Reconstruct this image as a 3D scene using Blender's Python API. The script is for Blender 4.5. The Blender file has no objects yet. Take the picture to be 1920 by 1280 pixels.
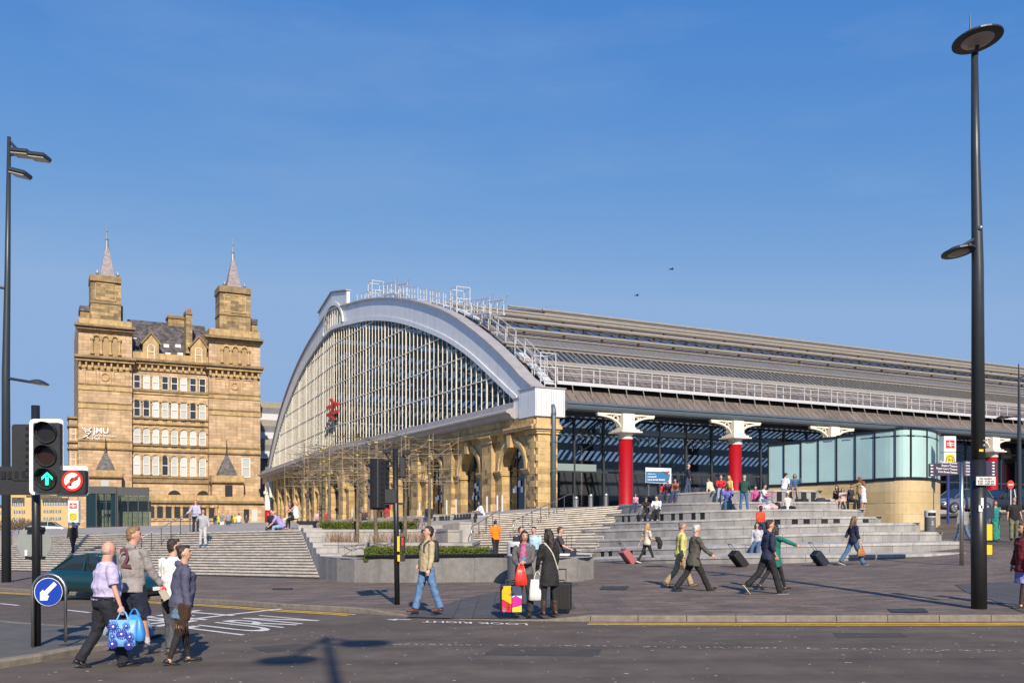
import bpy, math, random
from mathutils import Vector, Matrix, noise
from mathutils.geometry import delaunay_2d_cdt
random.seed(7)
R = math.radians
scene = bpy.context.scene
COL = scene.collection
# ------------------------------------------------------------ camera, sky, sun, exposure
F, HOR, CZ = 1740.0, 975.0, 1.95          # focal length in photo pixels, horizon row, eye height
cam = bpy.data.objects.new('camera', bpy.data.cameras.new('camera')); COL.objects.link(cam)
cam.data.sensor_width = 36; cam.data.lens = F / 1920 * 36
cam.data.shift_y = (HOR - 640) / 1920
cam.data.clip_start = .1; cam.data.clip_end = 3000
cam.location = (0, 0, CZ); cam.rotation_euler = (R(90), 0, 0)
scene.camera = cam
SUN_EL = R(33); TO_SUN = Vector((.22 * math.cos(SUN_EL), -.975 * math.cos(SUN_EL), math.sin(SUN_EL))).normalized()
w = bpy.data.worlds.new('World'); scene.world = w; w.use_nodes = True
nt = w.node_tree; bg = nt.nodes['Background']
sky = nt.nodes.new('ShaderNodeTexSky'); sky.sky_type = 'NISHITA'; sky.sun_disc = False
sky.sun_elevation = SUN_EL; sky.sun_rotation = math.atan2(TO_SUN.x, TO_SUN.y)
sky.air_density = .7; sky.dust_density = 0; sky.ozone_density = 6; sky.altitude = 50
sc_ = nt.nodes.new('ShaderNodeSeparateColor'); cc_ = nt.nodes.new('ShaderNodeCombineColor'); nt.links.new(sky.outputs[0], sc_.inputs[0])
for i_, (pw_, mul_, top_) in enumerate(((1.45, 1.12, 1.85), (.70, 1.40, 2.92), (.19, 3.40, 4.75))):    # clear-day blue: one tone curve per channel over the whole sky
    prev_ = sc_.outputs[i_]
    for op_, val_ in (('POWER', pw_), ('MULTIPLY', mul_), ('MINIMUM', top_)):
        nd_ = nt.nodes.new('ShaderNodeMath'); nd_.operation = op_; nt.links.new(prev_, nd_.inputs[0]); nd_.inputs[1].default_value = val_; prev_ = nd_.outputs[0]
    nt.links.new(prev_, cc_.inputs[i_])
tc_ = nt.nodes.new('ShaderNodeTexCoord'); mp_ = nt.nodes.new('ShaderNodeMapping'); mp_.inputs['Scale'].default_value = (1.2, 1.2, 5); mp_.inputs['Rotation'].default_value = (.15, .1, .4)
nz_ = nt.nodes.new('ShaderNodeTexNoise'); nz_.inputs['Scale'].default_value = 2.2; nz_.inputs['Detail'].default_value = 7; nz_.inputs['Roughness'].default_value = .6
nt.links.new(tc_.outputs['Generated'], mp_.inputs[0]); nt.links.new(mp_.outputs[0], nz_.inputs['Vector'])
rg_ = nt.nodes.new('ShaderNodeMapRange'); rg_.inputs[1].default_value = .5; rg_.inputs[2].default_value = .85; rg_.inputs[3].default_value = 0; rg_.inputs[4].default_value = .22; nt.links.new(nz_.outputs[0], rg_.inputs[0])
mxs_ = nt.nodes.new('ShaderNodeMix'); mxs_.data_type = 'RGBA'; nt.links.new(rg_.outputs[0], mxs_.inputs[0]); nt.links.new(cc_.outputs[0], mxs_.inputs[6]); mxs_.inputs[7].default_value = (2.6, 3.4, 4.6, 1)    # faint high veil
nt.links.new(mxs_.outputs[2], bg.inputs[0]); bg.inputs[1].default_value = .095
sl = bpy.data.lights.new('sun', 'SUN'); sl.energy = 4.0; sl.angle = R(.53); sl.color = (1, .885, .73)
so = bpy.data.objects.new('sun', sl); COL.objects.link(so); so.location = (20, -60, 60)
so.rotation_euler = (-TO_SUN).to_track_quat('-Z', 'Y').to_euler()
vs = scene.view_settings; vs.view_transform = 'Standard'; vs.look = 'None'; vs.exposure = .65; vs.gamma = 1
scene.cycles.max_bounces = 8; scene.cycles.transparent_max_bounces = 24; scene.cycles.caustics_reflective = False; scene.cycles.caustics_refractive = False
scene.cycles.use_denoising = True

# ------------------------------------------------------------ materials
MATS = {}
def mat(name, col, rough=.7, metal=0., var=0., vs=3., bump=0., bs=20., spec=.5, emit=0., col2=None, brick=None, coat=0., streak=0., svec=(1.2, 1.2, .12)):
    """plain procedural surface: base colour with noise variation, optional masonry joints and bump"""
    if name in MATS: return MATS[name]
    m = bpy.data.materials.new(name); m.use_nodes = True; MATS[name] = m
    n, l = m.node_tree.nodes, m.node_tree.links; b = n['Principled BSDF']
    c = (*col, 1)
    b.inputs['Base Color'].default_value = c; b.inputs['Roughness'].default_value = rough
    b.inputs['Metallic'].default_value = metal; b.inputs['Specular IOR Level'].default_value = spec
    b.inputs['Coat Weight'].default_value = coat
    if emit: b.inputs['Emission Color'].default_value = c; b.inputs['Emission Strength'].default_value = emit
    if not (var or bump or brick or streak): return m
    tc = n.new('ShaderNodeTexCoord'); P_ = tc.outputs['Object']
    out = None; height = None
    if brick:
        bw, bh, off, cvar, swz, mortar = brick
        mp = n.new('ShaderNodeVectorMath'); mp.operation = 'MULTIPLY'; mp.inputs[1].default_value = (1, 1, 1)
        src = P_
        if swz:   # swizzle so brick rows run along z
            sx = n.new('ShaderNodeSeparateXYZ'); l.new(P_, sx.inputs[0]); cx = n.new('ShaderNodeCombineXYZ')
            if swz == 'xz': l.new(sx.outputs[0], cx.inputs[0])
            elif swz == 'yz': l.new(sx.outputs[1], cx.inputs[0])
            else:
                ad = n.new('ShaderNodeMath'); l.new(sx.outputs[0], ad.inputs[0]); l.new(sx.outputs[1], ad.inputs[1]); l.new(ad.outputs[0], cx.inputs[0])
            l.new(sx.outputs[2], cx.inputs[1]); src = cx.outputs[0]
        bt = n.new('ShaderNodeTexBrick'); l.new(src, bt.inputs['Vector'])
        bt.inputs['Scale'].default_value = 1; bt.inputs['Brick Width'].default_value = bw; bt.inputs['Row Height'].default_value = bh
        bt.inputs['Mortar Size'].default_value = mortar; bt.inputs['Mortar Smooth'].default_value = .3; bt.offset = off; bt.inputs['Bias'].default_value = 0
        bt.inputs['Color1'].default_value = tuple(min(1, x * (1 + cvar)) for x in col) + (1,)
        bt.inputs['Color2'].default_value = tuple(x * (1 - cvar) for x in (col2 or col)) + (1,)
        bt.inputs['Mortar'].default_value = tuple(x * .6 for x in col) + (1,)
        out = bt.outputs['Color']; height = bt.outputs['Fac']
    if var:
        nz = n.new('ShaderNodeTexNoise'); nz.inputs['Scale'].default_value = vs; nz.inputs['Detail'].default_value = 6; nz.inputs['Roughness'].default_value = .65
        l.new(P_, nz.inputs['Vector'])
        rp = n.new('ShaderNodeMapRange'); rp.inputs[1].default_value = .3; rp.inputs[2].default_value = .7
        rp.inputs[3].default_value = 1 - var; rp.inputs[4].default_value = 1 + var; l.new(nz.outputs[0], rp.inputs[0])
        mx = n.new('ShaderNodeMix'); mx.data_type = 'RGBA'; mx.blend_type = 'MULTIPLY'; mx.inputs[0].default_value = 1
        if out: l.new(out, mx.inputs[6])
        else: mx.inputs[6].default_value = c
        l.new(rp.outputs[0], mx.inputs[7]); out = mx.outputs[2]
        if col2 and not brick:
            n2 = n.new('ShaderNodeTexNoise'); n2.inputs['Scale'].default_value = vs * .37; n2.inputs['Detail'].default_value = 4; l.new(P_, n2.inputs['Vector'])
            r2 = n.new('ShaderNodeMapRange'); r2.inputs[1].default_value = .42; r2.inputs[2].default_value = .6; l.new(n2.outputs[0], r2.inputs[0])
            m2 = n.new('ShaderNodeMix'); m2.data_type = 'RGBA'; l.new(r2.outputs[0], m2.inputs[0]); l.new(out, m2.inputs[6]); m2.inputs[7].default_value = (*col2, 1); out = m2.outputs[2]
    if streak:   # vertical weather streaks
        sv = n.new('ShaderNodeVectorMath'); sv.operation = 'MULTIPLY'; sv.inputs[1].default_value = svec; l.new(P_, sv.inputs[0])
        n3 = n.new('ShaderNodeTexNoise'); n3.inputs['Scale'].default_value = 1.6; n3.inputs['Detail'].default_value = 8; l.new(sv.outputs[0], n3.inputs['Vector'])
        r3 = n.new('ShaderNodeMapRange'); r3.inputs[1].default_value = .45; r3.inputs[2].default_value = .72; r3.inputs[3].default_value = 1; r3.inputs[4].default_value = 1 - streak; l.new(n3.outputs[0], r3.inputs[0])
        m3 = n.new('ShaderNodeMix'); m3.data_type = 'RGBA'; m3.blend_type = 'MULTIPLY'; m3.inputs[0].default_value = 1
        if out: l.new(out, m3.inputs[6])
        else: m3.inputs[6].default_value = c
        l.new(r3.outputs[0], m3.inputs[7]); out = m3.outputs[2]
    if out: l.new(out, b.inputs['Base Color'])
    if bump:
        bn = n.new('ShaderNodeTexNoise'); bn.inputs['Scale'].default_value = bs; bn.inputs['Detail'].default_value = 5; l.new(P_, bn.inputs['Vector'])
        bp = n.new('ShaderNodeBump'); bp.inputs['Strength'].default_value = bump; bp.inputs['Distance'].default_value = .03; l.new(bn.outputs[0], bp.inputs['Height']); last = bp
        if height:
            b2 = n.new('ShaderNodeBump'); b2.invert = True; b2.inputs['Strength'].default_value = .6; b2.inputs['Distance'].default_value = .02
            l.new(height, b2.inputs['Height']); l.new(bp.outputs[0], b2.inputs['Normal']); last = b2
        l.new(last.outputs[0], b.inputs['Normal'])
    return m
def glass(name, tint, trans, rough=.02, body=None, refl=1.):
    """window glass: clear share + mirror share by fresnel, over an optional body colour"""
    if name in MATS: return MATS[name]
    m = bpy.data.materials.new(name); m.use_nodes = True; MATS[name] = m
    n, l = m.node_tree.nodes, m.node_tree.links; n.remove(n['Principled BSDF'])
    tr = n.new('ShaderNodeBsdfTransparent'); tr.inputs[0].default_value = (*tint, 1)
    gl = n.new('ShaderNodeBsdfGlossy'); gl.inputs['Roughness'].default_value = rough; gl.inputs[0].default_value = (.9 * refl, .95 * refl, refl, 1)
    fr = n.new('ShaderNodeFresnel'); ge = n.new('ShaderNodeNewGeometry'); ri = n.new('ShaderNodeMapRange'); ri.inputs[3].default_value = 1.5; ri.inputs[4].default_value = 1 / 1.5; l.new(ge.outputs['Backfacing'], ri.inputs[0]); l.new(ri.outputs[0], fr.inputs[0])    # same mirror share from both sides of a pane
    base = tr.outputs[0]
    if body:
        df = n.new('ShaderNodeBsdfDiffuse'); df.inputs[0].default_value = (*body, 1)
        m0 = n.new('ShaderNodeMixShader'); m0.inputs[0].default_value = trans; l.new(df.outputs[0], m0.inputs[1]); l.new(base, m0.inputs[2]); base = m0.outputs[0]
    mx = n.new('ShaderNodeMixShader'); l.new(fr.outputs[0], mx.inputs[0]); l.new(base, mx.inputs[1]); l.new(gl.outputs[0], mx.inputs[2])
    l.new(mx.outputs[0], n['Material Output'].inputs[0])
    return m

# ------------------------------------------------------------ mesh helpers
V = Vector
class MB:
    def __init__(s): s.v = []; s.f = []
    def add(s, vs, fs):
        o = len(s.v); s.v += [tuple(v) for v in vs]; s.f += [[i + o for i in f] for f in fs]; return s
    def box(s, c, d, ax=None):
        c = V(c); a = [V(x) for x in ax] if ax else [V((1, 0, 0)), V((0, 1, 0)), V((0, 0, 1))]
        p = [c + a[0] * d[0] * i / 2 + a[1] * d[1] * j / 2 + a[2] * d[2] * k / 2 for k in (-1, 1) for j in (-1, 1) for i in (-1, 1)]
        return s.add(p, [(0, 2, 3, 1), (4, 5, 7, 6), (0, 1, 5, 4), (2, 6, 7, 3), (0, 4, 6, 2), (1, 3, 7, 5)])
    def b2(s, lo, hi):
        return s.box([(a + b) / 2 for a, b in zip(lo, hi)], [abs(b - a) for a, b in zip(lo, hi)])
    def bar(s, a, b, w, h=None, up=(0, 0, 1)):
        a, b = V(a), V(b); d = b - a; L = d.length
        if L < 1e-6: return s
        d /= L; up = V(up)
        if abs(d.dot(up)) > .98: up = V((1, 0, 0)) if abs(d.x) < .9 else V((0, 1, 0))
        r = d.cross(up).normalized(); u = r.cross(d)
        return s.box((a + b) / 2, (w, L, h or w), (r, d, u))
    def tube(s, pts, r, n=8, cap=True):
        pts = [V(p) for p in pts]; m = len(pts); rr = r if isinstance(r, (list, tuple)) else [r] * m
        rings = []; ref = None
        for i, p in enumerate(pts):
            d = (pts[min(i + 1, m - 1)] - pts[max(i - 1, 0)]).normalized()
            if ref is None: ref = V((1, 0, 0)) if abs(d.x) < .8 else V((0, 1, 0))
            x = (ref - d * ref.dot(d)).normalized(); ref = x; y = d.cross(x)
            rings.append([p + (x * math.cos(2 * math.pi * k / n) + y * math.sin(2 * math.pi * k / n)) * rr[i] for k in range(n)])
        return s.loft(rings, cap=cap)
    def loft(s, rings, closed=True, cap=True):
        n = len(rings[0]); vs = [v for r in rings for v in r]; fs = []
        for i in range(len(rings) - 1):
            for k in range(n if closed else n - 1):
                a, b = i * n + k, i * n + (k + 1) % n; fs.append((a, b, b + n, a + n))
        if cap and closed: fs += [tuple(range(n - 1, -1, -1)), tuple(range((len(rings) - 1) * n, len(rings) * n))]
        return s.add(vs, fs)
    def lathe(s, c, prof, n=16, cap=True):
        c = V(c)
        return s.loft([[c + V((r * math.cos(2 * math.pi * k / n), r * math.sin(2 * math.pi * k / n), z)) for k in range(n)] for r, z in prof], cap=cap)
    def prism(s, poly, ext):
        e = V(ext); p = [V(q) for q in poly]; n = len(p)
        return s.add(p + [q + e for q in p], [tuple(range(n - 1, -1, -1)), tuple(range(n, 2 * n))] + [(i, (i + 1) % n, (i + 1) % n + n, i + n) for i in range(n)])
    def quad(s, a, b, c, d): return s.add([a, b, c, d], [(0, 1, 2, 3)])
    def ball(s, c, r, ax=None, nu=10, nv=7):
        c = V(c); r = r if isinstance(r, (tuple, list)) else (r, r, r); a = [V(x) for x in ax] if ax else [V((1, 0, 0)), V((0, 1, 0)), V((0, 0, 1))]
        rings = []
        for j in range(1, nv):
            t = math.pi * j / nv
            rings.append([c + a[0] * r[0] * math.sin(t) * math.cos(2 * math.pi * k / nu) + a[1] * r[1] * math.sin(t) * math.sin(2 * math.pi * k / nu) - a[2] * r[2] * math.cos(t) for k in range(nu)])
        return s.loft(rings)
    def mesh(s, name):
        me = bpy.data.meshes.new(name); me.from_pydata(s.v, [], s.f); me.update(); return me
    def obj(s, name, m, parent=None, world=False, smooth=False, bevel=0, fix=True):
        me = s.mesh(name)
        if fix and len(s.f) < 60000:
            import bmesh
            bm = bmesh.new(); bm.from_mesh(me); bmesh.ops.recalc_face_normals(bm, faces=bm.faces); bm.to_mesh(me); bm.free()
        return put(name, me, m, parent, world, smooth, bevel)
def put(name, me, m, parent=None, world=False, smooth=False, bevel=0):
    o = bpy.data.objects.new(name, me); COL.objects.link(o)
    if m and not me.materials: me.materials.append(m)
    if smooth: me.polygons.foreach_set('use_smooth', [True] * len(me.polygons))
    if bevel:
        b = o.modifiers.new('bevel', 'BEVEL'); b.width = bevel; b.segments = 1; b.limit_method = 'ANGLE'
    if parent:
        o.parent = parent
        if world: o.matrix_parent_inverse = MW(parent).inverted()
    return o
def MW(o):
    m = Matrix.LocRotScale(o.location, o.rotation_euler, o.scale)
    return m if not o.parent else MW(o.parent) @ o.matrix_parent_inverse @ m
def thing(name, label, cat, loc=(0, 0, 0), rz=0, group=None):
    o = bpy.data.objects.new(name, None); COL.objects.link(o); o.empty_display_size = .3
    o.location = loc; o.rotation_euler = (0, 0, rz); tag(o, label, cat, group); return o
def tag(o, label=None, cat=None, group=None, kind=None):
    if label: o['label'] = label
    if cat: o['category'] = cat
    if group: o['group'] = group
    if kind: o['kind'] = kind
    return o
def copy_tree(o, parent=None):
    c = o.copy(); COL.objects.link(c); c.parent = parent
    for ch in list(o.children): copy_tree(ch, c)
    return c
def struct(name, mb, m, **k): return tag(mb.obj(name, m, **k), kind='structure')

# ------------------------------------------------------------ where things stand
def sm(a, b, x): x = max(0, min(1, (x - a) / (b - a))); return x * x * (3 - 2 * x)
def lerp(a, b, t): return a + (b - a) * t
def clamp(x, a, b): return max(a, min(b, x))
def gz(x, y):
    """pavement level: the street climbs to the right and behind the round steps"""
    s = clamp((y - 10) / 16, .15, 1)
    return .07 + .035 * clamp(x, -45, 40) * s + .045 * clamp(y - 31, 0, 28) * clamp((x - 10) / 8, 0, 1)
def P(px, py, Y): return V(((px - 960) / F * Y, Y, CZ - (py - HOR) / F * Y))
def G(px, py, dz=0.):
    """ground point seen at a place in the photograph"""
    lo, hi = 4., 140.
    for _ in range(50):
        m = (lo + hi) / 2; p = P(px, py, m)
        if p.z > gz(p.x, p.y) + dz: lo = m
        else: hi = m
    return P(px, py, lo)
def GX(px, Y, dz=0.):
    x = (px - 960) / F * Y; return V((x, Y, gz(x, Y) + dz))
ROAD = -.1

# ------------------------------------------------------------ lettering (flat meshes made once)
def text_geo(s, bold=True):
    c = bpy.data.curves.new('t', 'FONT'); c.body = s; c.size = 1; c.resolution_u = 3
    if bold: c.offset = .018
    o = bpy.data.objects.new('t', c); COL.objects.link(o); dg = bpy.context.evaluated_depsgraph_get()
    me = bpy.data.meshes.new_from_object(o.evaluated_get(dg))
    vs = [v.co.copy() for v in me.vertices]; fs = [tuple(p.vertices) for p in me.polygons]
    bpy.data.objects.remove(o); bpy.data.curves.remove(c); bpy.data.meshes.remove(me)
    x0 = min(v.x for v in vs); x1 = max(v.x for v in vs)
    return [(v.x - x0, v.y) for v in vs], fs, x1 - x0
TXT = {}
for s_ in ['JMU', 'North Western', 'Hall', 'Welcome to', 'Liverpool', 'Lime Street Station', 'Cultural Quarter', 'Empire Theatre', 'Royal Court Theatre', 'China Town',
           'Hope Street', 'Cathedrals', 'Philharmonic', 'University', 'No loading', '8.30 - 9.30 am', '4.30 - 6.00 pm', 'TURN', 'LEFT', 'LOOK RIGHT', '2', 'Network Rail']:
    TXT[s_] = text_geo(s_, s_ not in ('TURN', 'LEFT', 'North Western', 'Hall'))
def text_on(name, s, m, parent, org, right, up, h, align=0, fit=None, world=False, depth=0):
    vs, fs, wd = TXT[s]; right, up, org = V(right).normalized(), V(up).normalized(), V(org); k = h / .72; kx = fit / wd if fit else k
    x0 = -align * wd * kx
    b = MB().add([org + right * (x0 + x * kx) + up * y * k for x, y in vs], fs)
    if depth:
        nrm = right.cross(up); n = len(b.v); vs2 = [V(v) - nrm * depth for v in b.v]
        b.v += [tuple(v) for v in vs2]; edges = {}
        for f in list(b.f):
            for i in range(len(f)):
                e = (f[i], f[(i + 1) % len(f)]); edges[e] = 1
        for (a, c) in list(edges):
            if (c, a) not in edges: b.f.append([c, a, a + n, c + n])
    return b.obj(name, m, parent, world=world, fix=False)
# ============================================================ ground, road, pavement
M_ASPH = mat('asphalt', (.114, .088, .068), .85, var=.26, vs=1.3, bump=.6, bs=60, streak=.38, svec=(.05, .75, 1))
M_PAVE = mat('paving_setts', (.175, .126, .095), .8, var=.22, vs=.9, bump=.25, bs=30, brick=(.62, .21, .5, .17, None, .012), col2=(.125, .10, .082), streak=.25, svec=(.5, .8, 1))
M_KERB = mat('kerb_granite', (.205, .175, .14), .85, var=.25, vs=6, bump=.4, bs=40)
M_PADG = mat('grey_crossing_setts', (.075, .07, .07), .8, var=.2, vs=4, bump=.4, bs=30, brick=(.4, .4, 0, .08, None, .012))
M_WPAINT = mat('white_road_paint', (.62, .6, .57), .7, var=.22, vs=7, bump=.2)
M_YPAINT = mat('yellow_road_paint', (.74, .45, .06), .7, var=.25, vs=7)
M_GRAN = mat('pale_granite', (.37, .35, .335), .7, var=.13, vs=5, bump=.15, bs=60, streak=.28)
M_GRAN2 = mat('grey_granite', (.235, .222, .21), .7, var=.18, vs=5, bump=.15, bs=60, streak=.3)
M_STEP = mat('step_granite', (.56, .51, .445), .75, var=.2, vs=3, bump=.2, bs=40, streak=.3)
M_RISER = mat('step_riser_granite', (.50, .455, .395), .8, var=.3, vs=3, bump=.2, bs=40)
M_SLOT = mat('black_vent', (.012, .012, .013), .35)
M_STEEL = mat('brushed_steel', (.55, .54, .52), .32, metal=1, var=.1, vs=10)
M_DGREY = mat('dark_grey_paint', (.055, .06, .07), .45, var=.08, vs=4)
M_BLACK = mat('black_paint', (.014, .014, .016), .4, var=.15, vs=5)
M_WHITE = mat('white_paint', (.78, .78, .78), .5, var=.04, vs=4)

def axis(lo, hi, fine_lo, fine_hi, st):
    a = [lo, lo * .6 + fine_lo * .4, lo * .25 + fine_lo * .75]; x = fine_lo
    while x <= fine_hi: a.append(x); x += st
    return a + [fine_hi * .75 + hi * .25, fine_hi * .4 + hi * .6, hi]
def sheet(fn, xs, ys):
    vs = [(x, y, fn(x, y)) for y in ys for x in xs]; n = len(xs)
    return MB().add(vs, [(j * n + i, j * n + i + 1, (j + 1) * n + i + 1, (j + 1) * n + i) for j in range(len(ys) - 1) for i in range(n - 1)])
ground = struct('road', sheet(lambda x, y: gz(x, y) + ROAD, axis(-1500, 1500, -48, 44, 2), axis(-200, 2400, -10, 62, 1)), M_ASPH, fix=False)

kp = [(-420, 1068), (-150, 1094), (0, 1107), (150, 1116), (369, 1130), (523, 1140), (661, 1148), (743, 1154), (800, 1158), (900, 1161.5), (1040, 1164), (1300, 1165), (1600, 1165), (1920, 1164), (2300, 1160), (2900, 1150)]
KERB = [G(a, b, ROAD) for a, b in kp]
def spline(pts, n):
    out = []; m = len(pts)
    for i in range(m - 1):
        p0, p1, p2, p3 = pts[max(i - 1, 0)], pts[i], pts[i + 1], pts[min(i + 2, m - 1)]
        for k in range(n):
            t = k / n
            out.append(.5 * ((2 * p1) + (p2 - p0) * t + (2 * p0 - 5 * p1 + 4 * p2 - p3) * t * t + (3 * p1 - p0 - 3 * p2 + p3) * t ** 3))
    return out + [pts[-1]]
def resample(pts, step=None, n=None):
    L = [0]
    for a, b in zip(pts, pts[1:]): L.append(L[-1] + (b - a).length)
    n = n or max(1, round(L[-1] / step)); out = []; j = 0
    for i in range(n + 1):
        s = L[-1] * i / n
        while j < len(L) - 2 and L[j + 1] < s: j += 1
        d = L[j + 1] - L[j]; out.append(pts[j].lerp(pts[j + 1], (s - L[j]) / d if d else 0))
    return out
kerb = resample(spline(KERB, 6), .915)
def px_of(p): return 960 + F * p.x / p.y
def kerb_up(p):           # kerb upstand; flush at the crossing
    x = px_of(p); return .012 + .1 * (1 - sm(665, 770, x) * (1 - sm(1000, 1090, x)))
def back(p, d, i, path):  # step d metres from the kerb towards the station
    a, b = path[max(i - 1, 0)], path[min(i + 1, len(path) - 1)]; t = (b - a); t.z = 0; t.normalize(); return V((p.x - t.y * d, p.y + t.x * d, 0))
rows = []
offs = [.16, .6, 1.3] + [2.5 + 1.5 * k for k in range(40)]
for d in offs:
    r = []
    for i, p in enumerate(kerb):
        q = back(p, d, i, kerb) if d < 2 else V((p.x + (back(p, 1.3, i, kerb) - p).x, p.y + d, 0))
        up = lerp(ROAD + kerb_up(p), 0, sm(.1, 2.2, d)) if d < 2.5 else 0
        q.z = gz(q.x, q.y) + up; r.append(q)
    rows.append(r)
n = len(kerb)
pav = struct('pavement', MB().add([v for r in rows for v in r], [(j * n + i, j * n + i + 1, (j + 1) * n + i + 1, (j + 1) * n + i) for j in range(len(rows) - 1) for i in range(n - 1)]), M_PAVE, fix=False)
for i in range(n - 1):
    a, b = kerb[i], kerb[i + 1]
    if not -40 < a.x < 30: continue
    g = .006; d = (b - a).normalized() * g; a2, b2 = a + d, b - d
    A, B = back(a2, .16, i, kerb), back(b2, .16, i, kerb)
    za, zb = gz(a.x, a.y) + ROAD + kerb_up(a) + .003, gz(b.x, b.y) + ROAD + kerb_up(b) + .003
    o = MB().loft([[V((a2.x, a2.y, za - .25)), V((a2.x, a2.y, za - .012)), V((*a2.lerp(A, .08).xy, za)), V((A.x, A.y, za)), V((A.x, A.y, za - .25))],
                   [V((b2.x, b2.y, zb - .25)), V((b2.x, b2.y, zb - .012)), V((*b2.lerp(B, .08).xy, zb)), V((B.x, B.y, zb)), V((B.x, B.y, zb - .25))]]).obj('kerb_stone', M_KERB, pav)

# ------------------------------------------------------------ painted markings
def strip(name, pts, w, m, dz=.006, level=ROAD):
    pts = resample([V((p.x, p.y, 0)) for p in pts], .5); L, Rr = [], []
    for i, p in enumerate(pts):
        q = back(p, w / 2, i, pts); s = back(p, -w / 2, i, pts)
        L.append(V((q.x, q.y, gz(q.x, q.y) + level + dz))); Rr.append(V((s.x, s.y, gz(s.x, s.y) + level + dz)))
    return struct(name, MB().loft([L, Rr], closed=False), m, fix=False)
for off in (-.28, -.50):
    path = [back(p, off, i, kerb) for i, p in enumerate(kerb)]
    strip('yellow_line', [q for q, p in zip(path, kerb) if px_of(p) < 705 and p.x > -45], .1, M_YPAINT)
    strip('yellow_line', [q for q, p in zip(path, kerb) if px_of(p) > 1045 and p.x < 25], .1, M_YPAINT)
for pts in ([(0, 1131), (35, 1134.5)], [(124, 1143), (168, 1148)], [(250, 1154), (312, 1160)], [(-150, 1118), (-80, 1124)]):
    strip('white_line', [G(*p, ROAD) for p in pts], .11, M_WPAINT)
strip('stop_line', [G(*p, ROAD) for p in [(125, 1186), (180, 1180), (309, 1166), (378, 1158), (450, 1149.5), (527, 1141)]], .2, M_WPAINT)
def ground_text(s, O, a, b):
    vs, fs, wd = TXT[s]; pts = [O + a * (x / wd) + b * (y / .72) for x, y in vs]
    return struct('road_lettering', MB().add([(p.x, p.y, gz(p.x, p.y) + ROAD + .007) for p in pts], fs), M_WPAINT, fix=False)
O = G(436, 1194, ROAD); a_ = G(600, 1163, ROAD) - O; b_ = G(483, 1152.5, ROAD) - G(600, 1163, ROAD)
ground_text('TURN', O, a_, b_); ground_text('LEFT', O + b_ * 1.22, a_, b_)
O = G(988, 1168.5, ROAD); ground_text('LOOK RIGHT', O, G(792, 1163.5, ROAD) - O, V((.02, -.3, 0)))
p = G(770, 1161.5, ROAD); arrow = MB()
arrow.add([(p.x + x, p.y + y, gz(p.x, p.y) + ROAD + .008) for x, y in [(0, -.05), (-.28, -.05), (-.28, -.16), (-.5, 0), (-.28, .16), (-.28, .05), (0, .05)]], [range(7)])
struct('road_arrow', arrow, M_WPAINT)
wp = MB(); random.seed(3)
for _ in range(650):      # scraps of worn paint, gum and litter on the carriageway
    if random.random() < .3: x = random.uniform(-2, 9); y = lerp(15.0, 13.4, (x + 2) / 11) + random.gauss(0, .035)
    else: x = random.uniform(-9, 10); y = random.uniform(10.5, 17.5)
    s_ = random.uniform(.006, .022); p = V((x, y, gz(x, y) + ROAD + .006)); a = random.random() * 6
    wp.add([p + V((math.cos(a + q * 1.6) * s_ * random.uniform(.6, 2.2), math.sin(a + q * 1.6) * s_, 0)) for q in range(4)], [(0, 1, 2, 3)])
tag(wp.obj('worn_paint_specks', M_WPAINT, fix=False), kind='structure')
wp = MB()
for _ in range(260):
    k_ = random.randrange(len(kerb)); q = kerb[k_]; x = random.uniform(-16, 14); y = random.uniform(19.5, 31)
    s_ = random.uniform(.012, .028); p = V((x, y, gz(x, y) + .006)); a = random.random() * 6
    wp.add([p + V((math.cos(a + q * 1.05) * s_, math.sin(a + q * 1.05) * s_, 0)) for q in range(6)], [range(6)])
tag(wp.obj('chewing_gum_spots', mat('old_gum', (.30, .27, .24), .9), fix=False), kind='structure')
M_PATCH = mat('road_patch', (.060, .052, .046), .9, var=.25, vs=2, bump=.6, bs=60)
rd_z = lambda x, y: gz(x, y) + ROAD
for q in ([(930, 1213), (1130, 1216), (1120, 1230), (905, 1227)], [(1560, 1186), (1690, 1186), (1705, 1194), (1570, 1195)], [(470, 1213), (560, 1206), (600, 1214), (500, 1223)]):
    drape_later = q
    PATCHES.append(q) if 'PATCHES' in globals() else globals().update(PATCHES=[q])
poly = [G(*q) for q in [(760, 1149), (880, 1119), (966, 1102), (1086, 1094), (1058, 1104), (1080, 1139), (1036, 1152.5), (900, 1152)]]
kk = MB().add([(q.x, q.y, gz(q.x, q.y) + .02) for q in poly], [range(len(poly))])
import bmesh
def drape(poly, name, m, dz, fn, cuts=.5):
    """polygon laid on the ground, cut fine enough to follow it"""
    xs = [p.x for p in poly]; ys = [p.y for p in poly]; pts = [V((p.x, p.y)) for p in poly]; k = len(pts); edges = [(i, (i + 1) % k) for i in range(k)]
    def inside(x, y):
        c = False
        for i in range(k):
            a, b = pts[i], pts[(i + 1) % k]
            if (a.y > y) != (b.y > y) and x < (b.x - a.x) * (y - a.y) / (b.y - a.y) + a.x: c = not c
        return c
    y = min(ys)
    while y < max(ys):
        x = min(xs)
        while x < max(xs):
            if inside(x, y): pts.append(V((x, y)))
            x += cuts
        y += cuts
    v, e, f, *_ = delaunay_2d_cdt(pts, edges, [list(range(k))], 1, .001)
    return struct(name, MB().add([(q.x, q.y, fn(q.x, q.y) + dz) for q in v], [tuple(t) for t in f]), m, fix=False)
def pave_z(x, y):
    best = min(range(n), key=lambda i: (kerb[i].x - x) ** 2 + (kerb[i].y - y) ** 2); d = (kerb[best].xy - V((x, y))).length
    return gz(x, y) + lerp(ROAD + kerb_up(kerb[best]), 0, sm(.1, 2.2, d))
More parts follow.
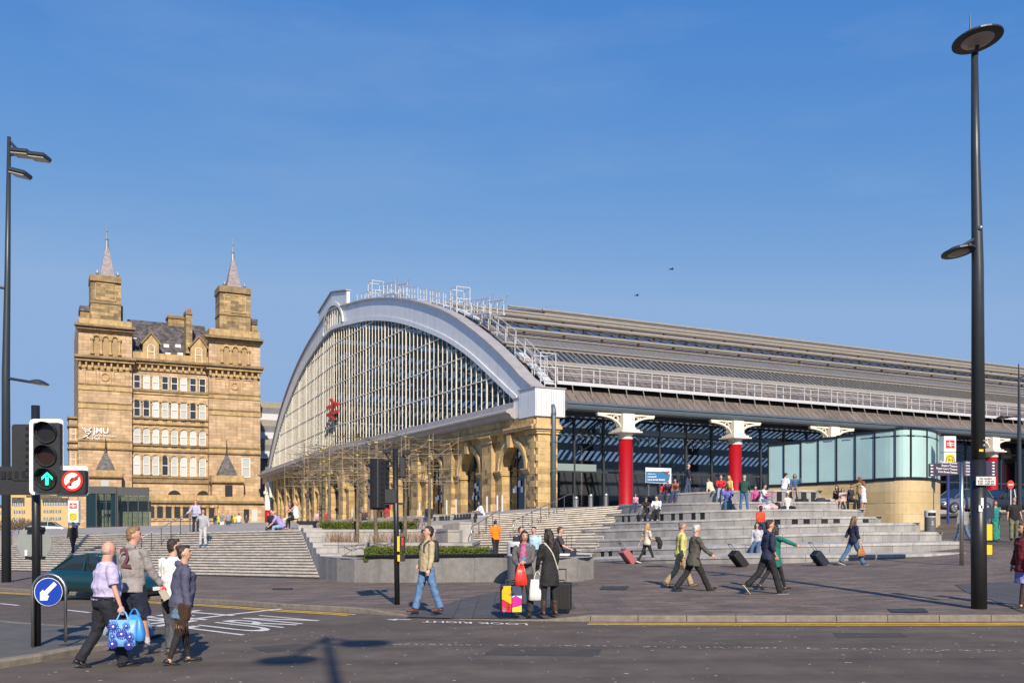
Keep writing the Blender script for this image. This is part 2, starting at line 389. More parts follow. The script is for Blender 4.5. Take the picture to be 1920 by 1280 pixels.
drape(poly, 'crossing_paving', M_PADG, .01, pave_z)
poly = [G(*q) for q in [(1790, 1096), (1840, 1092), (2050, 1090), (2100, 1140), (1960, 1152), (1915, 1148), (1860, 1125), (1812, 1110)]]
drape(poly, 'crossing_paving', M_PADG, .01, pave_z)
for q in PATCHES: drape([G(*z, ROAD) for z in q], 'road_patch', M_PATCH, .004, rd_z)
M_IRON = mat('cast_iron_cover', (.07, .065, .062), .6, metal=.4, var=.3, vs=20, bump=.8, bs=70)
for k, (q, lab) in enumerate([([(1128, 1099), (1180, 1099), (1174, 1105.5), (1124, 1105.5)], 0), ([(1664, 1142), (1732, 1141), (1742, 1149), (1672, 1149.5)], 0), ([(512, 1102), (550, 1102), (548, 1105), (509, 1105)], 0)]):
    drape([G(*z) for z in q], 'access_cover', M_IRON, .014, pave_z)

# the traffic island in the left foreground
isl = [G(*q, ROAD) for q in [(-260, 1290), (0, 1253), (90, 1238), (160, 1224), (225, 1214), (262, 1205), (271, 1197), (262, 1191), (230, 1187), (160, 1184), (90, 1180), (0, 1172), (-260, 1150)]]
ip = resample(spline(isl, 4), .8)
def inset(path, d): return [back(p, d, i, path) for i, p in enumerate(path)]
inn = inset(ip, .17)
island = struct('traffic_island', MB().add([(p.x, p.y, gz(p.x, p.y) + .012) for p in inn], [range(len(inn))]), mat('island_asphalt', (.10, .095, .09), .9, var=.25, vs=2, bump=.5, bs=50), fix=True)
for i in range(len(ip) - 1):
    a, b = ip[i], ip[i + 1]; d = (b - a).normalized() * .006; a2, b2, A, B = a + d, b - d, inn[i], inn[i + 1]
    za, zb = gz(a.x, a.y) + .016, gz(b.x, b.y) + .016
    MB().loft([[V((a2.x, a2.y, za - .2)), V((a2.x, a2.y, za - .03)), V((*a2.lerp(A, .15).xy, za)), V((A.x, A.y, za)), V((A.x, A.y, za - .2))],
               [V((b2.x, b2.y, zb - .2)), V((b2.x, b2.y, zb - .03)), V((*b2.lerp(B, .15).xy, zb)), V((B.x, B.y, zb)), V((B.x, B.y, zb - .2))]]).obj('kerb_stone', M_KERB, island)

# ============================================================ raised forecourt
ZC = 2.75
UA = math.atan2(1740, 3330); U = V((math.cos(UA), math.sin(UA), 0)); W = V((-U.y, U.x, 0))    # station grid: along the side wall / along the front
C0 = V((48 / F * 62, 62, 0)); T1 = 46.7; K0 = C0 + W * T1
W2 = V((-.3846, .923, 0)).normalized()
def grid3(a, b, z): return V((*(C0 + U * a + W * b).xy, z))
stA, stB = P(60, 1004.5, 60), P(562, 993, 41)
sA, sB = P(-60, 1068, 56), P(599, 1084, 33.6)
mA, mB = P(835, 1037, 47), P(1108, 1043, 41.5)          # foot of the middle flight
tA, tB = P(908, 966, 57.5), P(1174, 947.5, 58)          # head of the middle flight
Lz = K0 + W2 * 50
plz = [stA, stB, P(600, 988.5, 42.5), P(830, 984, 45), P(880, 975, 52), tA, tB, grid3(30, -1.5, 2.85), grid3(150, -3, 2.9), grid3(150, 100, 2.9), grid3(20, 90, 2.2), V((*K0.xy, 1.95)), V((*Lz.xy, 1.15)), V((-46, 162, 1.0)), V((-72, 144, .5)), V((-90, 135, .3)), V((-60, 75, .6)), V((*C0.xy, ZC)), grid3(0, 20, 2.4), grid3(40, 40, 2.6)]
hull = [0, 1, 2, 3, 4, 5, 6, 7, 8, 9, 10, 13, 14, 15, 16]
v_, e_, f_, ov, *_ = delaunay_2d_cdt([p.xy for p in plz], [(hull[i], hull[(i + 1) % len(hull)]) for i in range(len(hull))], [hull], 1, .001)
pm = MB().add([(p.x, p.y, plz[o[0]].z) for p, o in zip(v_, ov)], [tuple(t) for t in f_])
for i in range(len(hull)):
    a, b = plz[hull[i]], plz[hull[(i + 1) % len(hull)]]; pm.quad(a, b, b - V((0, 0, 3)), a - V((0, 0, 3)))
struct('forecourt', pm, mat('forecourt_paving', (.32, .29, .26), .8, var=.15, vs=1, brick=(1.2, .6, .5, .08, None, .01)), fix=False)

def flight(name, label, bl, br, tl, tr, n, m, over=.085, group=None, joint=1.5):
    """stair flight: n steps between two edges, each step a stone tread with a recessed riser"""
    t = thing(name, label, 'steps', ((bl + br) / 2)); t.location.z = min(bl.z, br.z)
    for i in range(n):
        f0, f1 = i / n, (i + 1) / n
        a, b = bl.lerp(tl, f0), br.lerp(tr, f0); c, d = bl.lerp(tl, f1), br.lerp(tr, f1)
        fw = V((-(b - a).y, (b - a).x, 0)).normalized()
        za, zb = c.z, d.z; th = .05
        r = MB()
        r.add([V((a.x, a.y, a.z - .3)) + fw * over, V((b.x, b.y, b.z - .3)) + fw * over, V((b.x, b.y, zb - th)) + fw * over, V((a.x, a.y, za - th)) + fw * over], [(0, 1, 2, 3)])
        st = r.obj('riser', M_RISER, t, world=True, fix=False)
        k = max(1, int((b - a).length / joint)); cuts = [0] + sorted(clamp((q + random.uniform(-.3, .3)) / k, .01, .99) for q in range(1, k)) + [1]
        if (i > n * .75): cuts = [0, 1]
        for x0, x1 in zip(cuts, cuts[1:]):
            g = .004 / (b - a).length * 2; x1_ = x1 - g
            A, B, Cc, Dd = a.lerp(b, x0), a.lerp(b, x1_), c.lerp(d, x0) + fw * .1, c.lerp(d, x1_) + fw * .1
            z0, z1 = lerp(za, zb, x0), lerp(za, zb, x1_)
            dz = random.uniform(-.002, .002)
            q = [V((A.x, A.y, z0 + dz)), V((B.x, B.y, z1 + dz)), V((Dd.x, Dd.y, z1 + dz)), V((Cc.x, Cc.y, z0 + dz))]
            MB().prism(q, (0, 0, -th)).obj('tread_stone', m, st, world=True)
    return t
flight('stone_steps', 'wide flight of pale stone steps rising to the old sandstone hotel', sA, sB, stA, stB, 17, M_STEP, joint=2.6)
flight('stone_steps', 'stone steps with two handrails climbing to the corner of the glazed station', mA, mB, tA, tB, 18, M_STEP, over=.09, joint=3.5)

# ------------------------------------------------------------ round stepped seating
tiers = [
 [(1056, 1052, 42.5), (1150, 1046.8, 38.2), (1300, 1043, 35), (1447, 1040, 33.4), (1600, 1040, 33.0), (1720, 1038, 33.2), (1822, 1035, 34.2)],
 [(1040, 1032, 45), (1150, 1028, 41), (1300, 1024, 37.6), (1447, 1021, 35.9), (1640, 1018, 35.2), (1760, 1016, 35.4), (1812, 1015, 36.2)],
 [(1049, 1012, 47.5), (1150, 1010, 43.5), (1300, 1006, 40.2), (1447, 1002, 38.4), (1620, 997.5, 37.5), (1767, 997, 38)],
 [(1090, 994, 48.5), (1150, 992, 46.2), (1300, 988, 42.6), (1447, 984.7, 40.9), (1600, 981, 40), (1725, 979.4, 40)],
 [(1117, 980, 50.5), (1300, 974, 45), (1447, 969, 43.4), (1560, 968, 42.5), (1654, 968, 42.5)],
 [(1143, 964, 53), (1300, 957, 47.6), (1447, 954, 45.9), (1560, 954, 45), (1623, 955, 45)],
 [(1169, 945, 55), (1300, 942, 50), (1447, 940, 48.4), (1540, 940, 47.5), (1595, 940, 47.6)],
 [(1237, 926, 55.6), (1330, 921, 52.6), (1447, 918, 50.9), (1541, 919, 50.4)]]
slots = {1: [(1128, 1200)], 4: [(1440, 1590), (1600, 1640)], 5: [(1165, 1330)], 7: [(1425, 1490), (1510, 1535)], 6: []}
amph = thing('round_seating_steps', 'curved grey granite seating steps in front of the red columns', 'steps', P(1447, 1058, 33.4))
TC = []
for tpts in tiers:
    w_ = [P(*q) for q in tpts]
    w_ = [w_[0] + V((.4, 2.6, 0))] + w_ + [w_[-1] + V((-.25, 1.2, 0)), w_[-1] + V((-1.2, 3.2, 0))]
    TC.append(resample(spline(w_, 8), n=60))
def tier_at(i, px):
    """front edge of tier i at an image column"""
    c = TC[i]; best = min(range(6, 55), key=lambda k: abs(px_of(c[k]) - px)); return c[best]
M_BLOCKS = [mat('granite_block_%s' % nm, c, .75, var=.16, vs=4, bump=.15, bs=60, streak=.25) for nm, c in (('a', (.285, .275, .268)), ('b', (.255, .248, .245)), ('c', (.31, .3, .29)))]
M_COPE = mat('granite_coping', (.40, .38, .36), .75, var=.2, vs=4, bump=.15, bs=60, streak=.3)
for i, c in enumerate(TC):
    def low(q):
        if i == 0: return gz(q.x, q.y) - .15
        pv = TC[i - 1]; return min(pv, key=lambda r: (r.xy - q.xy).length).z - .03
    nxt = TC[i + 1] if i + 1 < len(TC) else [q + V((0, 6, 0)) for q in c]
    MB().loft([c, [V((q.x, q.y + .35, p.z)) for p, q in zip(c, nxt)]], closed=False).obj('tread', M_COPE, amph, world=True, fix=False)
    s = resample(c, .78)
    for j in range(len(s) - 1):
        a, b = s[j], s[j + 1]; dn = (b - a); dn.z = 0; dn.normalize(); inw = V((-dn.y, dn.x, 0)); gp = dn * .005
        if inw.y < -.6: continue
        la, lb = low(a), low(b); ct = .10
        la, lb = min(la, a.z - .3), min(lb, b.z - .3)
        x = px_of((a + b) / 2); sl_ = any(u0 < x < u1 for u0, u1 in slots.get(i, []))
        a0, b0 = a + gp, b - gp
        if j % 2 == 0 or j == len(s) - 2:
            e = s[min(j + 2, len(s) - 1)] - gp
            MB().loft([[a0 - inw * .03, a0 + inw * .4, a0 + inw * .4 - V((0, 0, ct)), a0 - inw * .03 - V((0, 0, ct))], [b0 + gp - inw * .03, b0 + gp + inw * .4, b0 + gp + inw * .4 - V((0, 0, ct)), b0 + gp - inw * .03 - V((0, 0, ct))], [e - inw * .03, e + inw * .4, e + inw * .4 - V((0, 0, ct)), e - inw * .03 - V((0, 0, ct))]]).obj('coping_stone', M_COPE, amph, world=True)
        nsub = 3 if sl_ else 1
        for q in range(nsub):
            p0, p1 = a0.lerp(b0, q / nsub), a0.lerp(b0, (q + .94) / nsub if nsub > 1 else 1)
            dark = sl_ and (j * 3 + q) % 5 in (0, 2)
            dep = .02 if dark else 0
            MB().loft([[V((p0.x, p0.y, la)) + inw * dep, V((p0.x, p0.y, p0.z - ct - .004)) + inw * dep, V((p0.x, p0.y, p0.z - ct - .004)) + inw * .3, V((p0.x, p0.y, la)) + inw * .3],
                       [V((p1.x, p1.y, lb)) + inw * dep, V((p1.x, p1.y, p1.z - ct - .004)) + inw * dep, V((p1.x, p1.y, p1.z - ct - .004)) + inw * .3, V((p1.x, p1.y, lb)) + inw * .3]]
                      ).obj('vent_slot' if dark else 'granite_block', M_SLOT if dark else random.choice(M_BLOCKS), amph, world=True)

# ------------------------------------------------------------ terraced planter between the two flights
planter = thing('terraced_planter', 'stepped granite planter walls with a black slatted bench along the front', 'planter', GX(850, 29.5))
def wall(name, pts, ztop, zbot, th, m, par, cope=.1, mc=None, seg=1.25):
    """low wall along a path built of upright slabs with coping stones"""
    s = resample(spline(pts, 6) if len(pts) > 2 else pts, seg)
    for j in range(len(s) - 1):
        a, b = s[j], s[j + 1]; dn = (b - a); dn.z = 0; dn.normalize(); inw = V((-dn.y, dn.x, 0)); gp = dn * .004
        a0, b0 = a + gp, b - gp
        za, zb = (ztop(a), ztop(b)) if callable(ztop) else (ztop, ztop); ya, yb = (zbot(a), zbot(b)) if callable(zbot) else (zbot, zbot)
        MB().loft([[V((*(p.xy), lo)), V((*(p.xy), hi - cope)), V((*((p + inw * th).xy), hi - cope)), V((*((p + inw * th).xy), lo))] for p, lo, hi in ((a0, ya, za), (b0, yb, zb))]).obj(name, m, par, world=True)
        if cope: MB().loft([[V((*((p - inw * .03).xy), hi - cope + .003)), V((*((p - inw * .03).xy), hi)), V((*((p + inw * (th + .02)).xy), hi)), V((*((p + inw * (th + .02)).xy), hi - cope + .003))] for p, hi in ((a0, za), (b0, zb))]).obj('coping_stone', mc or M_GRAN, par, world=True)
front = [P(597, 1085, 33.8), P(640, 1088, 31.5), P(720, 1090.5, 30.2), P(900, 1090.5, 28.8), P(1040, 1091, 27.6), P(1096, 1090, 27.6), P(1113, 1086, 28.4)]
zt = lambda p: lerp(.66, .84, sm(-7, 2, p.x))
wall('wall_slab', front, zt, lambda p: gz(p.x, p.y) - .2, .5, M_GRAN2, planter, cope=.0, seg=1.1)
tops = [back(q, .0, i, front) for i, q in enumerate(front)]
ins = resample(spline(front, 6), n=24); bk = inset(ins, .55)
MB().loft([[V((p.x, p.y, zt(p) + .002)) for p in ins], [V((p.x, p.y, zt(p) + .002)) for p in bk]], closed=False).obj('wall_top', M_GRAN, planter, world=True, fix=False)
bed = MB().add([P(597, 1044, 34), P(700, 1047.5, 30.6), P(960, 1048.5, 29), P(1100, 1045, 29), P(1090, 1043, 33), P(870, 1040, 37), P(600, 1040, 38)], [range(7)])
bed.v = [(x, y, .6) for x, y, z in bed.v]
bed.obj('planting_soil', mat('soil', (.09, .065, .045), .95, var=.4, vs=6, bump=.8, bs=30), planter, world=True)
sl = [p for p in resample(spline(front, 8), .13) if 672 < px_of(p) < 962]
for i in range(len(sl) - 1):     # black slats of the bench
    d = (sl[i + 1] - sl[i]); d.z = 0; d.normalize(); inw = V((-d.y, d.x, 0)); c = sl[i] + inw * .22; c.z = zt(c) + .085
    MB().box(c, (.085, .56, .06), (d, inw, V((0, 0, 1)))).obj('bench_slat', M_BLACK, planter, world=True)
sb = [p for p in resample(spline(front, 8), .5) if 672 < px_of(p) < 962]
MB().loft([[V((p.x, p.y, zt(p) + h)) + V((0, o, 0)) for o, h in ((-.01, .0), (-.01, .056), (.4, .056), (.4, .0))] for p in sb]).obj('bench_rail', M_BLACK, planter, world=True)
# second and third tier, with returns beside the wide steps
def zpx(py, Y): return CZ - (py - HOR) / F * Y
w2 = [P(605, 1046, 36.2), P(884, 1046, 35.2)]
wall('wall_slab', w2, zpx(1016.5, 36), .3, .3, M_GRAN, planter, cope=.11)
wall('wall_slab', [w2[1], w2[1] + V((.15, 5, 0))], zpx(1016.5, 36), .3, .3, M_GRAN, planter, cope=.11)
w3 = [P(584, 1016, 39.4), P(816, 1016, 39.8)]
wall('wall_slab', w3, zpx(992, 39.6), .5, .3, M_GRAN, planter, cope=.12)
wall('wall_slab', [w3[1], w3[1] + V((.15, 5, 0))], zpx(992, 39.6), .5, .3, M_GRAN, planter, cope=.12)
for y0, y1, x0, x1, z in ((36.4, 39.4, 606, 880, zpx(1020, 36)), (39.7, 45, 588, 812, zpx(995, 39.6))):
    a, b = P(x0, 975, y0), P(x1, 975, y0); MB().add([(a.x, y0, z), (b.x, y0, z), (b.x, y1, z), (a.x, y1, z)], [range(4)]).obj('planting_soil', MATS['soil'], planter, world=True)
# raking side wall that closes the wide flight
s0, s1, th = sB + V((.02, 0, 0)), stB + V((.05, 0, 0)), V((.75, .25, 0))
nseg = 6
for i in range(nseg):
    a, b = s0.lerp(s1, i / nseg), s0.lerp(s1, (i + 1) / nseg - .004); z0 = lerp(.72, 1.62, i / (nseg - 1))
    MB().prism([V((a.x, a.y, -.9)), V((b.x, b.y, -.9)), V((b.x, b.y, z0)), V((a.x, a.y, z0))], th).obj('side_wall_slab', M_GRAN, planter, world=True)
for (x0, x1, y0, y1, Y, m) in ((560, 586, 981, 993, 40.9, M_GRAN), (556, 588, 976, 981, 40.8, M_BLACK)):
    a, b = P(x0, y1, Y), P(x1, y0, Y); MB().b2((a.x, Y, a.z - (.5 if m == M_GRAN else 0)), (b.x, Y + .8, b.z)).obj('end_block' if m == M_GRAN else 'seat_slab', m, planter, world=True)
# low stepped walls left of the middle flight
for x0, x1, y0, y1, Y in ((812, 862, 993, 1012, 46.5), (815, 885, 978, 993, 49.5), (780, 912, 966, 978, 54)):
    a, b = P(x0, y1, Y), P(x1, y0, Y)
    wall('wall_slab', [V((a.x, Y, 0)), V((b.x, Y - .4, 0))], b.z, a.z - .8, .5, M_GRAN2 if Y > 50 else M_GRAN, planter, cope=.1)
a, b = P(775, 979, 53.6), P(895, 968, 53.4)
for i in range(22):
    q = a.lerp(b, i / 22)
    if random.random() < .6: MB().b2((q.x, q.y - .1, q.z - .1), (q.x + .1 + random.random() * .08, q.y, q.z + .22)).obj('vent_slot', M_SLOT, planter, world=True)

# ------------------------------------------------------------ handrails on the steps
def handrail(label, pts, h, r=.025, nposts=6, ends=True):
    t = thing('handrail', label, 'handrail', pts[0])
    up = V((0, 0, h)); rail = [pts[0] + V((0, 0, .15))] if ends else []
    rail += [p + up for p in pts]
    if ends: rail += [pts[-1] + V((0, 0, .15))]
    MB().tube(rail, r, 8).obj('rail', M_STEEL, t, world=True, smooth=True)
    q = resample(pts, n=nposts)
    for p in q[0 if not ends else 1:(len(q) if not ends else -1)]: MB().tube([p - V((0, 0, .1)), p + up], r * .9, 6).obj('post', M_DGREY, t, world=True)
    return t
def on_flight(px, f, bl, br, tl, tr):
    a, b = bl.lerp(tl, f), br.lerp(tr, f); lo, hi = 0., 1.
    for _ in range(40):
        m = (lo + hi) / 2
        if px_of(a.lerp(b, m)) < px: lo = m
        else: hi = m
    return a.lerp(b, lo)
L1 = (sA, sB, stA, stB); L2 = (mA, mB, tA, tB)
handrail('steel handrail up the wide steps beside the glass entrance box', [on_flight(246, .25, *L1), on_flight(352, 1, *L1), on_flight(352, 1, *L1) + V((.5, .5, 0))], .95, nposts=7)
handrail('steel handrail at the far left end of the wide steps', [on_flight(-40, .45, *L1), on_flight(52, 1, *L1)], .95, nposts=5)
handrail('left steel handrail on the steps by the man in orange', [on_flight(884, .18, *L2), on_flight(936, .62, *L2)], .95, nposts=4)
handrail('right steel handrail running up to the glass doors', [on_flight(962, .3, *L2), on_flight(1066, 1, *L2), on_flight(1076, 1, *L2) + V((0, .5, 0))], .95, nposts=7)

# ------------------------------------------------------------ curved glass and stone shelter
M_KST = [mat('cream_sandstone_%s' % k, c, .85, var=.1, vs=3, bump=.2, bs=50) for k, c in (('a', (.56, .43, .235)), ('b', (.53, .40, .21)), ('c', (.585, .455, .26)))]
M_KGL = mat('frosted_turquoise_glass', (.40, .58, .565), .4, var=.06, vs=.8, spec=.4)
M_KFR = mat('black_window_frame', (.012, .014, .017), .35)
kx = [(1441, 53.4), (1470, 52.6), (1502, 51.8), (1534.5, 51.0), (1569, 50.1), (1604, 49.2), (1640.5, 48.2), (1678.5, 47.3), (1707.5, 47.1), (1737.5, 47.7), (1756, 49.2), (1763, 51.2)]
kw = [V(((x - 960) / F * Y, Y, 0)) for x, Y in kx]
ZB, ZG, ZT = 1.1, 4.05, 6.65
def KZ(y, j): f = clamp((y - 47.3) / 6.1, 0, 1) if j < 8 else 0; return 4.05 - .16 * f, 6.65 - .36 * f
kio = thing('curved_glass_shelter', 'curved shelter with turquoise frosted glass panels above cream stone', 'shelter', V((*kw[7].xy, 1.4)))
fine = spline(kw, 4); back_wall = [fine[-1] + V((-1.5, 6, 0)), fine[0] + V((3, 7, 0))]
for j in range(len(kw) - 1):
    ZG, ZT = KZ(kw[j].y, j)
    f4 = fine[j * 4:j * 4 + 5]; d = (f4[-1] - f4[0]).normalized(); inw = V((-d.y, d.x, 0))
    g = d * .035
    fp = [f4[0] + g] + f4[1:4] + [f4[4] - g]
    MB().loft([[V((*p.xy, ZG + .1)), V((*p.xy, ZT - .08)), V((*(p + inw * .05).xy, ZT - .08)), V((*(p + inw * .05).xy, ZG + .1))] for p in fp]).obj('glass_panel', M_KGL, kio, world=True, smooth=False)
    MB().box(V((*(f4[0] + inw * .02).xy, (ZG + ZT) / 2)), (.07, .14, ZT - ZG), (d, inw, V((0, 0, 1)))).obj('mullion', M_KFR, kio, world=True)
    for z, h in ((ZG + .03, .15), (ZT - .02, .13)):
        MB().loft([[V((*(p - inw * .04).xy, z - h / 2)), V((*(p - inw * .04).xy, z + h / 2)), V((*(p + inw * .12).xy, z + h / 2)), V((*(p + inw * .12).xy, z - h / 2))] for p in f4]).obj('frame_rail', M_KFR, kio, world=True)
    for r in range(5):
        h = (ZG - .05 - ZB) / 5; z0 = ZB + r * h; o = .5 if r % 2 else 0
        seg = fine[max(0, j * 4 - (2 if r % 2 else 0)):j * 4 + 5 - (2 if r % 2 and j < len(kw) - 2 else 0)]
        MB().loft([[V((*p.xy, z0 + .003)), V((*p.xy, z0 + h - .003)), V((*(p + inw * .35).xy, z0 + h - .003)), V((*(p + inw * .35).xy, z0 + .003))] for p in [seg[0] + d * .003] + seg[1:-1] + [seg[-1] - d * .003]]).obj('stone_block', random.choice(M_KST), kio, world=True)
ZG, ZT = 4.05, 6.3
cp = [V((*p.xy, ZT - .1)) for p in fine + back_wall]
MB().prism(cp, (0, 0, .08)).obj('roof', M_KFR, kio, world=True)
bwl = [V((*p.xy, ZB)) for p in [fine[-1]] + back_wall + [fine[0]]]
MB().loft([bwl, [p + V((0, 0, ZT - ZB - .1)) for p in bwl]], closed=False).obj('rear_wall', M_KST[0], kio, world=True, fix=False)
# ============================================================ the railway station
M_SAND = mat('buff_sandstone', (.50, .345, .155), .88, var=.3, vs=1.5, bump=.35, bs=25, brick=(1.0, .45, .5, .14, 'yz', .008), col2=(.40, .27, .125), streak=.3)
M_SAND1 = mat('dressed_sandstone', (.53, .375, .18), .88, var=.22, vs=2.5, bump=.3, bs=25, streak=.35)
M_SOOT = mat('sooty_sandstone', (.16, .12, .075), .9, var=.5, vs=3, bump=.4, bs=25, col2=(.42, .3, .15))
M_GREYM = mat('grey_metal_cladding', (.68, .69, .71), .42, metal=.15, var=.06, vs=1.5, streak=.1)
M_GREYD = mat('grey_cornice_paint', (.33, .315, .32), .55, var=.12, vs=1.2, streak=.15)
M_CREAM = mat('cream_glazing_bar', (.74, .69, .59), .5, var=.05, vs=2)
M_GUT = mat('blue_grey_gutter', (.10, .125, .15), .4, metal=.2, var=.1, vs=1)
M_ROOFB = [mat('brown_roof_sheet_%s' % k, c, .6, var=.15, vs=1.2, streak=.15) for k, c in (('a', (.165, .135, .115)), ('b', (.145, .118, .10)), ('c', (.185, .152, .128)))]
M_ROOFG = mat('grey_roof_sheet', (.15, .15, .155), .5, var=.15, vs=1)
M_ROOFU = mat('roof_underlay', (.045, .04, .036), .8)
M_RGL = glass('roof_glazing', (.96, .98, 1), .93, .12, body=(.16, .17, .18), refl=.8)
M_TRIM = mat('beige_roof_trim', (.27, .24, .2), .6, var=.12, vs=2)
M_GLZ = glass('fan_glass', (.5, .57, .62), 1, .06, refl=.3)
M_GLZ2 = glass('hall_glass', (.68, .70, .69), 1, .02)
M_RED = mat('red_column_paint', (.34, .003, .01), .42, var=.06, vs=2)
M_IVORY = mat('ivory_ironwork', (.76, .70, .60), .5, var=.05, vs=3)
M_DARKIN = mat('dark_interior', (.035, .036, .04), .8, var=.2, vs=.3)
M_GALV = mat('galvanised_rail', (.55, .55, .56), .5, metal=.1, var=.05, vs=3)
st = thing('railway_station', 'station hall with huge arched fan window, sandstone arcade and long curved roof', 'station', C0, UA)
a2, b2_ = W2.dot(U), W2.dot(W)
def fp(t, z, off=0.):
    """point on the front: t metres from the corner, z up, off metres out of the wall"""
    if t <= T1: return V((-off, t, z))
    s = t - T1; return V((a2 * s - off * b2_, T1 + b2_ * s + off * a2, z))
def fac(px, py):
    a = (px - 960) / F; t = (a * C0.y - C0.x) / (W.x - a * W.y); Y = C0.y + W.y * t
    if t > T1: s = (a * K0.y - K0.x) / (W2.x - a * W2.y); Y = K0.y + W2.y * s; t = T1 + s
    return t, CZ + (HOR - py) / F * Y
def interp(tab, x):
    if x <= tab[0][0]: return tab[0][1]
    for (a, b), (c, d) in zip(tab, tab[1:]):
        if x <= c: return lerp(b, d, (x - a) / (c - a))
    return tab[-1][1]
TE = 97.0
out_px = [(999, 728.6), (961.5, 686), (924, 649), (877, 611), (830, 583), (760, 563), (700, 562), (652, 573)]
oh = [fac(*p) for p in out_px] + [(48.6, 25.4)]
ih = [(2.75, 10.15), (6.73, 12.4), (11.09, 14.75), (16.47, 17.03), (24.46, 19.6), (31.67, 21.31), (38.62, 22.35), (48.6, 23.2)]
mir = lambda h: h[:-1] + [h[-1]] + [(97.2 - t, z) for t, z in reversed(h[:-1])]
def smooth_tab(h):
    p = spline([V((t, z, 0)) for t, z in h], 6); return [(q.x, q.y) for q in p]
OUT, INN = smooth_tab(mir(oh)), smooth_tab(mir(ih))
outer = lambda t: interp(OUT, t)
inner = lambda t: interp(INN, t)
zb_ = lambda t: lerp(2.72, 1.15, t / 97) - .1
def fbox(t0, t1, z0, z1, o0, o1, mb=None):
    mb = mb or MB(); mb.add([fp(t, z, o) for z in (z0, z1) for t, o in ((t0, o0), (t1, o0), (t1, o1), (t0, o1))], [(0, 1, 2, 3), (4, 5, 6, 7), (0, 1, 5, 4), (1, 2, 6, 5), (2, 3, 7, 6), (3, 0, 4, 7)]); return mb
def floft(ts, prof): return [[fp(t, z, o) for o, z in prof] for t in ts]
# --- arcade: one bay per arch
TB, ZSP, RAD, ZTOP = 7.15, 5.45, 1.72, 8.9
M_DOORF = mat('dark_door_frame', (.03, .034, .045), .4)
M_NOTE = mat('paper_notice', (.72, .76, .78), .7)
for k in range(13):
    tc = 3.55 + TB * k; z0 = zb_(tc) - .4; h0, h1 = tc - TB / 2, min(tc + TB / 2, 92.2)
    if k == 0: h0 = 1.55
    b = MB()
    fbox(h0, tc - RAD, z0, ZTOP, 0, -.95, b); fbox(tc + RAD, h1, z0, ZTOP, 0, -.95, b)
    ang = [math.pi * i / 20 for i in range(21)]
    arc = [(tc - RAD * math.cos(a), ZSP + RAD * math.sin(a)) for a in ang]
    b.loft([[fp(t, z, 0), fp(t, ZTOP, 0), fp(t, ZTOP, -.95), fp(t, z, -.95)] for t, z in arc])
    bay = b.obj('arch_bay', M_SAND, st)
    for r0, r1, o in ((.02, .30, .10), (.30, .52, .17)):
        MB().loft([[fp(tc - (RAD + r0) * math.cos(a), ZSP + (RAD + r0) * math.sin(a), oo) if q == 0 else fp(tc - (RAD + r1) * math.cos(a), ZSP + (RAD + r1) * math.sin(a), oo) for q, oo in ((0, -.02), (0, o), (1, o), (1, -.02))] for a in ang]).obj('arch_moulding', M_SAND1, bay)
    ks = MB(); ks.add([fp(tc + dt, z, o) for o in (-.02, .36) for dt, z in ((-.2, ZSP + RAD - .12), (.2, ZSP + RAD - .12), (.32, ZSP + RAD + .72), (-.32, ZSP + RAD + .72))], [(0, 1, 2, 3), (4, 5, 6, 7), (0, 1, 5, 4), (1, 2, 6, 5), (2, 3, 7, 6), (3, 0, 4, 7)])
    ks.obj('keystone', M_SAND1, bay)
    for sg in (-1, 1):
        e = tc + sg * (RAD + .38); im = MB()
        for zz, hh, pr in ((ZSP - .30, .12, .10), (ZSP - .18, .13, .18), (ZSP - .05, .09, .25)): fbox(e - .45 - pr * .4, e + .45 + pr * .4, zz, zz + hh, -.6, pr, im)
        im.obj('impost', M_SAND1, bay)
    # doors set back in the arch
    df = MB(); zd = zb_(tc)
    for t in (tc - RAD + .06, tc - .6, tc + .6, tc + RAD - .06): fbox(t - .05, t + .05, zd, ZSP + math.sqrt(max(.1, RAD ** 2 - (t - tc) ** 2)), -.72, -.62, df)
    for z in (zd + 2.3, ZSP): fbox(tc - RAD, tc + RAD, z, z + .1, -.72, -.62, df)
    df.obj('door_frame', M_DOORF, bay)
    g = MB(); g.add([fp(tc - RAD, zd, -.68), fp(tc + RAD, zd, -.68)] + [fp(t, z, -.68) for t, z in reversed(arc)], [range(23)])
    g.obj('door_glass', M_GLZ2, bay)
    if k < 5:
        for q in range(7):
            t = tc + random.uniform(-1.5, 1.3); z = zd + random.choice((1.1, 1.35, 1.75, 2.0)); ww = random.choice((.22, .3, .36))
            fbox(t, t + ww, z, z + random.uniform(.3, .5), -.612, -.60).obj('notice', M_NOTE, bay)
for k in range(1, 13):
    t = 3.55 + TB * (k - .5); z0 = zb_(t) - .3
    pl = fbox(t - .78, t + .78, z0, 7.55, 0, .32).obj('pilaster', M_SAND, st)
    fbox(t - .9, t + .9, z0, z0 + .9, 0, .42).obj('plinth', M_SAND1, pl)
    cpb = MB()
    for zz, hh, pr in ((7.55, .14, .40), (7.69, .16, .36), (7.85, .12, .50), (7.97, .10, .58)): fbox(t - .78 - pr * .3, t + .78 + pr * .3, zz, zz + hh, 0, pr, cpb)
    cpb.obj('capital', M_SAND1, pl)
    if k in (1, 2, 3, 5, 8):
        for q in range(9):
            z = 3.0 + random.random() * 4.2; fbox(t - .78 + .26 * random.randrange(6), t - .5 + .26 * random.randrange(6) + .05, z, z + .42, .318, .324).obj('sooty_stone', M_SOOT, pl)
ts1 = [.02, 20, T1]; ts2 = [T1, 60, 80, 92.2]
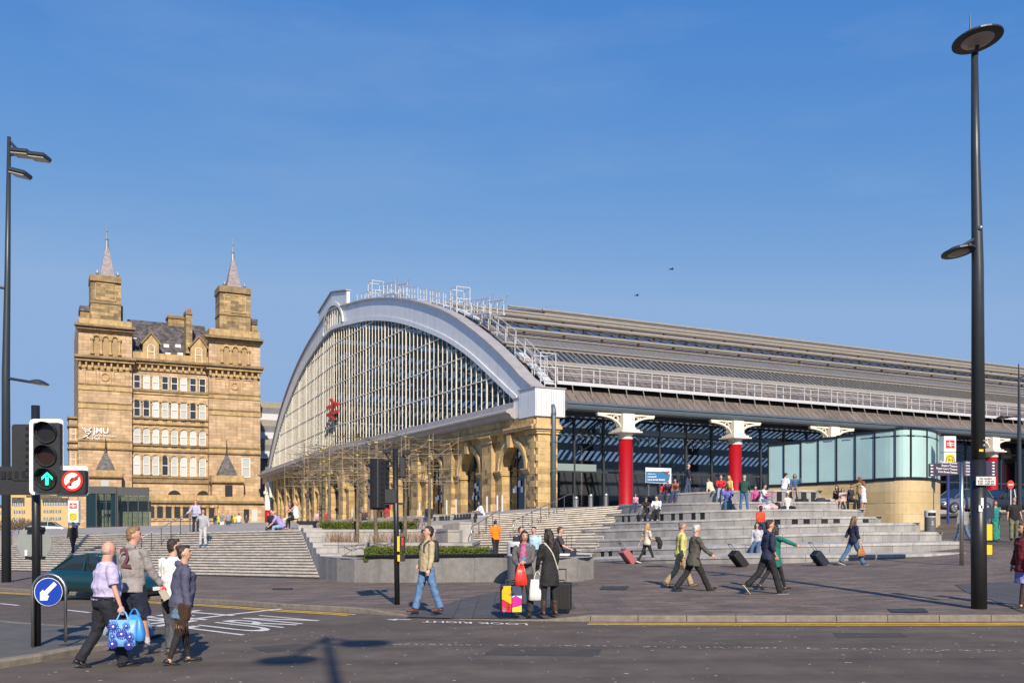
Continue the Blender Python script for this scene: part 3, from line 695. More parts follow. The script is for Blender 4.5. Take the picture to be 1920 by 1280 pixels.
for nm, pr_, m in (('architrave', [(0, 8.07), (.42, 8.07), (.42, 8.25), (.5, 8.25), (.5, 8.38), (0, 8.38)], M_SAND1), ('frieze', [(0, 8.38), (.3, 8.38), (.3, 8.93), (0, 8.93)], M_SAND)):
    for ts in (ts1, ts2): MB().loft(floft(ts, pr_)).obj(nm, m, st)
corn = [(-.3, 10.12), (.42, 10.12), (.46, 9.72), (.86, 9.62), (1.05, 9.5), (1.05, 9.38), (.75, 9.28), (.62, 9.08), (.34, 8.94), (-.3, 8.94)]
MB().loft(floft([2.6, 20, T1], corn)).obj('cornice', M_GREYD, st); MB().loft(floft([T1, 65, 85, 102.5], corn)).obj('cornice', M_GREYD, st)
# corner pier
pz = ZC - .3; pier = MB().b2((0, 0, pz), (1.52, 1.55, 8.9)).obj('corner_pier', M_SAND, st)
z = pz
for i in range(14):
    h = .435; z0 = pz + i * h
    if z0 + h > 8.0: break
    for (lo, hi) in (((-.10, .30 if i % 2 else .0, z0 + .006), (.0, 1.25 if i % 2 else .95, z0 + h - .006)), ((.0 if i % 2 else .0, -.06, z0 + .006), (1.5 if i % 2 else 1.0, .0, z0 + h - .006))):
        MB().b2(lo, hi).obj('quoin_stone', random.choice((M_SAND1, M_SAND1, M_SAND1, M_SAND)) if lo[0] == 0 else random.choice((M_SAND1, M_SAND1, M_SOOT)), pier)
for zz, hh, pr in ((7.75, .18, .12), (7.93, .14, .2), (8.07, .2, .34), (8.27, .12, .26), (8.39, .5, .14)):
    MB().b2((-pr, -pr, zz), (1.52 + pr * .6, 1.6, zz + hh)).obj('pier_capital', M_SAND1, pier)
# grey metal box on the pier
box = MB().b2((-.35, -.3, 8.9), (1.95, 2.0, 10.78)).obj('corner_box', M_GREYM, st)
MB().b2((-.42, -.37, 10.78), (2.02, 2.05, 10.86)).obj('box_cap', M_GREYD, box)
MB().b2((-.30, 2.0, 8.98), (.6, 2.95, 10.32)).obj('box_return', M_GREYM, box); MB().b2((-.36, 2.0, 10.32), (.65, 3.0, 10.39)).obj('box_cap', M_GREYD, box)
for i in range(12): MB().b2((-.35 + .19 * i + .09, -.308, 8.93), (-.35 + .19 * i + .105, -.3, 10.75)).obj('cladding_seam', M_GREYD, box)
pipe = MB().tube([(1.0, .3, 9.6), (1.0, -.05, 9.66), (1.0, -.32, 9.6), (1.0, -.42, 9.35), (1.0, -.42, 7), (1.0, -.42, 2.7)], [.15, .15, .15, .15, .15, .15], 12).obj('downpipe', M_GUT, st, smooth=True)
for z in (9.0, 7.2, 5.2): MB().lathe((1.0, -.42, z), [(.15, 0), (.185, 0), (.185, .14), (.15, .14)], 12).obj('pipe_collar', M_GUT, pipe)
# --- fan window
NT = 96
tt = [2.0 + (95.2 - 2.0) * i / NT for i in range(NT + 1)]
gm = MB(); gm.loft([[fp(t, 10.1, 0) for t in tt], [fp(t, max(10.12, inner(t) + .3), 0) for t in tt]], closed=False); fan = gm.obj('fan_glass', M_GLZ, st, fix=False)
step = .92; nb = int((95 - 2.6) / step)
for i in range(nb + 1):
    t = 3.05 + i * step
    if t > 94.6: break
    ztop = inner(t)
    if ztop < 10.4: continue
    wd, dp = (.06, .09) if i % 6 == 5 else (.025, .062)
    fbox(t - wd, t + wd, 10.08, ztop + .15, -.02, dp).obj('glazing_bar', M_CREAM, st)
for j in range(1, 6):
    z = 10.1 + 2.28 * j; xs = [t for t in tt if inner(t) > z]
    if len(xs) < 2: continue
    for lo, hi in ((xs[0], min(T1, xs[-1])), (T1, xs[-1])):
        fbox(lo, hi, z - .035, z + .035, -.03, .06).obj('transom', M_CREAM, st)
# arched band of grey panels, with trims
def band(t0, t1, zi, zo, o0, o1, nm, m, par=None, gap=.008, n=4):
    ts = [lerp(t0 + gap, t1 - gap, i / n) for i in range(n + 1)]
    if t0 < T1 < t1: ts = sorted(ts + [T1])
    return MB().loft([[fp(t, zi(t), o0), fp(t, zi(t), o1), fp(t, zo(t), o1), fp(t, zo(t), o0)] for t in ts]).obj(nm, m, par or st)
nb2 = 48
inn2 = lambda t: inner(t) + .42
for i in range(nb2):
    t0, t1 = lerp(.9, 96.3, i / nb2), lerp(.9, 96.3, (i + 1) / nb2)
    band(t0, t1, lambda t: max(10.12, inn2(t)) if 2.4 < t < 94.9 else 10.12, lambda t: max(10.4, outer(t)), -.6, .10, 'arch_band_panel', M_GREYM, n=2)
for i in range(16):
    t0, t1 = lerp(2.7, 94.6, i / 16), lerp(2.7, 94.6, (i + 1) / 16)
    band(t0, t1, inner, inn2, -.3, .2, 'arch_inner_trim', M_WHITE if False else M_GREYM, gap=0)
    t0, t1 = lerp(.4, 96.8, i / 16), lerp(.4, 96.8, (i + 1) / 16)
    band(t0, t1, outer, lambda t: outer(t) + .16, -.8, .28, 'arch_capping', M_GREYD, gap=0)
# raised gable with round window at the crown
gab = [fp(41.3, 25.0, .40), fp(41.3, 26.3, .40), fp(T1, 27.2, .40), fp(54.0, 26.4, .40), fp(54.0, 25.2, .40), fp(T1, 25.3, .40)]
gb = MB(); gb.add([fp(41.3, 24.6, .16), fp(41.3, 26.25, .16), fp(T1, 27.25, .16), fp(T1, 25.0, .16), fp(54.2, 26.5, .16), fp(54.2, 25.0, .16)] + [fp(41.3, 24.6, -.2), fp(41.3, 26.25, -.2), fp(T1, 27.25, -.2), fp(T1, 25.0, -.2), fp(54.2, 26.5, -.2), fp(54.2, 25.0, -.2)],
    [(0, 1, 2, 3), (3, 2, 4, 5), (6, 7, 8, 9), (9, 8, 10, 11), (0, 1, 7, 6), (1, 2, 8, 7), (2, 4, 10, 8), (4, 5, 11, 10)])
gable = gb.obj('crown_gable', M_GREYM, st)
for (ta, za), (tb, zc) in (((41.2, 26.3), (T1, 27.3)), ((T1, 27.3), (54.4, 26.55))):
    MB().loft([[fp(t, z, -.3), fp(t, z, .3), fp(t, z + .14, .3), fp(t, z + .14, -.3)] for t, z in ((ta, za), (tb, zc))]).obj('gable_capping', M_GREYD, gable)
lc, lr = 46.9, 4.2
ln = MB(); arcl = [(lc - lr * math.cos(math.pi * i / 16), 23.25 + 2.5 * math.sin(math.pi * i / 16)) for i in range(17)]
ln.add([fp(t, z, .185) for t, z in arcl], [range(17)]); ln.obj('round_window_glass', mat('dark_glazing', (.03, .035, .045), .1), gable)
for i in range(1, 9):
    t = lc - lr + 2 * lr * i / 9; z = 23.25 + 2.5 * math.sqrt(1 - ((t - lc) / lr) ** 2); fbox(t - .05, t + .05, 23.3, z, .16, .21).obj('glazing_bar', M_CREAM, gable)
MB().loft([[fp(lc - (lr + q) * math.cos(math.pi * i / 16), 23.25 + (2.5 + q) * math.sin(math.pi * i / 16), o) for q, o in ((0, .14), (0, .3), (.35, .3), (.35, .14))] for i in range(17)]).obj('round_window_trim', M_GREYM, gable)
# red double-arrow emblem
M_SIGNR = mat('sign_red', (.55, .02, .012), .45)
def arrows(par, org, right, up, w, h, m, th, world=False):
    """railway double arrow: two bars joined by a zig-zag"""
    org, right, up = V(org), V(right), V(up); nrm = right.cross(up).normalized()
    q = lambda x, y: org + right * (x - .5) * w + up * (y - .5) * h
    b = MB()
    for pts in ([(0, .60), (1, .60), (1, .73), (0, .73)], [(0, .27), (1, .27), (1, .40), (0, .40)], [(.26, 1), (.44, 1), (.78, .665), (.60, .665)], [(.56, .66), (.74, .66), (.44, .34), (.26, .34)], [(.22, .335), (.40, .335), (.74, 0), (.56, 0)]):
        b.prism([q(*p) for p in pts], nrm * th)
    return b.obj('double_arrow_emblem', m, par, world=world)
arrows(st, fp(45.6, 14.15, .35), fp(T1 - 1, 0) - fp(T1, 0), (0, 0, 1), 4.6, 2.5, M_SIGNR, .15)
# left end archway on ivory ironwork with a red column
t0, t1 = 92.4, 96.6; le = MB()
arcs = [((t0 + t1) / 2 - 2.0 * math.cos(math.pi * i / 12), 5.6 + 2.0 * math.sin(math.pi * i / 12)) for i in range(13)]
le.loft([[fp(t, z, .5), fp(t, z + .55 if z > 5.7 else z, .5), fp(t, z + .55 if z > 5.7 else z, -.3), fp(t, z, -.3)] for t, z in arcs]); le.obj('end_arch', M_IVORY, st)
sp_ = MB(); sp_.loft([[fp(t, z + .5, .2), fp(t, 8.95, .2), fp(t, 8.95, -.2), fp(t, z + .5, -.2)] for t, z in arcs]); sp_.obj('end_spandrel', M_GREYD, st)
fbox(96.4, 102.2, 8.0, 8.95, -.3, .3).obj('end_beam', M_GREYD, st)
cpos = fp(97.0, 0, .1)
MB().lathe((cpos.x, cpos.y, 0), [(.52, .9), (.52, 3.6)], 16).obj('end_column_shaft', M_RED, st, smooth=True)
MB().lathe((cpos.x, cpos.y, 0), [(.55, 3.6), (.55, 6.0), (.75, 6.2), (.75, 6.6), (.5, 6.7), (.5, 8.0)], 16).obj('end_column_head', M_IVORY, st)
# --- curved roof
RR = (T1 ** 2 + 17.4 ** 2) / (2 * 17.4)
RT = [(-1, 9.0), (0, 9.9), (2.5, 12.0), (5, 13.85), (10, 16.7), (15, 18.75), (20, 20.3), (26, 21.9), (33, 23.3), (40, 24.3), (T1, 24.8)]
RT = smooth_tab(RT + [(2 * T1 - a, b) for a, b in reversed(RT[:-1])])
def rz(d): return interp(RT, clamp(d, -.9, 2 * T1 + .9))
def rnorm(d): s_ = (rz(d + .3) - rz(d - .3)) / .6; return V((0, -s_, 1)).normalized()
XE = 150.
def rp(x, d, o=0.): q = V((x, d, rz(d))); return q + rnorm(d) * o
def rx0(d): return .9 if d <= T1 else .9 + a2 / b2_ * (d - T1)
def rband(nm, d0, d1, m, o=0., x0=None, x1=XE, n=2, th=.06, par=None):
    ds = [lerp(d0, d1, i / n) for i in range(n + 1)]; xs = [x0 if x0 is not None else max(rx0(d0), rx0(d1)), x1]
    return MB().loft([[rp(x, d, o) for d in ds] + [rp(x, d, o - th) for d in reversed(ds)] for x in xs]).obj(nm, m, par or st)
rband('roof_underlay', .1, 4.0, M_ROOFU, -.05)
for nm, d0, d1, x0 in (('lower', .12, 1.25, 2.1), ('upper', 1.9, 3.75, 1.2)):
    x = x0; i = 0; rest = MB()
    while x < XE - 1:
        q = [rp(x + .025, d0, .0), rp(x + .6, d0, .0), rp(x + .6, d1, .0), rp(x + .025, d1, .0)]; e = rnorm((d0 + d1) / 2) * .04
        if i < 100: MB().prism(q, e).obj('roof_sheet', random.choice(M_ROOFB), st)
        else: rest.prism(q, e)
        x += .63; i += 1
    tag(rest.obj('roof_sheet_run', M_ROOFB[0], st), kind='stuff')
for d0, d1, o, m in ((3.75, 4.0, .16, M_TRIM), (4.0, 4.12, .0, M_ROOFU), (4.12, 4.42, .10, M_TRIM), (6.2, 6.42, .12, M_TRIM), (6.42, 6.6, .0, M_ROOFU), (6.6, 6.75, .2, M_TRIM), (6.75, 6.9, .0, M_ROOFU), (8.4, 8.6, .18, M_TRIM), (8.6, 9.3, -.1, M_ROOFU)):
    rband('roof_trim', d0, d1, m, o)
rband('roof_glazing', 4.42, 6.2, M_RGL, .02, th=.02)
rband('grey_sheeting', 6.9, 8.4, M_ROOFG, .03)
rib = MB(); x = 1.2
while x < XE:
    rib.bar(rp(x, 4.42, .05), rp(x, 6.2, .05), .07, .09, up=rnorm(5.3)); rib.bar(rp(x + .2, 6.9, .05), rp(x + .2, 8.4, .05), .04, .06, up=rnorm(7.6)); x += .52
tag(rib.obj('glazing_ribs', M_TRIM, st), kind='stuff')
d = 9.3; i = 0
while d < 2 * T1 - 3:
    gl_ = i % 3 == 1 if d < 60 else i % 2 == 0; e = min(d + (2.6 if gl_ else 1.9), 2 * T1)
    rband('roof_glazing' if gl_ else 'roof_sheeting', d, e, M_RGL if gl_ else (M_ROOFB[i % 3] if d < 20 else M_ROOFG), -.02 if gl_ else .04, th=.02)
    if gl_:
        rb = MB(); x = max(rx0(d), rx0(e)) + .3
        while x < XE: rb.bar(rp(x, d, .0), rp(x, e, .0), .09 if d < 60 else .5, .12, up=rnorm((d + e) / 2)); x += 1.3
        tag(rb.obj('glazing_ribs', M_ROOFG, st), kind='stuff')
    d = e; i += 1
for dd, o, r in ((9.4, .35, .13), (12.1, .42, .15), (15.5, .42, .15), (22, .4, .14), (30, .4, .14)):   # raised pipes on brackets
    MB().tube([rp(max(2.2, rx0(dd) + 1.5), dd, o), rp(XE, dd, o)], r, 6).obj('roof_pipe', M_TRIM, st)
    for k in range(40):
        x = 4 + k * 3.6
        if x < XE: MB().bar(rp(x, dd, -.05), rp(x, dd, o), .16, .16).obj('pipe_bracket', M_ROOFU, st)
mo = MB(); mo.loft([[V((x, T1 + y, z)) for y, z in ((-12, 23.2), (-11.6, 25.0), (-3, 27.1), (3, 27.1), (11.6, 25.0), (12, 23.2))] for x in (20.5, XE)], closed=True); mo.obj('ridge_monitor', M_ROOFG, st)
MB().tube([V((20.2, T1 - 3.4, 27.25)), V((XE, T1 - 3.4, 27.25))], .16, 6).obj('roof_pipe', M_TRIM, st); MB().tube([V((20.2, T1 - 11.6, 25.15)), V((XE, T1 - 11.6, 25.15))], .16, 6).obj('roof_pipe', M_TRIM, st)
# service walkway along the eaves
wk0 = 2.1; zf = rz(1.55) + .32
MB().b2((wk0, 1.0, zf - .05), (XE, 1.85, zf)).obj('walkway_deck', M_GALV, st); MB().b2((wk0, .97, zf - .22), (XE, 1.0, zf + .02)).obj('walkway_kickboard', M_GALV, st)
for h, r in ((1.08, .03), (.58, .025)):
    for y in (1.02, 1.83): MB().tube([(wk0, y, zf + h), (XE, y, zf + h)], r, 6).obj('walkway_rail', M_GALV, st)
for k in range(99):
    x = wk0 + .5 + 1.5 * k
    MB().b2((x - .025, 1.0, zf - .02), (x + .025, 1.05, zf + 1.08)).obj('walkway_post', M_GALV, st)
    if k % 2 == 0: MB().b2((x - .03, 1.8, zf - .02), (x + .03, 1.86, zf + 1.08)).obj('walkway_post', M_GALV, st)
    MB().bar((x + .7, 1.0, zf - .2), (x + .7, .75, rz(.75)), .05).obj('walkway_bracket', M_TRIM, st)
# stepped walkway that follows the arch
ow = lambda t: outer(t) + .15
seg = [1.0 + 1.45 * i for i in range(29)]
pos = lambda t, x, dz: V((x, t, ow(t) + dz))
for i, t in enumerate(seg):
    for x in (1.1, 1.95): MB().bar(pos(t, x, -.3), pos(t, x, 1.15), .05).obj('walkway_post', M_GALV, st)
    if i % 4 == 3 or i + 1 == len(seg): continue
    t2 = seg[i + 1]
    for x in (1.1, 1.95):
        MB().bar(pos(t, x, 1.15), pos(t2, x, 1.15), .045).obj('walkway_rail', M_GALV, st); MB().bar(pos(t, x, .6), pos(t2, x, .6), .035).obj('walkway_rail', M_GALV, st)
    MB().bar(pos(t, 1.52, .08), pos(t2, 1.52, .08), .8, .07).obj('walkway_deck', M_GALV, st)
for t in (1.2, 15.2, 36.2):       # access cages and landings
    z = ow(t); cg = MB()
    for y in (t, t + 1.2):
        for x in (.9, 2.1): cg.bar((x, y, z - .4), (x, y, z + 2.1), .055)
    for zz in (.2, 1.15, 2.1):
        for a, b in (((.9, t), (2.1, t)), ((.9, t + 1.2), (2.1, t + 1.2)), ((.9, t), (.9, t + 1.2)), ((2.1, t), (2.1, t + 1.2))): cg.bar((*a, z + zz), (*b, z + zz), .055)
    cg.obj('access_cage', M_GALV, st)
for t in (12.6, 33.0):
    z = ow(t) + .4; lg = MB()
    for x in (1.0, 2.2):
        lg.bar((x, t, z + 1.1), (x, t - 3.4, z + .6), .07); lg.bar((x, t, z), (x, t - 3.4, z - .5), .16)
        for q in range(4): lg.bar((x, t - q * 1.1, z - .1 - q * .16), (x, t - q * 1.1, z + 1.1 - q * .16), .06); lg.bar((x, t - q * 1.0, z), (x, t - (q + 1) * 1.0, z + .9), .045)
    lg.obj('landing', M_GALV, st)
# --- side colonnade
gp_ = [(-.62, 9.98), (-.66, 9.82), (-.58, 9.78), (-.58, 9.66), (-.66, 9.62), (-.62, 9.48), (-.5, 9.38), (.2, 9.34), (.2, 9.98)]
MB().loft([[V((x, y, z)) for y, z in gp_] for x in (1.96, 60, XE)]).obj('gutter_beam', M_GUT, st)
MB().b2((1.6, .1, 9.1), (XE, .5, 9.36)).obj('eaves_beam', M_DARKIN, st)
def arcpts(x0, x1, z0, z1, n=10):   # quarter arch from the column head out to the eaves
    return [V((lerp(x0, x1, 1 - math.cos(math.pi / 2 * i / n)), 0, lerp(z0, z1, math.sin(math.pi / 2 * i / n)))) for i in range(n + 1)]
col = bpy.data.objects.new('column', None)
cmesh = {}
cmesh['shaft'] = (MB().lathe((0, 0, 0), [(.62, 2.4), (.62, 2.95), (.49, 3.05), (.47, 7.6)], 24), M_RED, True)
cmesh['capital'] = (MB().lathe((0, 0, 0), [(.5, 7.6), (.52, 7.72), (.46, 7.78), (.5, 7.9), (.62, 8.05)], 24).b2((-.85, -.85, 8.03), (.85, .85, 8.13)).b2((-.7, -.7, 8.13), (.7, .7, 8.27)), M_IVORY, False)
cmesh['head_block'] = (MB().b2((-.48, -.44, 8.27), (.48, .44, 9.36)).b2((-.54, -.5, 8.27), (.54, .5, 8.42)), M_IVORY, False)
for sg, nm in ((-1, 'bracket_left'), (1, 'bracket_right')):
    b = MB(); ar = arcpts(sg * .48, sg * 2.35, 8.3, 9.14)
    b.loft([[p + V((0, y, dz)) for y, dz in ((-.14, 0), (-.14, .13), (.14, .13), (.14, 0))] for p in ar])
    b.bar((sg * .48, 0, 9.3), (sg * 2.4, 0, 9.3), .3, .11)
    rc = V((sg * .86, 0, 9.02)); b.loft([[rc + V((math.cos(a) * r, y, math.sin(a) * r)) for r, y in ((.16, -.09), (.235, -.09), (.235, .09), (.16, .09))] for a in [math.pi * 2 * k / 14 for k in range(15)]])
    b.bar((sg * 1.12, 0, 9.25), (sg * 1.4, 0, 8.98), .1, .07)
    cmesh[nm] = (b, M_IVORY, False)
cm = {k: (v[0].mesh(k), v[1], v[2]) for k, v in cmesh.items()}
for k in range(12):
    x = 6.86 + 9.9 * k
    sh = put('column_shaft', cm['shaft'][0], M_RED, st, smooth=True); sh.location = (x, -.32, 0)
    for nm in ('capital', 'head_block', 'bracket_left', 'bracket_right'):
        o = put('column_capital' if nm == 'capital' else 'column_head' if nm == 'head_block' else 'spandrel_bracket', cm[nm][0], M_IVORY, st); o.location = (x, -.32, 0)
# glazed screen behind the columns
GY = 2.2
MB().quad((1.6, GY, 2.6), (XE, GY, 2.6), (XE, GY, 9.2), (1.6, GY, 9.2)).obj('screen_glass', M_GLZ2, st, fix=False)
M_MULL = mat('screen_mullion', (.06, .07, .075), .4, metal=.4)
for k in range(44):
    x = 1.7 + 2.48 * k; MB().b2((x - .07, GY - .1, 2.6), (x + .07, GY + .12, 9.2)).obj('screen_mullion', M_MULL, st)
for z in (5.35, 8.1): MB().b2((1.6, GY - .06, z), (110, GY + .08, z + .13)).obj('screen_transom', M_MULL, st)
for x0, x1, z0, z1 in ((2.2, 6.0, 5.45, 5.95), (9.2, 16.2, 8.2, 8.6)): MB().b2((x0, GY - .09, z0), (x1, GY - .03, z1)).obj('spandrel_panel', mat('grey_green_panel', (.22, .28, .28), .4), st)
# interior: far walls, trusses, shops
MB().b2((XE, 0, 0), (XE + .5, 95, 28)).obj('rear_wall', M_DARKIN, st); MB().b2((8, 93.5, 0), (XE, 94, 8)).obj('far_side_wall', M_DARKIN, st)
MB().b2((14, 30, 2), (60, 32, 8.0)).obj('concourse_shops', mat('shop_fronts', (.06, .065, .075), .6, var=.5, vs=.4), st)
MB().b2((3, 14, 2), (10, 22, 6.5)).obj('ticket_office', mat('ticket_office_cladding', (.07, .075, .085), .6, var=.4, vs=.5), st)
M_TRUSS = mat('blue_grey_truss', (.20, .25, .29), .5)
for k in range(7):
    x = 7 + 12 * k; tr = MB(); prev = None
    for i in range(0, 32):
        d = 2 + (2 * T1 - 4) * i / 31; top = V((x, d, rz(d) - .5)); bot = V((x, d, lerp(9.8, rz(d) - .5, .62)))
        tr.bar(top, bot, .14)
        if prev: tr.bar(prev[0], top, .22); tr.bar(prev[1], bot, .2); tr.bar(prev[0], bot, .1)
        prev = (top, bot)
    tr.obj('roof_truss', M_TRUSS, st)
for k in range(1, 14):
    d = 3.5 + 6.6 * k
    if d < 2 * T1 - 4: MB().b2((rx0(d) + 1.5, d - .12, rz(d) - .75), (XE, d + .12, rz(d) - .4)).obj('purlin', M_TRUSS, st)

# neighbouring shed that shows between the hotel and the arch
sh2 = thing('second_train_shed', 'grey train shed roof showing between the hotel and the big arch', 'shed', V((-51.5, 176, 1)), UA)
for k in range(9):
    z = 13.0 + k * 1.25; MB().b2((2, -.4 + k * .5, z), (60, .4 + k * .5, z + 1.23)).obj('roof_sheet', (M_GALV, M_ROOFG, M_TRIM)[k % 3], sh2)
for k in range(14): MB().bar((2.2, -.7 + k * .08, 14 + k * .6), (2.2, -.7 + k * .08, 15.4 + k * .6), .12).obj('railing_post', M_GALV, sh2)
for x in (2, 3.4): MB().bar((x, -1.2, .5), (x - 2.2, -1.2, 12.5), .35).obj('raking_strut', M_GREYM, sh2)
MB().b2((2, 1, 0), (60, 8, 13)).obj('end_wall', M_ROOFG, sh2)
# ============================================================ the old hotel (now a hall of residence)
H0 = V(((147 - 960) / F * 145, 145, 0))
ht = thing('sandstone_hotel', 'tall buff sandstone hotel with two chimney towers and slate spires', 'hotel', H0, UA)
M_HS = mat('hotel_sandstone', (.49, .345, .215), .88, var=.22, vs=.5, bump=.3, bs=12, brick=(1.35, .52, .5, .13, 'xz', .02), col2=(.44, .30, .17), streak=.22)
M_HT = mat('hotel_dressed_stone', (.45, .31, .15), .88, var=.3, vs=1, bump=.2, bs=12, streak=.3)
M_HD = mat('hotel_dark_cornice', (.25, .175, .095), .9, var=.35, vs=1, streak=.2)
M_HC = mat('chimney_sandstone', (.36, .255, .125), .9, var=.35, vs=.7, bump=.3, bs=12, brick=(1.3, .5, .5, .2, 'xz', .02), col2=(.22, .16, .09), streak=.3)
M_SLATE = mat('grey_slate', (.095, .085, .085), .6, var=.3, vs=1.2, bump=.4, bs=20, brick=(.5, .32, .5, .35, 'xz', .02), col2=(.07, .062, .06))
M_SLATEP = mat('pinkish_slate', (.26, .22, .225), .6, var=.2, vs=1.2, brick=(.5, .3, .5, .2, 'xz', .02))
M_LEAD = mat('lead_finial', (.3, .3, .32), .5, metal=.5)
M_TERRA = mat('terracotta_pots', (.40, .17, .09), .8, var=.2)
M_NET = glass('netted_pane', (.6, .62, .63), .12, .05, body=(.50, .51, .49))
M_NET2 = glass('blind_pane', (.6, .62, .63), .1, .05, body=(.60, .60, .56))
M_PDK = glass('dark_pane', (.3, .33, .36), .35, .05, body=(.05, .055, .065))
M_WFR = mat('white_sash', (.74, .73, .70), .5)
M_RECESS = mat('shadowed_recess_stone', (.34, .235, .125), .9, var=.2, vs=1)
def hs(px, y=0.):
    a = (px - 960) / F; ox, oy = H0.x + W.x * y, H0.y + W.y * y
    return (a * oy - ox) / (U.x - a * U.y)
def hz(px, py, y=0.):
    s = hs(px, y); return CZ + (HOR - py) / F * (H0.y + W.y * y + U.y * s)
def hbox(px0, py0, px1, py1, y0, y1, mb=None, zpx=None):
    c = zpx if zpx is not None else (px0 + px1) / 2; mb = mb or MB()
    return mb.b2((hs(px0, y0), y0, hz(c, py1, y0)), (hs(px1, y0), y1, hz(c, py0, y0)))
# towers and centre
for cx, px0, px1, dy in ((197, 147, 247.5, 0), (441, 392, 488, 16)):
    tw = hbox(px0, 610 + (22 if dy else 0), px1, 1000, 0, 15, zpx=cx).obj('tower_wall', M_HS, ht)
    y = (lambda v: v + dy) if dy else (lambda v: v)
    def band_(nm, py0, py1, pr, m, ex=0):
        return hbox(px0 - ex, py0, px1 + ex, py1, -pr, .02, zpx=cx).obj(nm, m, tw)
    o = {0: dict(par=(599, 610), uc=(609, 622), arc=(631, 665), mc=(667, 678), br=(678, 690), pn=(694, 719), s1=(721, 732), s2=(755, 766), s3=(826, 841)),
         16: dict(par=(619, 631), uc=(631.5, 643), arc=(651, 682), mc=(683.5, 694.5), br=(694.5, 706), pn=(711, 737), s1=(739, 748), s2=(769, 779), s3=(839, 850))}[dy]
    hbox(px0 + .5, o['par'][0], px1 - .5, o['par'][1], -.1, 14, zpx=cx).obj('parapet', M_HT, tw)
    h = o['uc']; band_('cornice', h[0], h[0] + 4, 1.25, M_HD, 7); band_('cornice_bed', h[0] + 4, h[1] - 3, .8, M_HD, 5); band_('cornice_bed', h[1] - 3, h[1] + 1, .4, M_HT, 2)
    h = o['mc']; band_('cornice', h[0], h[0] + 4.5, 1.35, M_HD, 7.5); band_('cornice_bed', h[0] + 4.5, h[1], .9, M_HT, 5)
    nbr = 9
    for i in range(nbr):
        q = lerp(px0 + 1, px1 - 5, i / (nbr - 1)); hbox(q, o['br'][0], q + 3.4, o['br'][1], -.62, 0, zpx=cx).obj('bracket', M_HT, tw)
    hbox(px0, o['br'][0] + 8, px1, o['br'][1] + 2, -.16, 0, zpx=cx).obj('string_course', M_HT, tw)
    for k, (p0, p1) in enumerate(((.13, .32), (.40, .60), (.67, .86))):
        a, b = lerp(px0, px1, p0), lerp(px0, px1, p1)
        fr = MB()
        for q in ((a - 1.3, o['pn'][0] - 1, b + 1.3, o['pn'][0] + .8), (a - 1.3, o['pn'][1] - .6, b + 1.3, o['pn'][1] + 1.2), (a - 1.3, o['pn'][0], a, o['pn'][1]), (b, o['pn'][0], b + 1.3, o['pn'][1])): hbox(*q, -.14, 0, mb=fr, zpx=cx)
        fr.obj('panel_frame', M_HT, tw)
        if k == 1:
            cxx, czz = (hs(a) + hs(b)) / 2, hz(cx, (o['pn'][0] + o['pn'][1]) / 2)
            MB().loft([[V((cxx + math.cos(t) * r, yy, czz + math.sin(t) * r)) for r, yy in ((.48, -.02), (.48, -.16), (.66, -.16), (.66, -.02))] for t in [2 * math.pi * i / 16 for i in range(17)]]).obj('roundel', M_HT, tw)
    for nm in ('s1', 's2'): band_('string_course', *o[nm], .16, M_HT, .6); band_('drip_mould', o[nm][0] - 1.2, o[nm][0] + 1.4, .28, M_HD, 1)
    band_('string_course', o['s3'][0], o['s3'][1], .14, M_HT, .6); band_('drip_mould', o['s3'][0] - 1.5, o['s3'][0] + 1.6, .3, M_HD, 1); band_('drip_mould', o['s3'][1] - 2, o['s3'][1] + 1, .3, M_HD, 1)
    # blind arcade of three arches
    ac = [lerp(px0, px1, f) for f in (.335, .51, .685)]; zt0, zb0 = hz(cx, o['arc'][0]), hz(cx, o['arc'][1]); hw = (hs(ac[1]) - hs(ac[0])) * .33
    for q in ac:
        sx = hs(q); zsp = zt0 - hw
        arc = [V((sx - hw * math.cos(math.pi * i / 12), -.03, zsp + hw * math.sin(math.pi * i / 12))) for i in range(13)]
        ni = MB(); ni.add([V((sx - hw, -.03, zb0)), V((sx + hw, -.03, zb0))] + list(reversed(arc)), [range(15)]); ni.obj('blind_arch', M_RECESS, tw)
        MB().loft([[V((sx - (hw + r) * math.cos(math.pi * i / 12), yy, zsp + (hw + r) * math.sin(math.pi * i / 12))) for r, yy in ((0, 0), (0, -.3), (.34, -.3), (.34, 0))] for i in range(13)]).obj('arch_hood', M_HT, tw)
    for q in (ac[0] - 8, (ac[0] + ac[1]) / 2, (ac[1] + ac[2]) / 2, ac[2] + 8):
        sx = hs(q); MB().lathe((sx, -.2, 0), [(.3, zb0), (.3, zb0 + .3), (.17, zb0 + .4), (.17, zt0 - hw - .35), (.34, zt0 - hw - .1), (.34, zt0 - hw + .1)], 8).obj('colonnette', M_HT, tw)
    # chimney stack and spire
    c0, c1 = (169.7, 226.8) if not dy else (411.8, 470); p0 = (517, 566, 602) if not dy else (538, 589, 622)
    ch = hbox(c0, p0[0], c1, p0[2], 1.0, 5.0, zpx=cx).obj('chimney_stack', M_HC, ht)
    hbox(c0 - 1, p0[0] - .5, c1 + 1, p0[0] + 7, .82, 5.2, zpx=cx).obj('chimney_cap', M_HD, ch); hbox(c0 - 1, p0[0] + 7, c1 + 1, p0[0] + 11, .65, 5.3, zpx=cx).obj('chimney_cap', M_HD, ch)
    hbox(c0 - .8, p0[1], c1 + .8, p0[1] + 3, .84, 5.1, zpx=cx).obj('chimney_band', M_HD, ch)
    fr = MB()
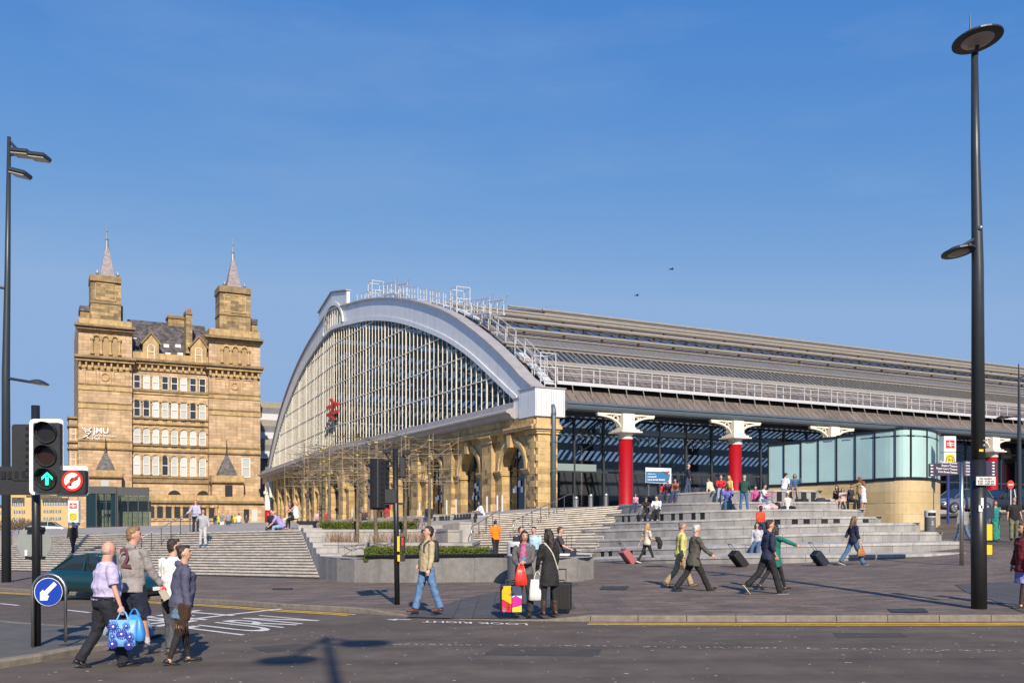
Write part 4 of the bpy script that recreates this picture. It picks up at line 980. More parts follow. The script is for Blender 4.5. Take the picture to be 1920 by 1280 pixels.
    for q in ((c0 + 9, p0[0] + 14, c1 - 9, p0[0] + 16), (c0 + 9, p0[1] - 5, c1 - 9, p0[1] - 3), (c0 + 9, p0[0] + 14, c0 + 10.5, p0[1] - 3), (c1 - 10.5, p0[0] + 14, c1 - 9, p0[1] - 3)): hbox(*q, .9, 1.0, mb=fr, zpx=cx)
    fr.obj('chimney_panel', M_HT, ch)
    for i in range(9):
        q = lerp(c0 + 2, c1 - 4, i / 8); sx = hs(q, 2); zz = hz(cx, p0[0] - .5, 1)
        MB().lathe((sx, 2.5, zz), [(.2, -.1), (.22, .25), (.17, .3)], 8).obj('chimney_pot', M_TRIM if not dy else M_TERRA, ch)
    ap = (200.6, 449) if not dy else (436.8, 474); bx = (185.5, 213) if not dy else (424, 451); yb = 9.0
    sa, z1, zl = hs(ap[0], yb), hz(ap[0], ap[1], yb), hz(cx, p0[0] + 14, yb) - 4; wh = (hs(bx[1], yb) - hs(bx[0], yb)) / 2 * 1.75
    MB().add([V((sa - wh, yb - wh, zl)), V((sa + wh, yb - wh, zl)), V((sa + wh, yb + wh, zl)), V((sa - wh, yb + wh, zl)), V((sa, yb, z1))], [(0, 1, 4), (1, 2, 4), (2, 3, 4), (3, 0, 4)]).obj('spire', M_SLATEP, ht)
    MB().lathe((sa, yb, 0), [(.4, z1 - 2.3), (.22, z1 - .2), (.3, z1), (.12, z1 + .15), (.07, z1 + 1.2), (.16, z1 + 1.35), (.05, z1 + 1.5), (.04, z1 + 2.8)], 8).obj('finial', M_LEAD, ht)
    MB().b2((sa - wh - .3, yb - wh - .3, zl - 6), (sa + wh + .3, yb + wh + .3, zl)).obj('spire_base', M_SLATE, ht)
    for sg in (-1, 1): MB().lathe((sa + sg * wh * .8, yb - wh * .6, 0), [(.12, zl), (.12, zl + 5.0), (.28, zl + 5.3), (.05, zl + 5.9)], 6).obj('small_finial', M_LEAD, ht)
# side dormers peeping beside the towers
for p0, p1, y0, y1 in ((150.5, 168, 573, 600), (470, 482, 598, 622)):
    d_ = hbox(p0, y0 + 9, p1, y1 + 4, 4, 8).obj('side_dormer', M_HC, ht); hbox(p0 - 1, y0, p1 + 1, y0 + 10, 3.8, 8.2).obj('dormer_roof', M_SLATE, d_)
# centre block
mid = hbox(247, 676, 392, 1000, .9, 14, zpx=320).obj('centre_wall', M_HS, ht)
def mband(nm, py0, py1, pr, m): return hbox(247.5, py0, 392, py1, .9 - pr, .92, zpx=320).obj(nm, m, mid)
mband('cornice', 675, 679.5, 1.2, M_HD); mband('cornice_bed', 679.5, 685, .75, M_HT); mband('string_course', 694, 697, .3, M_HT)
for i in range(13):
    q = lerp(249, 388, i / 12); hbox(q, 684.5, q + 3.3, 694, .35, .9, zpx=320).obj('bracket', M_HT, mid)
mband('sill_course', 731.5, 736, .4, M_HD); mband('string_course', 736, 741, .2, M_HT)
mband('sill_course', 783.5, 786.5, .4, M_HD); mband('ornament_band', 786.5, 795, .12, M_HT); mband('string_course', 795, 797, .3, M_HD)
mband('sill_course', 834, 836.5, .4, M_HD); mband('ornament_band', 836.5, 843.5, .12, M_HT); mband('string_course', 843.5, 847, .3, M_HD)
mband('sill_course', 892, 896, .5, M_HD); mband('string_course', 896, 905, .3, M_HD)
colx = [256.75 + 17.5 * i for i in range(8)]
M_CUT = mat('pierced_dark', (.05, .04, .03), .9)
for i, c in enumerate(colx):
    f = i / 7
    for yb_, n_, r_ in ((lerp(786, 793, f), 3, 1.15), (lerp(836, 842, f), 3, .95)):
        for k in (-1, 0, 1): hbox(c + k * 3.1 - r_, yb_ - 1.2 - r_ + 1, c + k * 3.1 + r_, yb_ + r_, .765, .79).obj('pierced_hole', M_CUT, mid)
def sash(par, s0, s1, z0, z1, y, arch, pane, split=.5):
    """sash window: white frame with a pane behind, round headed if arch"""
    w_ = (s1 - s0) / 2; c = (s0 + s1) / 2; zs = z1 - w_ * arch
    top = [V((c - w_ * math.cos(math.pi * i / 10), y, zs + w_ * arch * math.sin(math.pi * i / 10))) for i in range(11)] if arch else [V((s0, y, z1)), V((s1, y, z1))]
    fr = MB(); loop = [V((s0, y, z0))] + top + [V((s1, y, z0))]; k = .84
    ctr = V((c, y, (z0 + z1) / 2)); inn_ = [V((c + (p.x - c) * k, y, ctr.z + (p.z - ctr.z) * (1 - .1 * (s1 - s0) / (z1 - z0) * 1.4))) for p in loop]
    n_ = len(loop); e = V((0, .12, 0))
    fr.add(loop + inn_ + [p + e for p in inn_], [(i, (i + 1) % n_, (i + 1) % n_ + n_, i + n_) for i in range(n_)] + [(i + n_, (i + 1) % n_ + n_, (i + 1) % n_ + 2 * n_, i + 2 * n_) for i in range(n_)])
    fr.b2((s0 + .08, y - .03, lerp(z0, z1, split) - .05), (s1 - .08, y + .08, lerp(z0, z1, split) + .05))
    w = fr.obj('window', M_WFR, par, fix=False)
    pn = MB(); pn.add([p + V((0, .09, 0)) for p in loop], [range(n_)]); pn.obj('pane', pane, w, fix=False)
    return w
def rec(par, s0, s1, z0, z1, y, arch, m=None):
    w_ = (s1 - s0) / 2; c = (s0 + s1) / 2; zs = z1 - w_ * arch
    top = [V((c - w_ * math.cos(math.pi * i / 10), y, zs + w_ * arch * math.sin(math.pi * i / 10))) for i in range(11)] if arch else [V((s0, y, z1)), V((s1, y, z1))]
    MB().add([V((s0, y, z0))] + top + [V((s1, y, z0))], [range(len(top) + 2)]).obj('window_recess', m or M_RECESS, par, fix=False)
rows_ = [((702, 727.5), (710, 736), 0), ((749.5, 780), (756.8, 787), .45), ((800.8, 830), (807, 835.5), 1), ((851, 888.8), (857, 894.5), 1)]
random.seed(5)
for r_, (l, rr, ar) in enumerate(rows_):
    for i, c in enumerate(colx):
        f = i / 7; y0, y1 = lerp(l[0], rr[0], f), lerp(l[1], rr[1], f)
        s0, s1 = hs(c - 6.3, .9), hs(c + 6.3, .9); z1, z0 = hz(c, y0, .9), hz(c, y1, .9)
        dark = (r_, i) in ((0, 0), (0, 7), (1, 1), (2, 0), (2, 7), (0, 4)) 
        sash(mid, s0, s1, z0, z1, .78, ar, M_PDK if dark and r_ == 0 else random.choice((M_NET, M_NET, M_NET2, M_NET2, M_NET2, M_PDK)))
        if ar:
            w_ = (s1 - s0) / 2; cc = (s0 + s1) / 2; zs = z1 - w_ * ar
            MB().loft([[V((cc - (w_ + q) * math.cos(math.pi * k / 10), yy, zs + (w_ * ar + q) * math.sin(math.pi * k / 10))) for q, yy in ((.03, .9), (.03, .62), (.3, .62), (.3, .9))] for k in range(11)]).obj('window_hood', M_HT, mid)
        if i < 7:
            sx = hs(c + 8.75, .9); zz = z1 - (w_ if ar else 0); MB().lathe((sx, .72, 0), [(.2, z0), (.2, z0 + .25), (.13, z0 + .35), (.13, zz - .4), (.23, zz - .15), (.23, zz)], 8).obj('colonnette', M_HT, mid)
# slate roof, dormers and stacks between the towers
ra, rb = hs(246, 1.2), hs(396, 1.2); zr0, zr1 = hz(320, 676, 1.2), hz(300, 604, 7.5)
MB().add([V((ra, 1.2, zr0)), V((rb, 1.2, zr0)), V((rb, 7.5, zr1)), V((ra, 7.5, zr1)), V((ra, 13, zr0)), V((rb, 13, zr0))], [(0, 1, 2, 3), (3, 2, 5, 4)]).obj('slate_roof', M_SLATE, ht)
hbox(247, 664, 392, 676, .85, 1.3, zpx=320).obj('roof_parapet', M_HT, mid)
for (c, ax_, wy) in ((283, 625, (645, 674)), (372.4, 632, (652, 680))):
    yy = .7; s0, s1 = hs(c - 15, yy), hs(c + 15, yy); zt, z0 = hz(c, ax_, yy), hz(c, wy[1] + 2, yy); ze = hz(c, ax_ + 17, yy)
    d_ = MB().prism([V((s0, yy, z0)), V((s1, yy, z0)), V((s1, yy, ze)), V(((s0 + s1) / 2, yy, zt)), V((s0, yy, ze))], (0, 4, 0)).obj('dormer', M_HT, ht)
    for a, b in (((s0 - .3, ze - .3), ((s0 + s1) / 2, zt + .15)), (((s0 + s1) / 2, zt + .15), (s1 + .3, ze - .3))):
        MB().bar((a[0], yy + 1.8, a[1]), (b[0], yy + 1.8, b[1]), 4.2, .22, up=(0, 0, 1)).obj('dormer_coping', M_HD, d_)
    sash(d_, hs(c - 6.8, yy), hs(c + 6.8, yy), hz(c, wy[1], yy), hz(c, wy[0], yy), yy - .08, 1 if c < 300 else .4, M_NET2 if c < 300 else glass('green_blind_pane', (.5, .6, .45), .1, .05, body=(.36, .42, .22)))
for p in ((312, 648), (334, 648.5), (251, 636), (392, 649), (315, 664), (338, 664), (255, 665)):
    yy = lerp(1.2, 7.5, (676 - p[1]) / 72); q = hbox(p[0] - 5, p[1] - 3, p[0] + 5, p[1] + 3, yy - .35, yy + .5).obj('roof_light', M_WFR, ht)
c1 = hbox(348.5, 586, 360.5, 662, 1.4, 3.4).obj('chimney_stack', M_HC, ht); hbox(347.8, 583, 361.2, 589, 1.2, 3.6).obj('chimney_cap', M_HD, c1)
MB().lathe((hs(354.5, 2.4), 2.4, hz(354.5, 583, 2.4)), [(.3, 0), (.3, .4), (.2, .45)], 8).obj('chimney_pot', M_TERRA, c1)
c2 = hbox(315.5, 594, 348, 612, 7, 9.5).obj('chimney_stack', M_HC, ht); hbox(314.5, 592.5, 349, 597, 6.8, 9.7).obj('chimney_cap', M_HD, c2)
for i in range(7): MB().lathe((hs(318 + i * 4.3, 8), 8, hz(330, 592.5, 7)), [(.2, 0), (.2, .3), (.14, .35)], 6).obj('chimney_pot', M_TERRA, c2)
# turrets with pyramid roofs on the low range
for px0, px1, yt, yb2, ap_, base in ((167, 228, 881, 913, (198, 842, 820), (178.7, 216.7)), (398, 457, 891, 932, (425.5, 847, 824), (407.5, 446))):
    y = -2.2; tu = hbox(px0, yt, px1, yb2, y, .0).obj('turret', M_HS, ht); hbox(px0 - 1, yt, px1 + 1, yt + 11, y - .25, 0).obj('turret_parapet', M_HT, tu); hbox(px0 - 1.8, yt + 11, px1 + 1.8, yt + 13.5, y - .5, 0).obj('turret_cornice', M_HD, tu)
    sa, wh = hs(ap_[0], y + 1), (hs(base[1], y) - hs(base[0], y)) / 2; zq, zt = hz(ap_[0], yt + 1, y), hz(ap_[0], ap_[1], y)
    MB().add([V((sa - wh, y + .1, zq)), V((sa + wh, y + .1, zq)), V((sa + wh, y + 2.2, zq)), V((sa - wh, y + 2.2, zq)), V((sa, y + 1.2, zt))], [(0, 1, 4), (1, 2, 4), (2, 3, 4), (3, 0, 4)]).obj('pyramid_roof', M_SLATE, tu)
    MB().lathe((sa, y + 1.2, 0), [(.22, zt - .5), (.1, zt), (.05, hz(ap_[0], ap_[2], y)), (.02, hz(ap_[0], ap_[2], y) + .1)], 6).obj('finial', M_BLACK, tu)
hbox(422, 909, 436, 930.5, -2.25, -2.1).obj('turret_window', M_PDK, ht); hbox(189, 900, 204, 911, -2.25, -2.1).obj('turret_window', M_NET, ht)
q = (453, 858, 469, 895); sash(ht, hs(q[0]), hs(q[2]), hz(461, q[3]), hz(461, q[1]), -.1, 0, M_NET)
# low range along the foot
low = hbox(276, 938, 512, 1000, -3, 0, zpx=390).obj('low_range_wall', M_HS, ht)
hbox(277, 927.5, 400, 938, -3.1, 0, zpx=340).obj('low_parapet', M_HT, low); hbox(400, 931, 512, 941, -3.1, 0, zpx=450).obj('low_parapet', M_HT, low)
hbox(275.5, 938, 513, 942.5, -3.5, -3, zpx=390).obj('low_cornice', M_HD, low); hbox(277, 971, 402, 976, -3.2, -3, zpx=340).obj('sill_course', M_HT, low)
for i in range(8):
    c = 284 + 16.2 * i; f = i / 7
    hbox(c - 5.2, 948 + 3 * f, c + 5.2, 972 + 2 * f, -3.03, -2.98).obj('low_window', M_PDK, low)
    sx = hs(c + 8.1, -3); MB().lathe((sx, -3.1, 0), [(.3, hz(c, 972, -3)), (.2, hz(c, 970, -3)), (.2, hz(c, 953, -3)), (.36, hz(c, 949, -3)), (.36, hz(c, 946, -3))], 8).obj('colonnette', M_HT, low)
for c, w_, yt in ((327, 13, 919), (381, 12, 921)):
    s0, s1 = hs(c - w_, .85), hs(c + w_, .85); zc = hz(c, 931, .85); rr = (s1 - s0) / 2
    MB().add([V(((s0 + s1) / 2 - rr * math.cos(math.pi * i / 12), .84, zc + rr * math.sin(math.pi * i / 12))) for i in range(13)], [range(13)]).obj('lunette_window', M_PDK, mid)
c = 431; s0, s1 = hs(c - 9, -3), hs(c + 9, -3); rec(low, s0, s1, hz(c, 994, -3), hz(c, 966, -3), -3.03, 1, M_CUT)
MB().loft([[V(((s0 + s1) / 2 - ((s1 - s0) / 2 + r) * math.cos(math.pi * i / 12), yy, hz(c, 966, -3) - (s1 - s0) / 2 + ((s1 - s0) / 2 + r) * math.sin(math.pi * i / 12))) for r, yy in ((0, -3), (0, -3.2), (.5, -3.2), (.5, -3))] for i in range(13)]).obj('door_hood', M_HT, low)
for p0, p1, m in ((457, 467, M_PDK), (472, 483, M_NET2)): hbox(p0, 954, p1, 977, -3.04, -2.98).obj('low_window', m, low)
# bay at the left flank
bay = hbox(129.5, 786, 149, 1000, 3, 7).obj('side_bay', M_HS, ht)
for a, b in ((780, 784), (795, 799), (826, 829), (838, 841)): hbox(127.5, a, 149.5, b, 2.6, 7).obj('bay_string', M_HD, bay)
for a, b in ((801, 825), (849, 874), (888, 912)): sash(bay, hs(132.5, 3), hs(142, 3), hz(137, b, 3), hz(137, a, 3), 2.92, 0, M_PDK)
# wall lettering and bird emblem
M_LET = mat('white_sign_letters', (.80, .79, .77), .5)
sg = tag(thing('wall_sign', 'white JMU North Western Hall lettering with bird emblem on sandstone tower', 'sign', H0, UA), None)
def stx(s, px, py, h, fit):
    return text_on('lettering', s, M_LET, sg, V((hs(px, -.2), -.2, hz(px, py, -.2))), (1, 0, -.0), (0, 0, 1), h, 0, fit, depth=.12)
stx('JMU', 173.5, 811, .86, 2.3); stx('North Western', 173.5, 818, .44, 3.5); stx('Hall', 173.5, 823.5, .44, 1.0)
def lw(pts, w):
    b = MB(); q = [V((hs(x, -.2), -.2, hz(x, y, -.2))) for x, y in pts]
    for a, c in zip(q, q[1:]): b.bar(a, c, .1, w, up=(0, 1, 0))
    return b
eb = MB()
for pts, w_ in (([(153.5, 801), (156, 804.5), (160, 807.5), (165, 808), (169, 804), (171.5, 801)], .26), ([(157, 801.5), (161, 805), (166, 805)], .2), ([(166, 806), (170, 809), (166, 814), (162, 817)], .26), ([(162, 816), (158, 819.5), (155, 819)], .24), ([(162, 816), (164, 820), (166, 821.5)], .2), ([(159, 808), (162, 812), (168, 811)], .2)):
    m_ = lw(pts, w_); eb.add(m_.v, m_.f)
eb.obj('bird_emblem', M_LET, sg)

# ------------------------------------------------------------ glass entrance box in front of the hotel
gb0 = V(((161 - 960) / F * 112, 112, 0)); gx = thing('glass_entrance_box', 'dark framed glass entrance pavilion below the sandstone tower', 'pavilion', gb0 + V((0, 0, .7)), UA * .6)
gu = V((math.cos(UA * .6), math.sin(UA * .6), 0))
def gs(px): a = (px - 960) / F; return (a * gb0.y - gb0.x) / (gu.x - a * gu.y)
gz_ = lambda px, py: CZ + (HOR - py) / F * (gb0.y + gu.y * gs(px)) - .7
M_BOXF = mat('charcoal_fascia', (.045, .048, .055), .45)
x1, x2, x3 = gs(161), gs(219), gs(279)
M_BGL = glass('pavilion_glass', (.72, .82, .82), 1, .02, refl=.7)
for a, b, t0, f0 in ((x1, x2 - .05, gz_(190, 911.5), .85), (x2 + .05, x3, gz_(248, 913), 1.0)):
    zb2 = -.6
    MB().b2((a, 0, t0 - f0), (b, .5, t0)).obj('fascia', M_BOXF, gx); MB().b2((a, .5, t0 - .3), (b, 5, t0 - .28)).obj('glass_roof', M_BGL, gx)
    MB().b2((a, .1, zb2), (b, .13, t0 - f0)).obj('front_glass', M_BGL, gx)
    for i in range(4):
        s = lerp(a, b - .1, i / 3); MB().b2((s, .0, zb2), (s + .1, .2, t0 - f0)).obj('mullion', M_BOXF, gx)
    MB().b2((a, 3.0, zb2), (b, 3.2, t0 - f0)).obj('back_wall', M_HS, gx)
MB().b2((x1, .2, -.6), (x1 + 1.1, 4.8, gz_(165, 925))).obj('side_panel', mat('blue_black_panel', (.03, .045, .06), .3), gx)
MB().b2((x2 - .6, .2, -.6), (x2 + .1, 4.8, gz_(219, 925))).obj('side_panel', MATS['blue_black_panel'], gx)
for z in (1.6, 3.4): MB().b2((x1 + 1.5, .5, z), (x2 - .8, .7, z + .15)).obj('lift_frame', M_BOXF, gx)
for s in (x1 + 1.9, x1 + 2.7): MB().b2((s, .5, -.5), (s + .12, .7, 5)).obj('lift_frame', M_BOXF, gx)
MB().b2((x1 - 1, -1.2, -1.2), (x3 + 9, -.9, .05)).obj('ramp_wall', M_KST[0], gx)

# ------------------------------------------------------------ far buildings beyond the hotel on the left
M_FB = mat('yellow_brick', (.55, .40, .19), .85, var=.12, vs=.6)
M_FW = mat('far_window', (.10, .13, .16), .25, var=.3, vs=2)
def far_block(label, px0, px1, py0, py1, Y, wins, roof):
    o = P(px0, py1, Y); t = thing('office_building', label, 'building', o); x1 = (px1 - px0) / F * Y; h = (py1 - py0) / F * Y
    MB().b2((0, 0, -2), (x1, 14, h)).obj('wall', M_FB, t)
    k = Y / F
    for (a, b, c, d) in wins: 
        w = MB().b2(((a - px0) * k, -.06, (py1 - d) * k), ((b - px0) * k, .1, (py1 - c) * k)).obj('window', M_FW, t)
        nm = max(2, int((b - a) / 3))
        for i in range(1, nm): 
            s = lerp((a - px0) * k, (b - px0) * k, i / nm); MB().b2((s - .06, -.1, (py1 - d) * k), (s + .06, -.06, (py1 - c) * k)).obj('glazing_bar', M_WFR, w)
    for (a, b, c, d) in roof: MB().b2(((a - px0) * k, -.2, (py1 - d) * k), ((b - px0) * k, 12, (py1 - c) * k)).obj('roof', M_SLATE, t)
far_block('yellow office block with rows of windows beside the traffic light pole', 77, 128, 936, 1000, 230, [(82, 97, 955.5, 961), (99, 114, 955.5, 961), (82, 97, 969, 974.5), (99, 114, 969, 974.5), (82, 97, 983.5, 991), (99, 114, 983.5, 991), (81, 127, 941.5, 947)], [(80, 127, 933, 941)])
far_block('yellow office block with grey roof behind the left lamp post', 20, 66, 926, 1002, 235, [(26, 38.5, 956, 962), (41, 46.5, 956, 962), (26, 38.5, 970, 977), (41, 46.5, 970, 977), (23, 46, 942, 948)], [(23, 46, 932, 942), (50, 63, 928, 931)])
far_block('tall pale yellow stair block rising above the offices', 47, 140, 918, 990, 252, [], [(90, 140, 915, 919)])
far_block('dark low warehouse at the far left edge', -60, 12, 950, 1005, 260, [(-40, 5, 958, 964)], [(-60, 12, 946, 951)])
# ============================================================ hedges, shrubs and trained trees
random.seed(11)
M_LEAF = [mat('box_leaf_%s' % k, c, .6, var=.3, vs=9) for k, c in (('a', (.085, .11, .012)), ('b', (.055, .085, .012)), ('c', (.12, .135, .02)))]
M_TWIG = mat('bare_twig', (.20, .125, .08), .85, var=.3, vs=8)
def leaf_cloud(lo, hi, n, size, fn=None):
    b = MB()
    for _ in range(n):
        c = V([random.uniform(a, e) for a, e in zip(lo, hi)])
        k = random.randrange(5)      # push most leaves to the clipped surface
        if k == 0: c.z = hi[2] + random.gauss(0, .02)
        elif k in (1, 2): c.y = lo[1] + random.gauss(0, .02)
        if fn: c = fn(c)
        d = V((random.gauss(0, 1), random.gauss(0, 1), random.gauss(0, 1))).normalized(); e = d.orthogonal().normalized(); s = size * random.uniform(.6, 1.3)
        b.add([c - d * s, c + e * s * .5, c + d * s, c - e * s * .5], [(0, 1, 2, 3)])
    return b
def hedge(label, px0, px1, Y0, Y1, z0, z1, n):
    a, b = (px0 - 960) / F * Y0, (px1 - 960) / F * Y0
    t = thing('clipped_hedge', label, 'hedge', V(((a + b) / 2, Y0, z0)))
    core = MB().b2((a + .1, Y0 + .1, z0), (b - .1, Y1 - .05, z1 - .07)); core.obj('inner_growth', M_LEAF[1], t, world=True)
    for k in range(3): tag(leaf_cloud((a, Y0, z0), (b, Y1, z1), n // 3, .05).obj('leaves', M_LEAF[k], t, world=True, fix=False), kind='stuff')
hedge('low clipped green hedge behind the black slatted bench', 683, 916, 30.6, 31.7, .6, 1.02, 12000)
hedge('upper clipped hedge on top of the terraced planter', 600, 778, 40.2, 41.2, 1.35, 1.85, 9000)
def shrubs(label, px0, px1, Y0, Y1, z0, h, n):
    b = MB(); a, c = (px0 - 960) / F * Y0, (px1 - 960) / F * Y0; cl = [random.uniform(a, c) for _ in range(max(3, n // 45))]
    for _ in range(n):
        x = random.choice(cl) + random.gauss(0, .16); p = V((clamp(x, a, c), random.uniform(Y0, Y1), z0)); pts = [p]; d = V((random.gauss(0, .28), random.gauss(0, .28), 1))
        for k in range(3): pts.append(pts[-1] + (d + V((random.gauss(0, .2), random.gauss(0, .2), 0))) * h * random.uniform(.2, .4))
        b.tube(pts, [.009, .007, .005, .003], 3)
    return tag(b.obj('bare_shrubs', M_TWIG, fix=False), label, 'shrubs', kind='stuff')
shrubs('bare brown winter shrubs between the pale planter walls', 608, 812, 37.2, 38.9, zpx(1019, 36.4), .45, 620)
shrubs('thin bare twigs behind the upper hedge', 592, 800, 41.6, 44, zpx(994, 41), .62, 420)
M_BARK = mat('smooth_grey_green_bark', (.17, .13, .085), .85, var=.35, vs=5, bump=.3, bs=30, col2=(.10, .085, .055))
M_CANE = mat('bamboo_cane', (.36, .25, .16), .6, var=.15, vs=6)
M_TIE = mat('yellow_tie', (.5, .46, .06), .6)
trees = [(577, 996, 47, 846), (601, 993, 50, 838), (607, 992, 45.5, 833), (617, 996, 43.5, 827), (670, 1015, 38.6, 812), (692, 990, 46.5, 824), (705, 1044, 32.2, 818), (760, 1016, 38.2, 808), (676, 990, 49, 836), (806, 1016, 37.6, 815)]
tl_ = ['leftmost trained bare tree, slim, beside the sitting woman in white', 'slim pleached tree just left of the thick paired trunks', 'left one of two thick trunks standing close together', 'tall mossy trunk right of the close pair of trees', 'bare tree standing between the two planter walls under a bamboo cross',
       'rear bare tree just left of the black signal heads', 'nearest trained tree rising from the lower hedge by the signal', 'bare tree right of the black signal pole', 'rear slim tree behind the one in the planter walls', 'rightmost trained tree in front of the sandstone arches']
for (px, py, Y, pt), lab in zip(trees, tl_):
    base = P(px, py, Y); h = (py - pt) / F * Y; t = thing('pleached_tree', lab, 'tree', base, 0, 'trained bare trees in the planter')
    r0 = .085 if px in (607, 617, 601) else .075
    lean = V((random.gauss(0, .02), random.gauss(0, .02), 0))
    tp = [V((0, 0, -.4)) + lean * 0] + [V((random.gauss(0, .012), random.gauss(0, .012), h * f)) + lean * f for f in (0, .2, .4, .6, .8, 1)]
    MB().tube(tp, [r0 * 1.1, r0, r0 * .92, r0 * .86, r0 * .75, r0 * .6, r0 * .25], 9).obj('trunk', M_BARK, t, smooth=True)
    br = MB(); lv = [h * f for f in (.55, .64, .72, .8, .88, .95)]
    for z in lv:
        for s in (-1, 1):
            L = random.uniform(.8, 1.35); p = V((0, 0, z)); pts = [p]; n = 6
            for k in range(n): p = p + V((s * L / n, random.gauss(0, .05), random.gauss(.005, .045))); pts.append(p)
            br.tube(pts, [.024 * (1 - .12 * k) for k in range(n + 1)], 5)
            for k in range(7):
                q = random.choice(pts[1:]); d = V((random.gauss(s * .1, .13), random.gauss(0, .13), random.gauss(.06, .12))); m_ = q + d * .6 + V((0, 0, random.gauss(0, .03)))
                br.tube([q, m_, q + d * random.uniform(.9, 1.6)], [.011, .008, .004], 3)
    tag(br.obj('crown', M_BARK, t, fix=False), kind='stuff')
    w_ = 1.15; y = -.06
    cn = [((-w_, y, h * .5), (-w_, y, h * .98)), ((w_, y, h * .5), (w_, y, h * .98))] + [((-w_, y, z), (w_, y, z)) for z in (h * .57, h * .68, h * .82, h * .97)] + [((-w_, y - .02, h * .94), (w_, y - .02, h * .56)), ((-w_, y + .02, h * .56), (w_, y + .02, h * .94))]
    for a, b in (cn[:5] if px in (577, 617, 670, 705, 760, 806) else cn[2:4]) + [random.choice(cn[-2:])]: MB().tube([a, b], .010, 5).obj('bamboo_cane', M_CANE, t)
    for z in lv[1::2]: MB().lathe((0, 0, z), [(r0 * .9, -.02), (r0 * .98, 0), (r0 * .9, .02)], 8).obj('tie', M_TIE, t)
# bare bushes far left
b = MB()
for _ in range(260):
    p = P(random.uniform(8, 62), 1001, 150 + random.random() * 8); pts = [p]; d = V((random.gauss(0, .5), 0, 1))
    for k in range(3): pts.append(pts[-1] + (d + V((random.gauss(0, .4), 0, 0))) * random.uniform(.5, 1.0))
    b.tube(pts, [.07, .05, .04, .02], 3)
tag(b.obj('bare_bushes', mat('dark_twig', (.10, .07, .05), .9), fix=False), 'mass of bare brown bushes beyond the left lamp post', 'bushes', kind='stuff')

# ============================================================ lamps and signals
M_LAMP = mat('dark_lamp_paint', (.035, .042, .052), .4, metal=.2, var=.1, vs=3)
M_LENS = mat('lamp_lens', (.42, .40, .36), .3)
def dish(par, c, r, tilt_to, m=M_LAMP):
    """saucer lamp head: domed top, lens under a rim, leaning"""
    c = V(c); up = V(tilt_to).normalized(); x = up.orthogonal().normalized(); y = up.cross(x)
    def lat(prof, nm, mm):
        n = 28; b = MB().loft([[c + (x * math.cos(2 * math.pi * k / n) + y * math.sin(2 * math.pi * k / n)) * rr + up * z for k in range(n)] for rr, z in prof]); return b.obj(nm, mm, par, world=True, smooth=False)
    hd = lat([(r * .68, -.01), (r, 0), (r, .03), (r * .82, r * .17), (r * .5, r * .32), (r * .2, r * .40), (.03, r * .42)], 'lamp_head', m)
    lat([(.02, -.10 * r), (r * .4, -.09 * r), (r * .62, -.04 * r), (r * .68, 0)], 'lens', M_LENS); return hd
base = G(1836, 1141); Y = base.y
lp = thing('street_lamp', 'tall black lamp column with two saucer heads at the right', 'street lamp', base)
zz = lambda py: CZ - (py - HOR) / F * Y
top = V((base.x - .09, Y, zz(100)))
MB().tube([base - V((0, 0, .3)), V((base.x - .02, Y, zz(862)))], .145, 20).obj('lower_shaft', M_BLACK, lp, world=True, smooth=True)
MB().tube([V((base.x - .02, Y, zz(862))), V((base.x - .03, Y, zz(500))), V((base.x - .07, Y, zz(300))), top], [.128, .11, .085, .062], 20).obj('upper_shaft', M_LAMP, lp, world=True, smooth=True)
hd = P(1833, 76, Y - .1); MB().tube([top - V((0, 0, .3)), top + V((.02, -.02, .02)), hd + V((0, 0, -.1))], [.05, .045, .04], 10).obj('head_stem', M_LAMP, lp, world=True)
dish(lp, hd, .46, (-.10, .1, .95)); MB().tube([hd + V((-.09, .1, .1)), hd + V((-.1, .1, .58))], [.022, .008], 6).obj('spike', M_LAMP, lp, world=True)
h2 = P(1797, 474, Y - .1); dish(lp, h2, .31, (-.12, .12, .95)); MB().tube([h2 + V((.03, 0, .1)), V((base.x - .03, Y, zz(445)))], .035, 8).obj('arm', M_LAMP, lp, world=True)
MB().ball((base.x - .03, Y - .1, zz(430)), .05).obj('bolt', M_STEEL, lp, world=True)
for py, c in ((836, 1), (827, 0)): MB().ball((base.x + .02, Y - .13, zz(py)), .02 + .015 * c).obj('bolt', M_STEEL, lp, world=True)
MB().box((base.x - .03, Y - .135, zz(845)), (.08, .015, .045)).obj('yellow_label', mat('label_yellow', (.75, .5, .02), .6), lp, world=True)
MB().box((base.x - .02, Y - .15, zz(943)), (.05, .012, .2)).box((base.x - .05, Y - .15, zz(953)), (.07, .012, .12)).obj('sticker', M_WHITE, lp, world=True)
